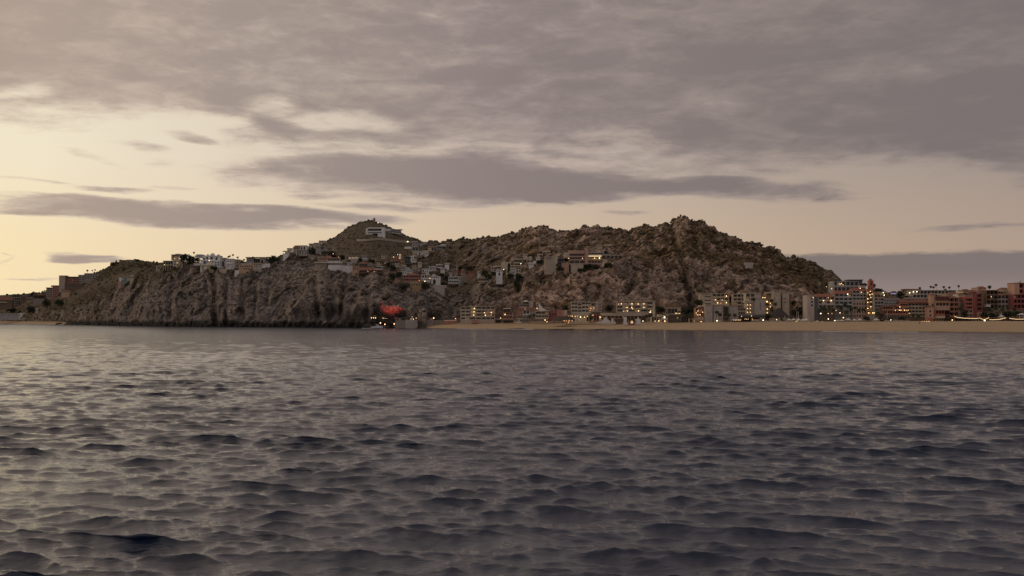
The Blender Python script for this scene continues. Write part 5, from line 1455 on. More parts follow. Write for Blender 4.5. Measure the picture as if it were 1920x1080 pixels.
hotel('resort_tower', 'slim pale tower with small paired windows right of a dark slit', 'hotel', 'blocks of the big tan resort', 1473, 577, [('W', 1467, 547.6, 1479.8, 577, 'sand', 0), ('W', 1464, 549, 1467, 577, 'brown', -3), ('P', 1469, 557, 1474.4, 570, 2, 2, 0.0, (), .45, .4), ('R', 1466.6, 1480.2, 547.4, 'cream', .7), ('W', 1480, 553, 1484, 577, 'brown', -1)], D=885, ext=10)
hotel('corner_bay', 'glowing cream corner bay with red-brown balconies at the left of the resort', 'hotel', 'blocks of the big tan resort', 1313, 602, [('L', 1304.4, 577, 1317.6, 594.4, 2, 3, 'terracotta', [(0, 0), (0, 1), (1, 1), (1, 2)]), ('N', 'roof', 1311.6, 572.8, 1322, 575, 'cream', .4, 8), ('N', 'pier', 1319.6, 575, 1322.2, 596, 'cream', .4, 6), ('W', 1311, 575, 1319.6, 577.4, 'ochre', -2), ('W', 1308, 594.4, 1322, 602, 'sand', .3), *[('B', x, y, .6, .4, 'lamp') for x, y in ((1308.4, 583), (1317, 585.4), (1308, 590.4), (1312.4, 590.2), (1305, 587))]], D=826)
hotel('resort_front_block', 'tall plain pinkish-white block standing nearest the sand', 'hotel', 'blocks of the big tan resort', 1329, 603, [('W', 1322.6, 571.8, 1336.2, 603, 'mauve', 0), ('P', 1328, 583, 1331.6, 602, 3, 1, 0.0, (), .35, .25), ('R', 1322.2, 1336.6, 571.8, 'cream', .8)], D=822)
hotel('resort_front_block', 'wide pinkish block with small windows behind two palms', 'hotel', 'blocks of the big tan resort', 1350, 603, [('W', 1338, 573, 1356, 603, 'concrete', 0), ('L', 1356, 575, 1365.6, 602, 4, 1, 'brown', (), dict(depth=8)), ('P', 1341, 576, 1355, 601, 4, 3, 0.0, (), .3, .35), ('R', 1337.6, 1366, 572.8, 'sand', .8), ('B', 1343.4, 601.4, 1.2, .65, 'white_lamp')], D=826)
hotel('resort_front_block', 'blank pale gable block in the middle of the resort front', 'hotel', 'blocks of the big tan resort', 1380, 599, [('W', 1366.4, 573.4, 1384, 598.6, 'mauve', 0), ('L', 1384.2, 577.6, 1398, 598.6, 3, 3, 'beige', (), dict(depth=8)), ('R', 1366, 1384.4, 573.4, 'sand', .8)], D=832)
hotel('beach_hut', 'yellow-lit hut at the foot of the glowing corner bay', 'hut', None, 1309, 606, [('W', 1300, 598.4, 1310, 606, 'yellow', 0, 5), ('L', 1311, 600, 1319, 606, 1, 2, 'ochre', [(0, 0), (0, 1)], dict(depth=5)), ('R', 1299.6, 1319.6, 598.4, 'cream'), ('P', 1300.6, 599.4, 1309.6, 605, 1, 3, 0.0, [(0, 0)]), ('B', 1314, 603, .8, .6, 'amber_lamp'), ('B', 1292.4, 605.8, 1, .3)], D=806)
hotel('beach_bar', 'dark long-roofed beach bar with a glowing orange counter', 'bar', None, 1412, 605, [('N', 'roof', 1388, 589.6, 1434, 593, 'slate', 2, 8), ('N', 'roof', 1392, 593, 1432, 595.6, 'thatch', 3.5, 9), ('L', 1390, 595.6, 1408, 605, 1, 5, 'wood', (), dict(rail=.6)), ('W', 1408, 595.6, 1425, 605, 'wood', -2.4), ('N', 'counter', 1408, 602, 1425, 605, 'mauve', .5, 1.5), ('N', 'lit_back_bar', 1408, 599, 1424.6, 601.4, 'lit', -.4, .5), ('C', 1409, 1424, 4, 595.6, 602, 'wood', .3), *[('B', x, 598.2, .5, .3, 'lamp') for x in (1396.6, 1399.6, 1402.4, 1410)], ('B', 1430, 600.2, 1, .65, 'white_lamp'), ('B', 1400.4, 605, 1.5, .42, 'lamp'), ('B', 1389, 593.2, 2.5, .36), ('B', 1407.4, 592.6, 3, .36)], D=812)
hotel('beach_bar', 'low bar with a row of white lamps left of the orange counter', 'bar', None, 1381, 604.6, [('N', 'roof', 1372, 599, 1390, 600, 'canvas', 1.5, 5), ('L', 1373, 600, 1389, 604.6, 1, 6, 'terracotta', [(0, 2)], dict(depth=5, rail=.5)), *[('B', x, 600.2, 1.4, .26, 'lamp') for x in (1375, 1378, 1381, 1384, 1387)]], D=806)
thatch_roof('palapa', 'big dark cone of thatch in the middle of the beach front', 1433, 1486, 577.6, 604, 828, 1465, 1468, [(1455.6, 599.4, .42, 'white_lamp')])

# the white hotel with red tiled roofs
GW = 'wings of the white hotel with red roofs'
hotel('end_tower', 'plain white end tower of the red-roofed hotel', 'hotel', GW, 1521, 598, [('W', 1513.4, 554, 1527, 598, 'concrete', 0), ('N', 'pier', 1513.2, 553, 1518.4, 598, 'concrete', .5, 5), ('P', 1519, 556, 1526.6, 576, 3, 1, 0.0), ('W', 1527, 557, 1536, 598, 'slate', -2), ('B', 1524.4, 558.2, .4, .4), ('R', 1513, 1527.4, 554, 'concrete', .6)], D=812)
hotel('hotel_wing', 'lowest wing under the left red roof, two lamps on its balconies', 'hotel', GW, 1550, 597, [('L', 1535, 556.6, 1565, 579, 3, 4, 'concrete', [(1, 1), (1, 3)]), ('W', 1535, 579, 1565, 597, 'brown', 0), ('P', 1536, 580, 1564, 596, 2, 6, 0.0), ('H', 1527, 550.6, 1566.6, 556.6, 'tile', 13, 3.0), ('B', 1543.8, 563.8, .5, .55), ('B', 1558, 563.8, .5, .65), ('B', 1552.6, 558.4, .5, .35)], D=816)
hotel('hotel_wing', 'middle wing under the second red roof with one bright lamp', 'hotel', GW, 1582, 597, [('L', 1565.4, 551, 1598.6, 579, 4, 4, 'grey', [(3, 3)]), ('W', 1565.4, 579, 1598.6, 597, 'stone', 0), ('P', 1566, 580, 1598, 596, 2, 6, 0.0), ('H', 1564, 544.6, 1599.6, 551, 'tile', 13, 2.5), ('B', 1588.8, 551.8, .6, .62, 'white_lamp')], D=820)
hotel('hotel_wing', 'upper wing under the highest red roof beside the golden stair bay', 'hotel', GW, 1612, 597, [('L', 1599, 545.6, 1625.6, 564, 3, 4, 'grey'), ('W', 1599, 564, 1626, 597, 'pink', .2), ('P', 1600, 566, 1625, 596, 4, 5, .2), ('H', 1597, 539.6, 1628, 545.6, 'tile', 13, 2.5), ('N', 'penthouse', 1616.6, 535, 1626.6, 539.8, 'concrete', -4, 5), ('B', 1612.4, 540.6, 1, .45), ('B', 1614.6, 548, .5, .45), ('B', 1618.6, 582, 1, .6)], D=822)
hotel('golden_stair_bay', 'tall stair bay glowing gold from top to bottom', 'hotel', GW, 1632, 590, [('L', 1626.4, 545, 1636, 590, 6, 2, 'ochre', [(0, 1), (1, 1), (2, 0), (4, 1), (5, 0)], dict(rail=.6)), ('N', 'pier', 1636, 549, 1639.2, 590, 'grey', 1.2, 6), ('W', 1626, 590, 1640, 599, 'concrete', -.6), *[('B', x, y, .7, r, 'lamp') for x, y, r in ((1631.4, 546.4, .42), (1634.6, 551.4, .42), (1630.4, 552.8, .5), (1626.4, 560.4, .5), (1626.4, 567, .5), (1626.4, 578.4, .5), (1632, 575.2, .5), (1628, 586.8, .6), (1635.4, 586.8, .6), (1638.2, 586.8, .5), (1632.4, 557.6, .4), (1626.6, 549, .35), (1632.6, 566, .32))]], D=818, ext=4)
hotel('bell_tower', 'slim red bell tower with a small cap rising above the golden stair bay', 'tower', GW, 1634, 550, [('W', 1630.2, 527, 1638, 551, 'red', 0, 4), ('W', 1631.6, 523.6, 1636.4, 527, 'terracotta', -.6, 3), ('N', 'roof', 1630, 526, 1638.4, 527.2, 'tile', .3, 4.6), ('O', 1634, 523.8, 2.2, 'terracotta', 2), ('A', 1632.6, 529, 1635.6, 535, 0), ('P', 1631, 538, 1637, 549, 2, 1, 0.0, (), .3, .5)], D=826)
hotel('modern_hotel', 'pale modern building with two dark window bands behind the red roofs', 'hotel', GB, 1588, 548, [('L', 1562, 527.6, 1610, 548, 2, 6, 'grey', [(1, 1)], dict(depth=14, rail=1.2)), ('N', 'pier', 1561, 527, 1564.4, 549, 'grey', .6, 8), ('N', 'penthouse', 1604, 525.6, 1620, 531, 'slate', -4, 8), ('N', 'roof', 1592, 523.8, 1620.4, 525.6, 'slate', -2, 12), ('W', 1596, 525.6, 1604, 527.6, 'grey', -5), ('B', 1574.6, 532.6, .8, .42), ('B', 1577, 531.6, .8, .42), ('B', 1580, 534, .8, .35), ('B', 1558.4, 541.4, 1, .4), ('B', 1547.4, 538, 3, .36)], D=880, ext=8)
hotel('hotel_wing', 'plain white wing with small windows right of the golden stair bay', 'hotel', GB, 1662, 580, [('L', 1640, 553, 1657, 578, 4, 3, 'concrete', [(2, 1)]), ('W', 1657, 559.4, 1686.8, 572, 'grey', .4), ('P', 1658, 561, 1686, 566.4, 1, 7, .4), ('P', 1658, 567, 1686, 571.4, 1, 7, .4), ('H', 1639, 546.8, 1650, 552.6, 'tile'), ('R', 1656.6, 1687.2, 559.4, 'concrete', .7), ('W', 1650, 548, 1659.6, 553, 'cream', -2), ('R', 1649.4, 1660, 548, 'concrete'), ('N', 'roof', 1656, 556.4, 1668, 559, 'tile2', -1, 6), ('B', 1657, 548.6, -1, .42, 'white_lamp'), ('B', 1657.4, 553.4, .4, .5, 'white_lamp')], D=835, ext=6)
hotel('brown_arcade', 'low brick-brown arcade building with a row of yellow lamps', 'building', GB, 1680, 599, [('L', 1656, 574, 1688, 590, 2, 7, 'terracotta', [(1, 4)]), ('W', 1656, 590, 1706, 599, 'brown', .8), ('P', 1657, 591, 1705, 598, 1, 10, .8), ('L', 1688, 569, 1703, 590, 3, 3, 'terracotta', [(1, 0), (1, 1)]), *[('B', x, y, .8, r, 'lamp') for x, y, r in ((1686.2, 575.6, .45), (1685.4, 581.6, .42), (1688.4, 581.6, .42), (1695.2, 581.6, .5), (1698.6, 581.8, .3), (1701.8, 581.7, .36), (1678, 581.8, .36), (1704.6, 587.8, .3))]], D=818)
hotel('red_roof_hotel', 'long building with a dull red pitched roof and cream balconies', 'hotel', GB, 1722, 599, [('L', 1703, 568.8, 1742, 594, 4, 6, 'sand', (), dict(rail=.8)), ('N', 'roof', 1688, 566.6, 1746, 569, 'tile2', 1.4, 14), ('H', 1687, 560.4, 1747, 566.8, 'tile2', 14, 2.0), ('W', 1703, 594, 1742, 599, 'brown', .2), ('N', 'penthouse', 1702.6, 557.4, 1718, 560.6, 'grey', -5, 4)], D=828)
hotel('back_hotel', 'long two-storey white hotel on the rise behind the dull red roof', 'hotel', GB, 1745, 560, [('L', 1712, 545, 1792, 559.4, 2, 12, 'concrete', [(1, 0)], dict(depth=10, rail=.8)), ('W', 1700, 543, 1712, 556, 'sand', -1), ('N', 'roof', 1697, 541.6, 1728, 543.6, 'tile2', 0, 10), ('R', 1728, 1793, 544.8, 'grey', .8), *[('B', x, y, .8, r, 'white_lamp') for x, y, r in ((1704.5, 549, .62), (1711.6, 547.3, .62), (1718.2, 547, .66), (1763, 553, .6), (1769.4, 553, .62))]], D=930, ext=8)

# the pink and red hotel at the right
GP = 'pink and red buildings of the right-hand hotel'
hotel('ochre_tower', 'ochre stair tower with a domed red cap beside the pink turret', 'tower', GP, 1749.6, 578, [('W', 1744.8, 553, 1754.4, 578, 'orange', 0, 5), ('A', 1747.4, 569, 1750.4, 574, 0), ('O', 1749.6, 553.4, 4.6, 'terracotta', 2.5), ('N', 'roof', 1744.2, 552.2, 1755, 553.4, 'tile', .3, 5.6)], D=822, ext=8)
hotel('pink_turret', 'square pink turret with two dark windows one above the other', 'tower', GP, 1744.4, 600, [('W', 1739, 575.2, 1749.8, 600, 'salmon', 0, 5), ('P', 1742.4, 580, 1746.6, 595, 2, 1, 0.0, (), .85, .5), ('R', 1736.4, 1750.2, 575, 'tile2', .8), ('N', 'foundation', 1740.4, 595, 1749.8, 601, 'red', .4, 5)], D=806)
hotel('pink_hotel', 'pink hotel front banded in ochre, salmon and red between the turret and the white gable', 'hotel', GP, 1768, 602, [('R', 1755, 1782, 557.4, 'tile2', 1.8), ('W', 1755, 557.4, 1780, 564, 'crimson', -2), ('P', 1756, 558, 1779, 563.4, 1, 5, -2.0), ('N', 'balcony', 1755, 564.4, 1779, 567.4, 'ochre', 1.2, 3), ('L', 1755, 567.6, 1780, 577, 1, 4, 'salmon', (), dict(rail=1.5)), ('N', 'balcony', 1754.6, 577, 1780, 581.6, 'pink', 1.0, 3), ('L', 1754.6, 581.8, 1771, 592, 1, 3, 'red', (), dict(rail=1.6)), ('N', 'balcony', 1755, 592.2, 1771, 596.6, 'cream', 1.4, 3), ('W', 1755, 596.6, 1771, 602, 'ochre', -1), ('P', 1756, 597.4, 1770, 601.6, 1, 3, -1.0)], D=820)
hotel('loggia_block', 'rust-red loggia block with deep dark balconies left of the white gable', 'hotel', GP, 1789, 602, [('L', 1781, 559, 1797.6, 602, 5, 2, 'terracotta', (), dict(recess=3)), ('H', 1779.6, 554.6, 1798.8, 559, 'tile2'), ('L', 1771.4, 581.8, 1780.8, 602, 2, 2, 'brown')], D=824)
hotel('pink_house', 'pink house with a low red roof peeping over the loggia block', 'house', GP, 1790, 558.4, [('W', 1783, 550.6, 1797, 558.4, 'pink'), ('W', 1776, 549.6, 1783, 558, 'pink', -2), ('H', 1781.6, 547.6, 1797.8, 551, 'tile'), ('P', 1784, 552, 1796, 556, 1, 4, 0.0), ('W', 1792, 552, 1798, 558.4, 'cream', .8)], D=860, ext=8)
hotel('white_gable', 'white gable wall between the loggia block and the crimson block', 'building', GP, 1804, 574, [('W', 1798, 551.4, 1810, 574, 'chalk', 0), ('P', 1799, 561, 1809.4, 566, 1, 3, 0.0), ('N', 'roof', 1799, 549.4, 1809, 551.4, 'tile2', .4, 10)], D=834, ext=10)
hotel('crimson_block', 'crimson block with three dark balconies under a two-tier hipped roof', 'hotel', GP, 1817.4, 596, [('L', 1810.4, 560, 1824, 581, 3, 1, 'red', (), dict(recess=3)), ('L', 1810.4, 581, 1824, 596, 2, 2, 'pink', (), dict(recess=1.5)), ('W', 1810, 552, 1825, 556, 'cream', -1), ('W', 1810.4, 556, 1824.6, 560, 'red', .3), ('H', 1806, 549.6, 1826, 552.4, 'tile2'), ('W', 1808, 545, 1819, 549.6, 'cream', -2), ('H', 1807, 541.8, 1821, 545.2, 'tile2', 9)], D=820, ext=4)
hotel('dark_red_block', 'dark red block stepping back right of the crimson block', 'hotel', GP, 1833, 584, [('W', 1824.6, 547, 1832, 584, 'crimson', 0), ('L', 1832, 551, 1841, 584, 4, 1, 'crimson', (), dict(recess=3)), ('H', 1823, 543, 1833, 547.4, 'tile2')], D=832, ext=10)
hotel('tall_pink_block', 'tall salmon-pink block with a brown cap roof', 'hotel', GP, 1842, 578, [('W', 1834, 543, 1842, 556, 'pink', -1), ('W', 1841, 540, 1849.6, 578, 'salmon', 0), ('W', 1836, 538.6, 1844, 543, 'pink', -2), ('H', 1839, 536.4, 1851.6, 540.2, 'tile2'), ('P', 1850, 560, 1850.4, 561, 1, 1, 0.0)], D=846, ext=12)
hotel('balcony_block', 'maroon block of framed balconies with a single amber room', 'hotel', GP, 1861, 580, [('L', 1850.4, 545, 1871, 580, 4, 3, 'brown', [(2, 1)], dict(recess=2.6)), ('N', 'balcony', 1847, 571, 1855.6, 575.4, 'chalk', 2, 3), ('R', 1850, 1871.4, 544.6, 'terracotta', .8), ('B', 1859, 555.8, -.4, .45, 'amber_lamp')], D=836, ext=8)
hotel('cream_top_block', 'cream-topped block with dark glazed floors right of the amber room', 'hotel', GP, 1884, 580, [('W', 1869.6, 543, 1898, 546.6, 'cream', .4), ('L', 1871.4, 546.8, 1886, 553, 1, 3, 'salmon', [(0, 2)]), ('W', 1886, 546.6, 1898, 552.6, 'cream', .2), ('L', 1871.4, 553, 1899, 580, 3, 4, 'mauve', (), dict(recess=2.4)), ('H', 1880, 538.8, 1897, 543, 'tile2')], D=838, ext=8)
hotel('corner_block', 'tallest coral-red block at the right edge with a white roof tank', 'hotel', GP, 1915, 580, [('W', 1902, 531.6, 1911, 552, 'salmon', .6), ('L', 1911, 532, 1935, 552, 2, 3, 'red', (), dict(recess=2.4)), ('R', 1902, 1936, 531.4, 'brown', 1.2), ('L', 1901, 552, 1935, 580, 3, 5, 'crimson', [(2, 0)], dict(recess=2.4)), ('O', 1916, 527, 2.8, 'white', 3), ('N', 'pier', 1915.4, 527, 1916.6, 530.4, 'white', -2.4, 1)], D=826, ext=8)

# ================================================================== terraces, lamps, walls at the water
hotel('sea_wall', 'long concrete sea wall carrying a lamp-lit terrace at the cliff foot', 'wall', None, 785, 613, [('W', 741, 600, 760, 612, 'stone', -1, 6), ('W', 760, 599.4, 812, 613, 'concrete', 0, 6), ('W', 812, 600.2, 831, 612.6, 'stone', .6, 6), *[('N', 'buttress', x, 601.6, x + .8, 612, 'stone', .5, 1) for x in (786, 796, 806, 816, 822, 828)]], D=895, ext=2)
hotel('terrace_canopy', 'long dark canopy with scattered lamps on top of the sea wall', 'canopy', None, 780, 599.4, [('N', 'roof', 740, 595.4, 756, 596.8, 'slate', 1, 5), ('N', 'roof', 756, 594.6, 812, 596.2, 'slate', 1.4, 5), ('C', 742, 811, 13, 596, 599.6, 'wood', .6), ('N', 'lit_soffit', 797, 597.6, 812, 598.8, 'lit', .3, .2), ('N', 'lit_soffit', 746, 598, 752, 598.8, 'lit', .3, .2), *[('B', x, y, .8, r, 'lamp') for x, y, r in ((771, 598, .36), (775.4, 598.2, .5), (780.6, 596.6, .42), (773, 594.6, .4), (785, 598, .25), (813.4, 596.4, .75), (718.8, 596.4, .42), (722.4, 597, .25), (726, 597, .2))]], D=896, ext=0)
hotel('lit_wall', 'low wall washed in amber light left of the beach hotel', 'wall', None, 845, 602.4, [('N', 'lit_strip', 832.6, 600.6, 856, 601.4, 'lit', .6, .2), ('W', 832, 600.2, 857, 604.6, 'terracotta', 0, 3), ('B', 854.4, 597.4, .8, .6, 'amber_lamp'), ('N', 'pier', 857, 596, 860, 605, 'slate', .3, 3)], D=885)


def lamp_post(px, py, ybase, label, group, r=.45, mat='lamp', D=None, name='garden_lamp', cat='lamp'):
    p = Place(name, label, cat, group, px, ybase, D)
    p.box('post', px - .14, py, px + .14, ybase, 'metal', .1, .16, 1.0)
    p.lamp(px, py, -.1, r, mat, 'globe')
    return p


GLAMP = 'lit lamps along the shore'
for x, lab in ((696.6, 'leftmost of three amber lamps on the dark rocks'), (700.6, 'middle of three amber lamps on the dark rocks'), (704.2, 'rightmost of three amber lamps on the dark rocks')):
    lamp_post(x, 596, 601, lab, GLAMP, .55, 'lamp', 925)


def flood(px, py, label, aim, power):
    p = Place('floodlight', label, 'floodlight', 'red floodlights at the cliff foot', px, py + 3, 884)
    p.box('stand', px - .3, py, px + .3, py + 3, 'metal', .1, .2, 2.0)
    p.lamp(px, py, .3, .62, 'red_lamp', 'lens')
    L = bpy.data.lights.new('red_spot', 'SPOT')
    L.energy = power
    L.color = (1.0, .11, .085)
    L.spot_size = rad(31)
    L.spot_blend = 1.0
    L.shadow_soft_size = .3
    o = bpy.data.objects.new('red_spot', L)
    COL.objects.link(o)
    a = Vector(P(px, py - 1.0, 880.0))
    b = Vector(P(aim[0], aim[1], REL.D(aim[0], aim[1]) or 960))
    o.location = a
    o.rotation_euler = (b - a).to_track_quat('-Z', 'Y').to_euler()
    o.parent = p.root
    o.matrix_parent_inverse = p.root.matrix_basis.inverted()


flood(713.6, 605.4, 'red floodlight nearest the white boat', (728, 569), 26000)
flood(721.8, 608, 'red floodlight lowest on the rocks in the middle of the three', (745, 573), 26000)
flood(739.4, 607.2, 'big red floodlight under the sea wall', (735, 583), 26000)

for x, y, yb, lab, r, m in ((1538.6, 587.8, 600, 'bright lamp among the palms in front of the plain white end tower', .62, 'white_lamp'), (1552.8, 587.8, 600, 'faint lamp in the palms below the left red roof', .34, 'lamp'), (1574.8, 586.6, 600, 'lamp in the palms below the middle red roof', .5, 'lamp'), (1581, 595.6, 604, 'broad double lamp in front of the low beach wall', .62, 'lamp'), (1552.8, 598, 604.4, 'lamp on a post behind the striped beach tents', .55, 'white_lamp'), (1558, 604, 606, 'low lamp on the sand below the left red roof', .5, 'lamp'),
                            (1541.6, 603.6, 606, 'low lamp left of the other sand lamp', .42, 'lamp'), (1565, 601, 605, 'pale lamp right of the low sand lamps', .48, 'white_lamp'), (1653.6, 599.3, 605, 'bright lamp at the left end of the pink hedge wall', .62, 'white_lamp'), (1670, 599.7, 605, 'small pale lamp above the pink hedge wall', .42, 'white_lamp'), (1785, 600, 605, 'round lamp left of the light strings', .6, 'lamp'), (1798.6, 604.8, 607, 'bright lamp on the sand beneath the light strings', .6, 'white_lamp'),
                            (1827.2, 604, 607, 'small white lamp on the sand under the middle light string', .4, 'white_lamp'), (1845.4, 601, 606, 'very bright lamp where two light strings meet', .8, 'white_lamp'), (1022, 600, 606, 'bright lamp in the garden below the sail roof', .6, 'lamp'), (1025, 603.4, 606.6, 'dim amber lamp beside the bright sail garden lamp', .4, 'amber_lamp'), (1567.6, 582, 598, 'faint lamp high in the palms of the red-roofed hotel', .32, 'lamp'), (1560, 588, 600, 'dim lamp low in the palms of the red-roofed hotel', .25, 'lamp')):
    lamp_post(x, y, yb, lab, GLAMP, r, m, 800)
for i, x in enumerate((1728.8, 1733, 1737.4, 1741.6)):
    lamp_post(x, 603, 606, ('first', 'second', 'third', 'fourth')[i] + ' from the left of four lamps in a row under the pink turret', GLAMP, .46, 'lamp', 792)
lamp_post(764.8, 453, 455.6, 'brilliant white road lamp at the end of the tan road wall', 'lamps on the pointed hill', 1.25, 'white_lamp', ground_D(764.8, 455.6, 1700) - 6, 'street_lamp')
lamp_post(708.8, 417.6, 420.5, 'small white lamp just below the summit tower', 'lamps on the pointed hill', .85, 'white_lamp', 1885, 'street_lamp')


def light_string(pts, label, D):
    p = Place('light_string', label, 'string lights', 'festoon lights over the promenade', pts[0][0], 606, D)
    v = [Vector((p.X(a), -.2 + .3 * i, p.Z(b))) for i, (a, b) in enumerate(pts)]
    q = []
    for a, b in zip(v[:-1], v[1:]):
        for i in range(8):
            t = i / 8
            q.append(a.lerp(b, t) - Vector((0, 0, 1)) * math.sin(math.pi * t) * .12)
    q.append(v[-1])
    vv, f = [], []
    for c in q:
        for k in range(5):
            t = 2 * math.pi * k / 5
            vv.append((c.x, c.y + .16 * math.cos(t), c.z + .19 * math.sin(t)))
    for i in range(len(q) - 1):
        for k in range(5):
            f.append((i * 5 + k, i * 5 + (k + 1) % 5, i * 5 + 5 + (k + 1) % 5, i * 5 + 5 + k))
    p.mesh('lights', verts_mesh('string_of_lights', vv, f, 'string'))
    for c in (v[0], v[-1]):
        p.mbox('post', c.x - .08, c.y, -1, .16, .16, c.z + 1, 'metal')
    return p


light_string([(1789, 592.6), (1794, 594.6), (1802, 595.8), (1815, 596.8), (1836, 597)], 'left light string sagging from the hotel corner along the promenade', 797)
light_string([(1836, 595.4), (1840, 597.6), (1846, 599), (1851, 597.6), (1855.4, 595.4)], 'short middle light string dipping in a vee to the brightest lamp', 796)
light_string([(1855, 599), (1866, 599.2), (1878, 598.2), (1882, 596.6), (1887.4, 596)], 'light string rising right past the small white tent', 795)
light_string([(1892.4, 596.6), (1902, 598), (1911, 598.4), (1925, 597.6)], 'last light string at the right edge of the frame', 794)
light_string([(1489, 604.6), (1492, 603), (1496.6, 600.6)], 'short slanting yellow light string on the beach tents', 800)


def beach_tent(px, ybase, w, h, label, D=798, mat='canvas'):
    p = Place('beach_tent', label, 'tent', 'pale tents and shades on the sand', px, ybase, D)
    W, H = w * p.s / 2, h * p.s
    v = [(-W, -2, H * .55), (W, -2, H * .55), (W, 2, H * .55), (-W, 2, H * .55), (0, 0, H)]
    p.mesh('canopy', verts_mesh('tent_canopy', v, [(0, 1, 4), (1, 2, 4), (2, 3, 4), (3, 0, 4)], mat))
    for sx in (-1, 1):
        for y in (-1.9, 1.9):
            p.mbox('post', sx * W * .95 - .07, y, -1, .14, .14, H * .56 + 1, 'canvas')
    p.mbox('bench', -W * .7, -.6, 0, W * 1.4, 1.2, .5, 'sand')


for x, yb, w, h, lab in ((1480, 604.4, 7, 7, 'pale beach tent at the foot of the big thatch cone'), (1488, 604.4, 8, 8, 'largest pale beach tent left of the slanting yellow lights'), (1497, 604.8, 7, 8.4, 'pale beach tent right of the slanting yellow lights'), (1505, 605, 7, 7.4, 'grey-white tent between the yellow lights and the end tower'), (1511.4, 605.2, 6, 9, 'tall white tent closest to the end tower'),
                         (1877.6, 597.4, 8, 7, 'little white tent behind the right-hand light strings'), (1570, 604.4, 7, 5, 'low pale shade right of the sand lamps'), (1578, 604.6, 7, 5.6, 'low pale shade in front of the double lamp'), (1590, 604.4, 9, 8, 'wide cream shade below the middle red roof'), (1602, 604.6, 8, 7, 'cream shade under the upper wing'), (1612, 604.4, 7, 7.4, 'pale shade left of the dark round bush'), (1643, 604.6, 10, 8, 'pale shade at the foot of the golden stair bay'), (1532, 605, 8, 4, 'low brown-white shade under the bright palm lamp'), (1915, 594, 12, 7, 'pinkish shade roof at the right edge behind the light string')):
    beach_tent(x, yb, w, h, lab)
hotel('hedge_wall', 'long low pinkish hedge wall along the sand before the brown arcade', 'wall', None, 1674, 606, [('W', 1656, 600.6, 1692, 606, 'mauve', 0, 2), ('N', 'coping', 1655.6, 600, 1692.4, 600.8, 'sand', .3, 2.4), ('W', 1692, 601.6, 1708, 606, 'cream', -.5, 2), *[('N', 'pier', x, 600, x + 1.2, 606, 'cream', .5, 1) for x in (1692, 1697, 1702)]], D=800, ext=1)
hotel('beach_wall', 'low sandy wall along the beach before the palms of the red-roofed hotel', 'wall', None, 1580, 605, [('W', 1520, 602.4, 1560, 605.6, 'brown', -1, 2), ('W', 1568, 600, 1640, 605.6, 'beige', -4, 2), ('P', 1570, 600.8, 1638, 604.4, 1, 16, -4.0)], D=806, ext=1)
hotel('beach_wall', 'whitewashed low wall between the orange counter and the pale tents', 'wall', None, 1455, 605, [('W', 1434, 601.6, 1478, 605.6, 'sand', 0, 2), *[('N', 'pier', x, 600.6, x + 1.4, 605.6, 'cream', .4, 1) for x in (1436, 1446, 1462, 1474)]], D=802, ext=1)
hotel('promenade_bar', 'long dark promenade bar behind the light strings', 'bar', GP, 1850, 605.6, [('L', 1790, 596.6, 1935, 605.6, 1, 22, 'wood', [(0, 21), (0, 20)], dict(rail=.7)), ('R', 1786, 1940, 596.4, 'tile2', 1.2)], D=806)
for x, w, lab in ((1813, 8, 'cushioned pale daybed under the left light string'), (1882, 8, 'pale daybed under the right light string'), (1921, 10, 'amber-lit daybed at the right edge')):
    hotel('daybed', lab, 'daybed', 'daybeds on the sand', x, 606.6, [('N', 'seat', x - w / 2, 604.6, x + w / 2, 606.6, 'cream', .5, 2), ('N', 'headboard', x - w / 2, 603.4, x + w / 2, 604.6, 'mauve', -1, .3)], D=790, ext=.5)


def flagpole(px, y0, y1, label, D=804):
    p = Place('flagpole', label, 'pole', 'bare poles on the beach', px, y1, D)
    p.box('pole', px - .2, y0, px + .2, y1, 'chalk', 0, .16, 1)
    b = link('finial', ball('chalk'), None, p.root)
    b.location, b.scale = (0, .08, p.Z(y0)), (.16, .16, .16)


flagpole(1471.6, 592.6, 606, 'thin white pole in front of the big thatch cone')
flagpole(1663.6, 583.6, 600, 'thin white pole before the brown arcade')
flagpole(1494, 584, 597, 'left thin pole among the trees beside the end tower')
flagpole(1496.8, 584.6, 597, 'right thin pole among the trees beside the end tower')
flagpole(1475, 483.6, 490, 'little mast on the saddle of the right-hand ridge', ground_D(1475, 489.6, 1100))


# ------------------------------------------------------------------ the gazebo with violet light, dark cave, boat, walker
p = Place('gazebo', 'tiny gazebo with violet light on the roof of the plain white wing', 'gazebo', None, 1676.6, 559.6, 838)
MAT['violet'] = mat_glow('violet_glow', (.36, .22, .9), .28)
p.box('canopy', 1673, 549.6, 1680.4, 551.4, 'violet', .5, 4)
p.mesh('roof', hip_mesh(7.6 * p.s, 4.6, 3.6 * p.s, 3.8 * p.s * .98, 'slate')).location = (0, -.6, p.Z(549.6))
for x in (1673.4, 1679.6):
    p.box('post', x, 551, x + .5, 560, 'slate', .2, .2, .5)


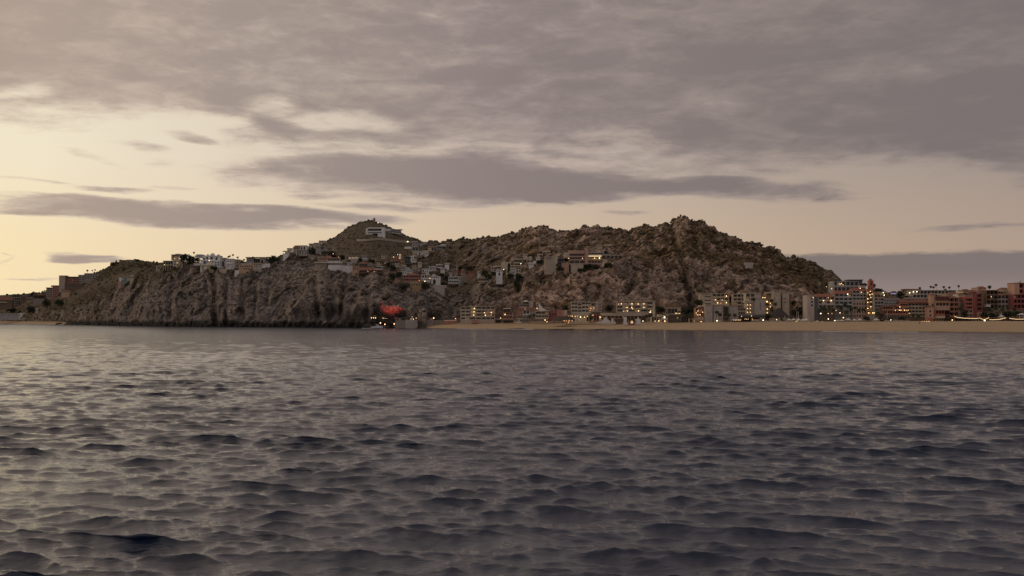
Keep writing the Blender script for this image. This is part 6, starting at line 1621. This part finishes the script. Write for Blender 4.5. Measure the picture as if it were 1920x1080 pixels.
def boat():
    p = Place('motorboat', 'small white motorboat with a cabin crossing in front of the red floodlights', 'boat', None, 706.5, 614.6, 872, rz=rad(4))
    L, B, H = 9.4, 2.9, 1.2
    v, f = [], []
    st = [(-.5, .86, .0), (-.25, 1.0, .0), (.1, 1.0, .02), (.33, .74, .12), (.5, .03, .34)]
    for t, w, rise in st:
        x = t * L
        v += [(x, -B / 2 * w, H + rise * 1.6), (x, -B / 2 * w * .72, rise * .8 - .25), (x, 0, rise * .5 - .5), (x, B / 2 * w * .72, rise * .8 - .25), (x, B / 2 * w, H + rise * 1.6)]
    for i in range(len(st) - 1):
        for k in range(4):
            a = i * 5 + k
            f.append((a, a + 1, a + 6, a + 5))
        f.append((i * 5 + 4, i * 5, i * 5 + 5, i * 5 + 9))
    f += [(4, 3, 2, 1, 0)]
    p.mesh('hull', verts_mesh('hull', v, f, 'white'))
    cab = [(-.5, -1.05, 1.15), (2.1, -.95, 1.2), (2.1, .95, 1.2), (-.5, 1.05, 1.15), (-.5, -.95, 2.7), (1.2, -.8, 2.7), (1.2, .8, 2.7), (-.5, .95, 2.7)]
    p.mesh('cabin', verts_mesh('cabin', cab, [(0, 1, 5, 4), (1, 2, 6, 5), (2, 3, 7, 6), (3, 0, 4, 7), (4, 5, 6, 7)], 'white'))
    p.mbox('roof', -1.8, -1.1, 2.71, 3.2, 2.2, .14, 'chalk')
    p.mbox('window', -.3, -1.06, 1.75, 1.5, .1, .6, 'glass')
    p.mbox('antenna', -.4, -.03, 2.85, .06, .06, 1.6, 'metal')
    for y in (-.7, .6):
        p.mbox('roof_post', -1.7, y, 1.1, .09, .09, 1.62, 'metal')
    p.mbox('engine', -4.9, -.35, .2, .5, .7, 1.3, 'dark')
    return p


BOAT = boat()
MAT['foam'] = mat_plain('sea_foam', (.62, .62, .62), .9, .25, 1.2)


def foam_strip(name, label, pts, width, seed, lift=.35):
    """broken white water lying along a line of pixels on the sea"""
    r = random.Random(seed)
    v, f = [], []
    for x, y, D in pts:
        X, Y, Z = P(x, y, D)
        if r.random() < .22:
            continue
        n = 7
        k = len(v)
        L, Wd = r.uniform(.6, 1.4) * width * 2.2, r.uniform(.5, 1.2) * width
        v.append((X, Y, lift + r.uniform(.05, .3) * width * .4))
        for i in range(n):
            a = 2 * math.pi * i / n
            q = r.uniform(.6, 1.2)
            v.append((X + L * math.cos(a) * q, Y + Wd * math.sin(a) * q, lift - .3))
        f += [(k, k + 1 + i, k + 1 + (i + 1) % n) for i in range(n)]
    o = link(name, verts_mesh(name, v, f, 'foam'))
    tag(o, label, 'foam' if label else None, None, 'stuff')


foam_strip('boat_wake', 'white wake trailing left of the small motorboat', [(704 - i * .55, 614.6, 873 + RNG.uniform(-1.5, 1.5)) for i in range(46)], .5, 3, .25)


def surf_line(x0, x1, step, wd, seed):
    pts = []
    for x in np.arange(x0, x1, step):
        pts.append((x, 610, float(shoreD(np.array([x]))[0]) - RNG.uniform(.2, 3)))
    r = []
    for x, _, D in pts:
        w = float(tab(WATERLINE, x))
        r.append((x, w, D))
    foam_strip('surf', 'thin white surf breaking along the sand', r, wd, seed, .3)


surf_line(-250, 120, 1.3, 1.3, 4)
surf_line(858, 1000, 1.3, .6, 5)
surf_line(1545, 1720, 1.6, .55, 6)


def person():
    p = Place('person', 'dark-clothed person walking alone on the open sand', 'person', None, 1724, 617.6, 700)
    p.root.location = (*p.root.location[:2], 0)
    x, y = p.root.location[:2]
    z = np.interp(y - float(shoreD(np.array([1724.0]))[0]), (0, 5, 14, 30, 55, 80, 100), (0.05, .7, 1.6, 2.5, 3.7, 4.6, 5.2))
    p.root.location = (x, y, float(z))
    me = bpy.data.meshes.new('person_body')
    J = [(0, 0, .95), (0, 0, 1.2), (0, 0, 1.42), (0, 0, 1.55), (0, -.02, 1.7), (.2, 0, 1.4), (.26, -.08, 1.12), (.25, -.2, .9), (-.2, 0, 1.4), (-.26, .08, 1.12), (-.25, .02, .88), (.09, 0, .9), (.1, -.16, .5), (.1, -.12, .06), (.1, -.28, .03), (-.09, 0, .9), (-.1, .14, .5), (-.1, .34, .1), (-.1, .24, .03)]
    E = [(0, 1), (1, 2), (2, 3), (3, 4), (2, 5), (5, 6), (6, 7), (2, 8), (8, 9), (9, 10), (0, 11), (11, 12), (12, 13), (13, 14), (0, 15), (15, 16), (16, 17), (17, 18)]
    R = [.16, .15, .17, .06, .11, .07, .05, .04, .07, .05, .04, .1, .075, .05, .04, .1, .075, .05, .04]
    me.from_pydata(J, E, [])
    me.materials.append(MAT['dark'])
    o = link('body', me, None, p.root)
    md = o.modifiers.new('skin', 'SKIN')
    for i, q in enumerate(me.skin_vertices[0].data):
        q.radius = (R[i], R[i])
    me.skin_vertices[0].data[0].use_root = True
    s = o.modifiers.new('round', 'SUBSURF')
    s.levels = s.render_levels = 1


person()

# ------------------------------------------------------------------ rocks in the water and wet shelves on the sand
MAT['wet_rock'] = mat_plain('wet_dark_rock', (.045, .038, .033), .7, .35, .8)


def rock(px, py, w, h, label, D=None, group='dark rocks at the water', name='shore_rock', seed=0):
    D = D or float(shoreD(np.array([px]))[0]) - 1
    X, Y, Z = P(px, py, D)
    bm = bmesh.new()
    bmesh.ops.create_icosphere(bm, subdivisions=3, radius=1.0)
    co = np.array([v.co[:] for v in bm.verts])
    n = fbm(co[:, 0] * 1.3 + seed, co[:, 1] * 1.3, co[:, 2] * 1.3, 3, 90 + seed)
    wv = worley(co[:, 0] * 1.6 + seed * 3, co[:, 1] * 1.6, co[:, 2] * 1.6, 91)
    for v, a, b in zip(bm.verts, n, wv):
        v.co *= 1 + .45 * a + .5 * (.5 - b)
    o = link(name, _bm_mesh(name, bm, 'wet_rock'))
    s = D / F
    o.location = (X, Y, h * s * .1)
    o.scale = (w * s / 2, max(2.0, w * s * .3), h * s)
    tag(o, label, 'rock', group)


for i, (x, w, h, lab) in enumerate(((110, 15, 3.4, 'low dark rock at the left end of the distant sand'), (123, 7, 2.2, 'small dark rock right of the low left one'), (143, 8, 2, 'flat dark rock before the far cliff foot'), (184, 13, 7.5, 'blocky dark rock standing in the surf under the cliff'), (161, 12, 3, 'long dark rock left of the blocky one'))):
    rock(x, float(tab(WATERLINE, x)), w, h, lab, None, 'dark rocks at the water', 'shore_rock', i)
for i, (x, w, h, lab) in enumerate(((748, 24, 5.5, 'black boulder heap under the left end of the sea wall'), (765, 16, 4.5, 'black boulder right of the heap under the sea wall'), (778, 22, 2.6, 'low black rock before the middle of the sea wall'), (810, 20, 2, 'sand-flecked rock before the right end of the sea wall'), (690, 18, 8, 'dark boulder left of the white motorboat'), (722, 26, 5, 'dark rock shelf carrying the red floodlights'))):
    rock(x, float(tab(WATERLINE, x)), w, h, lab, 905, 'dark rocks at the water', 'shore_rock', 10 + i)
for i, (x, w, lab) in enumerate(((978, 44, 'leftmost strip of dark wet rock on the sand'), (1060, 72, 'longest strip of dark wet rock, below the thatched lamps'), (1129, 40, 'short strip of weedy rock below the curled white wall'), (1180, 56, 'strip of dark rock on the sand below the five-bay hotel'))):
    for_k = rock(x, 616.5, w, 1.9, lab, float(shoreD(np.array([float(x)]))[0]) + 5, 'strips of wet rock on the sand', 'rock_shelf', 20 + i)


# ------------------------------------------------------------------ palms and trees
GPALM = 'palms along the bay'
for x, yt, yb, D, lab in ((1745.6, 534, 560, 960, 'first skyline palm over the back hotel, short and leaning'), (1750, 535, 560, 960, 'second skyline palm, crown touching the taller one'), (1755.8, 530, 560, 960, 'tallest skyline palm of the left skyline trio'), (1769.4, 534.6, 560, 965, 'skyline palm above the two white lamps'), (1773, 540, 560, 965, 'low skyline palm between two taller ones'), (1780.4, 535.6, 560, 955, 'skyline palm left of the lone tall one'), (1797.4, 532.6, 560, 950, 'lone tall skyline palm over the white gable'), (1798, 543, 562, 940, 'stubby palm at the foot of the lone tall skyline palm'), (1724.4, 536.6, 560, 965, 'thin distant palm at the left end of the back hotel roof')):
    palm(x, yt, yb, lab, GPALM, D, spread=.75)
for x, yt, yb, lab in ((428, 480, 489, 'leftmost of four little palms above the white cliff houses'), (431.4, 478.6, 489, 'second of four little palms above the white cliff houses'), (437, 476, 489, 'tallest of four little palms above the white cliff houses'), (445, 481, 490, 'rightmost of four little palms above the white cliff houses'), (457, 485.6, 495, 'small palm between the plain house and the grey villa'), (364, 472, 482, 'palm on the roofline left of the domed villa'), (84, 544, 552, 'left palm of the pair above the distant dark roof'), (97, 535, 543, 'palm beside the squat beige apartment block'), (218, 488, 495, 'stubby palm at the left of the pergola house'), (164, 506, 513, 'left thin palm over the stepped apartment building'), (173, 506, 513, 'middle thin palm over the stepped apartment building'), (178, 504.6, 513, 'right leaning palm over the stepped apartment building'), (79.5, 545.6, 552, 'outer left palm of the pair above the distant dark roof')):
    palm(x, yt, yb, lab, GPALM, ground_D(x, yb + 2, 1200), spread=.8)
k = 0
for x, yt, yb, D, lab in ((1343, 582, 603, 812, 'palm against the pink resort block, left of two'), (1350, 587, 604, 812, 'shorter palm against the pink resort block'), (1360.4, 575, 604, 810, 'tall palm in the dark gap of the resort'), (1361, 584, 604, 808, 'lower palm below the tall one in the resort gap'), (1367.4, 588, 604, 812, 'palm at the left edge of the blank pale gable'), (1378.4, 588, 604, 812, 'round-headed palm in front of the blank pale gable'), (1413, 556, 590, 836, 'dark palm halfway up the slim glowing tower'), (1455, 566, 592, 832, 'palm silhouetted on the tall pale resort tower'), (1448, 578, 598, 826, 'palm at the foot of the tall resort tower'),
                          (1536, 577, 602, 806, 'palm at the corner of the plain white end tower'), (1542, 573, 602, 806, 'palm left of the bright palm-grove lamp'), (1549, 575, 602, 805, 'palm right of the bright palm-grove lamp'), (1556, 572, 602, 806, 'tall palm below the left red roof'), (1563, 576, 602, 804, 'palm where the left and middle wings join'), (1570, 570, 602, 806, 'tall palm at the left of the middle wing'), (1577, 574, 602, 805, 'palm beside the double lamp'), (1584, 566, 602, 806, 'tallest palm of the grove, before the middle wing'), (1590, 570, 602, 804, 'palm right of the tallest grove palm'), (1597, 575, 602, 806, 'palm at the right of the middle wing'), (1604, 573, 602, 805, 'palm left of the pinkish wall'), (1611, 578, 602, 806, 'palm in front of the pinkish wall'), (1618, 577, 602, 806, 'palm beside the lamp of the upper wing'), (1546, 583, 603, 802, 'short palm in the front of the grove, left'), (1588, 582, 603, 802, 'short palm in the front of the grove, right'),
                          (1646, 584, 602, 806, 'palm right of the golden stair bay'), (1655, 588, 602, 806, 'short palm near the thin pole'), (1712, 588, 603, 806, 'palm before the cream balconies, left'), (1722, 590, 603, 806, 'palm before the cream balconies, right'), (1804, 567, 597, 812, 'palm before the white gable'), (1801, 575, 600, 810, 'lower palm before the white gable'), (1846, 574, 600, 812, 'palm left in the hotel garden behind the light strings'), (1856, 577, 600, 812, 'second palm in the hotel garden behind the light strings'), (1867, 574, 600, 812, 'third palm in the hotel garden below the amber room'), (1879, 576, 600, 812, 'fourth palm in the hotel garden left of the white tent'), (1890, 573, 600, 812, 'fifth palm in the hotel garden right of the white tent'), (1903, 575, 600, 812, 'sixth palm in the hotel garden near the right edge'), (1855.6, 535, 553, 850, 'palm tuft showing over the tall salmon block'),
                          (1212, 590, 606, 806, 'palm beside the little white lamp'), (1219, 588, 606, 806, 'palm left of the bright lamp restaurant'), (1278, 584, 606, 806, 'palm right of the dark pavilion'), (1287, 588, 606, 806, 'palm before the dim garden building'), (1296, 586, 606, 806, 'palm left of the glowing corner bay'), (1108, 594, 606, 800, 'palm at the right of the golden restaurant'), (994, 590, 606, 815, 'palm at the foot of the stacked resort'), (1002, 588, 606, 815, 'palm left of the sail garden lamp')):
    palm(x, yt, yb, lab, GPALM, D)
GT = 'dark trees of the shore and the houses'
for x, yt, yb, r, D, lab in ((1649, 539.4, 556, 11, 846, 'dome-shaped dark tree right of the bell tower'), (1689, 542.4, 566, 9, 850, 'round dark tree left of the back hotel'), (1618, 530, 542, 8.5, 868, 'dark tree behind the penthouse of the red-roofed hotel'), (1639, 530.6, 543, 4, 862, 'small dark tree tucked behind the bell tower'), (1486, 563, 578, 7, 900, 'dark bushy tree right of the slim pale tower'), (1500, 572, 598, 8, 850, 'green tree between the slim tower and the end tower'), (1510, 570, 596, 7, 860, 'dark tree hugging the end tower'), (1370.6, 555, 573, 5.5, 892, 'dark tree filling the gap between the resort blocks'), (1310, 560, 580, 9, 880, 'dark tree left of the wide resort block'), (1298, 572, 598, 9, 850, 'tree above the palm left of the glowing bay'), (1285, 575, 600, 10, 850, 'tree right of the dark pavilion roof'), (1240, 574, 592, 12, 880, 'dark tree right of the five-bay hotel'), (1143, 570, 588, 10, 880, 'dark tree between the cream hotel and the five-bay hotel'), (1625, 592, 605, 7, 800, 'dark round bush right of the pale shades'), (1654, 596, 606, 5, 797, 'dark bush behind the hedge wall lamp'), (1668, 596, 605, 8, 802, 'bush behind the pink hedge wall'), (1690, 594, 605, 9, 803, 'bush before the brown arcade'),
                             (1060, 572, 590, 7, 880, 'dusky tree above the beige end of the red wall'), (1845, 584, 604, 9, 816, 'garden tree below the dark red block'), (1862, 584, 604, 10, 816, 'garden tree below the amber room'), (1888, 582, 604, 10, 816, 'garden tree right of the little white tent'), (1908, 582, 604, 11, 816, 'garden tree at the right edge'), (1932, 580, 604, 11, 816, 'garden tree just cut by the right edge'), (1808, 578, 602, 7, 816, 'garden tree before the white gable'), (1440, 588, 604, 7, 826, 'bush at the left of the big thatch cone'), (1700, 553, 566, 5, 880, 'small reddish tree under the back hotel'), (1490, 580, 600, 8, 845, 'tree behind the beach tents')):
    tree(x, yt, yb, r, lab, GT, D)
for x, yt, yb, r, lab in ((344, 474, 501, 7, 'dark tree left in the gap of the cliff-top villas'), (354, 475, 503, 8, 'dark tree in the middle of the gap of the cliff-top villas'), (363, 478, 500, 7, 'dark tree right in the gap of the cliff-top villas'), (370, 482, 496, 6, 'bush below the white annex of the domed villa'), (402, 498, 508, 9, 'dark hedge under the domed villa'), (505, 481, 494, 7, 'dark tree right of the white arch'), (513, 479, 492, 6.5, 'taller dark tree on the crest'), (521, 483.6, 492, 6, 'low dark tree on the crest'), (586, 462, 484, 8, 'dark tree left of the grey chimney house'), (622, 470, 486, 8, 'dark tree beside the little red light'), (640, 477, 492, 9, 'dark tree left of the bright yellow windows'), (626, 477, 484, 7, 'bush behind the tiled gable'), (675, 484, 494, 5, 'dark tree at the right end of the yellow windows'), (697, 485, 497, 7, 'green tree above the vaulted house'), (727, 490, 506, 7, 'dark tree right of the amber openings'), (738, 496, 514, 8, 'dark tree above the brick cottage'), (748, 508, 526, 7, 'dark tree left of the white stucco house'), (735, 512, 530, 8, 'dark tree at the salmon wall'), (756, 532, 546, 10, 'dark bush under the left end of the red-roofed villa'), (797, 528, 548, 9, 'black-green tree beside the concrete wall'),
                          (838, 516, 532, 8, 'dark tree left of the long white house'), (828, 512, 524, 7, 'dark tree right of the keyhole house'), (833, 528, 540, 7, 'bush above the right end of the concrete wall'), (863, 498, 510, 5, 'dark tree beside the cream gatehouse'), (880, 501, 510, 7, 'green bush between the terracotta row and the brown villa'), (908, 506, 522, 9, 'dark tree above the pale pavilion'), (916, 512, 528, 8, 'dark tree right of the pale pavilion'), (926, 508, 520, 6, 'dark tree left of the white cliff house'), (1012, 486, 500, 8, 'dark tree above the white lookout house'), (1062, 484, 494, 5, 'dark bush at the left corner of the pink villa'), (1104, 494, 508, 9, 'dark tree under the chimney of the pink villa'), (1118, 495, 509, 9, 'dark tree under the golden balcony'), (1140, 492, 508, 9, 'dark bush at the right foot of the pink villa'), (1090, 502, 514, 9, 'bush below the tan foundation of the pink villa'), (1050, 500, 512, 9, 'bush under the glazed link'), (1136, 470, 478, 5, 'dark tree on the roof terrace of the pink villa'), (958, 512, 528, 10, 'left part of the dark creeper hanging under the curved cream villa'), (975, 514, 532, 10, 'right part of the dark creeper hanging under the curved cream villa'), (968, 524, 546, 6, 'dark creeper trailing down the cliff cleft'), (70, 556, 568, 6, 'dark tree before the distant row'), (88, 562, 580, 9, 'dark tree below the squat beige block'), (58, 574, 590, 10, 'tree above the pale promenade wall'), (20, 574, 590, 10, 'tree at the left edge above the promenade wall'), (110, 560, 580, 10, 'dark tree under the small ochre villa'), (258, 485.6, 492, 4.5, 'round bush on the crest of the left hill'), (212, 491, 500, 6, 'bush at the left shoulder of the left hill'), (60, 548, 558, 4, 'dark tree behind the distant row')):
    tree(x, yt, yb, r, lab, GT, ground_D(x, yb, 1300) - 4)
p_c = tree(954, 490, 516, 3.2, 'slim dark cypress between the slab villa and the curved cream villa', GT, ground_D(950, 516, 1000) - 6, 'cypress_tree')


# ------------------------------------------------------------------ dry scrub over the slopes: nobody could count it
def scatter_scrub():
    rng = np.random.default_rng(5)
    ico = bmesh.new()
    bmesh.ops.create_icosphere(ico, subdivisions=1, radius=1.0)
    base = np.array([v.co[:] for v in ico.verts])
    fac = np.array([[q.index for q in f_.verts] for f_ in ico.faces])
    ico.free()
    V, Fc, cnt = [], [], 0

    def put(x, y, z, r):
        nonlocal cnt
        n = len(x)
        j = rng.uniform(.55, 1.25, (n, len(base), 1)) * base[None] * np.array([1, 1, .8])
        a = j * r[:, None, None] + np.stack([x, y, z + r * .3], -1)[:, None, :]
        V.append(a.reshape(-1, 3))
        Fc.append((fac[None] + (np.arange(n) * len(base))[:, None, None] + cnt).reshape(-1, 3))
        cnt += n * len(base)

    for (PX, PY, x, y, z, K), kind in ((HG, 0), (PG, 1)):
        den = fbm(x / 34, y / 34, z / 24, 3, 71)
        if kind == 0:
            m = 0.10 + .30 * sstep(K, 1.7, 2.2) + .25 * sstep(PX, 880, 1000) * sstep(K, 1.25, 1.7) + .35 * sstep(PX, 260, 130) + .22 * sstep(PX, 1380, 1500)
            ok = (K > 1.12) & (K < 4.04) & (PX < 1960) & (PX > -60)
            num = 8000
        else:
            m = np.full(x.shape, .7)
            ok = (K > .8) & (K < 2.06)
            num = 2600
        w = np.clip(m + .9 * den, 0, 1) * ok
        # equal chance per area on the slope as seen
        w = (w / w.sum()).ravel()
        idx = rng.choice(w.size, num, p=w)
        X, Y, Z = (q.ravel()[idx] for q in (x, y, z))
        r = rng.gamma(3.0, .28, num) + .4
        if kind:
            r *= 1.0
        put(X + rng.normal(0, .6, num), Y + rng.normal(0, .6, num), Z, r)
    # a fringe along the crests so that the skyline is shaggy
    for (PX, PY, x, y, z, K), kk, num, lo, hi in ((HG, 4.0, 700, 790, 1560), (HG, 4.0, 160, 60, 330), (PG, 2.0, 330, 540, 850)):
        ok = (np.abs(K - kk) < .03) & (PX > lo) & (PX < hi)
        ii = np.nonzero(ok.ravel())[0]
        idx = rng.choice(ii, num)
        X, Y, Z = (q.ravel()[idx] for q in (x, y, z))
        put(X, Y, Z, rng.gamma(2.5, .34, num) + .4)
    me = np_mesh('scrub', np.concatenate(V), np.concatenate(Fc))
    o = link('scrub', me, MAT['dry_scrub'])
    tag(o, 'dry scrub dotted over the rocky slopes', 'scrub', None, 'stuff')


scatter_scrub()
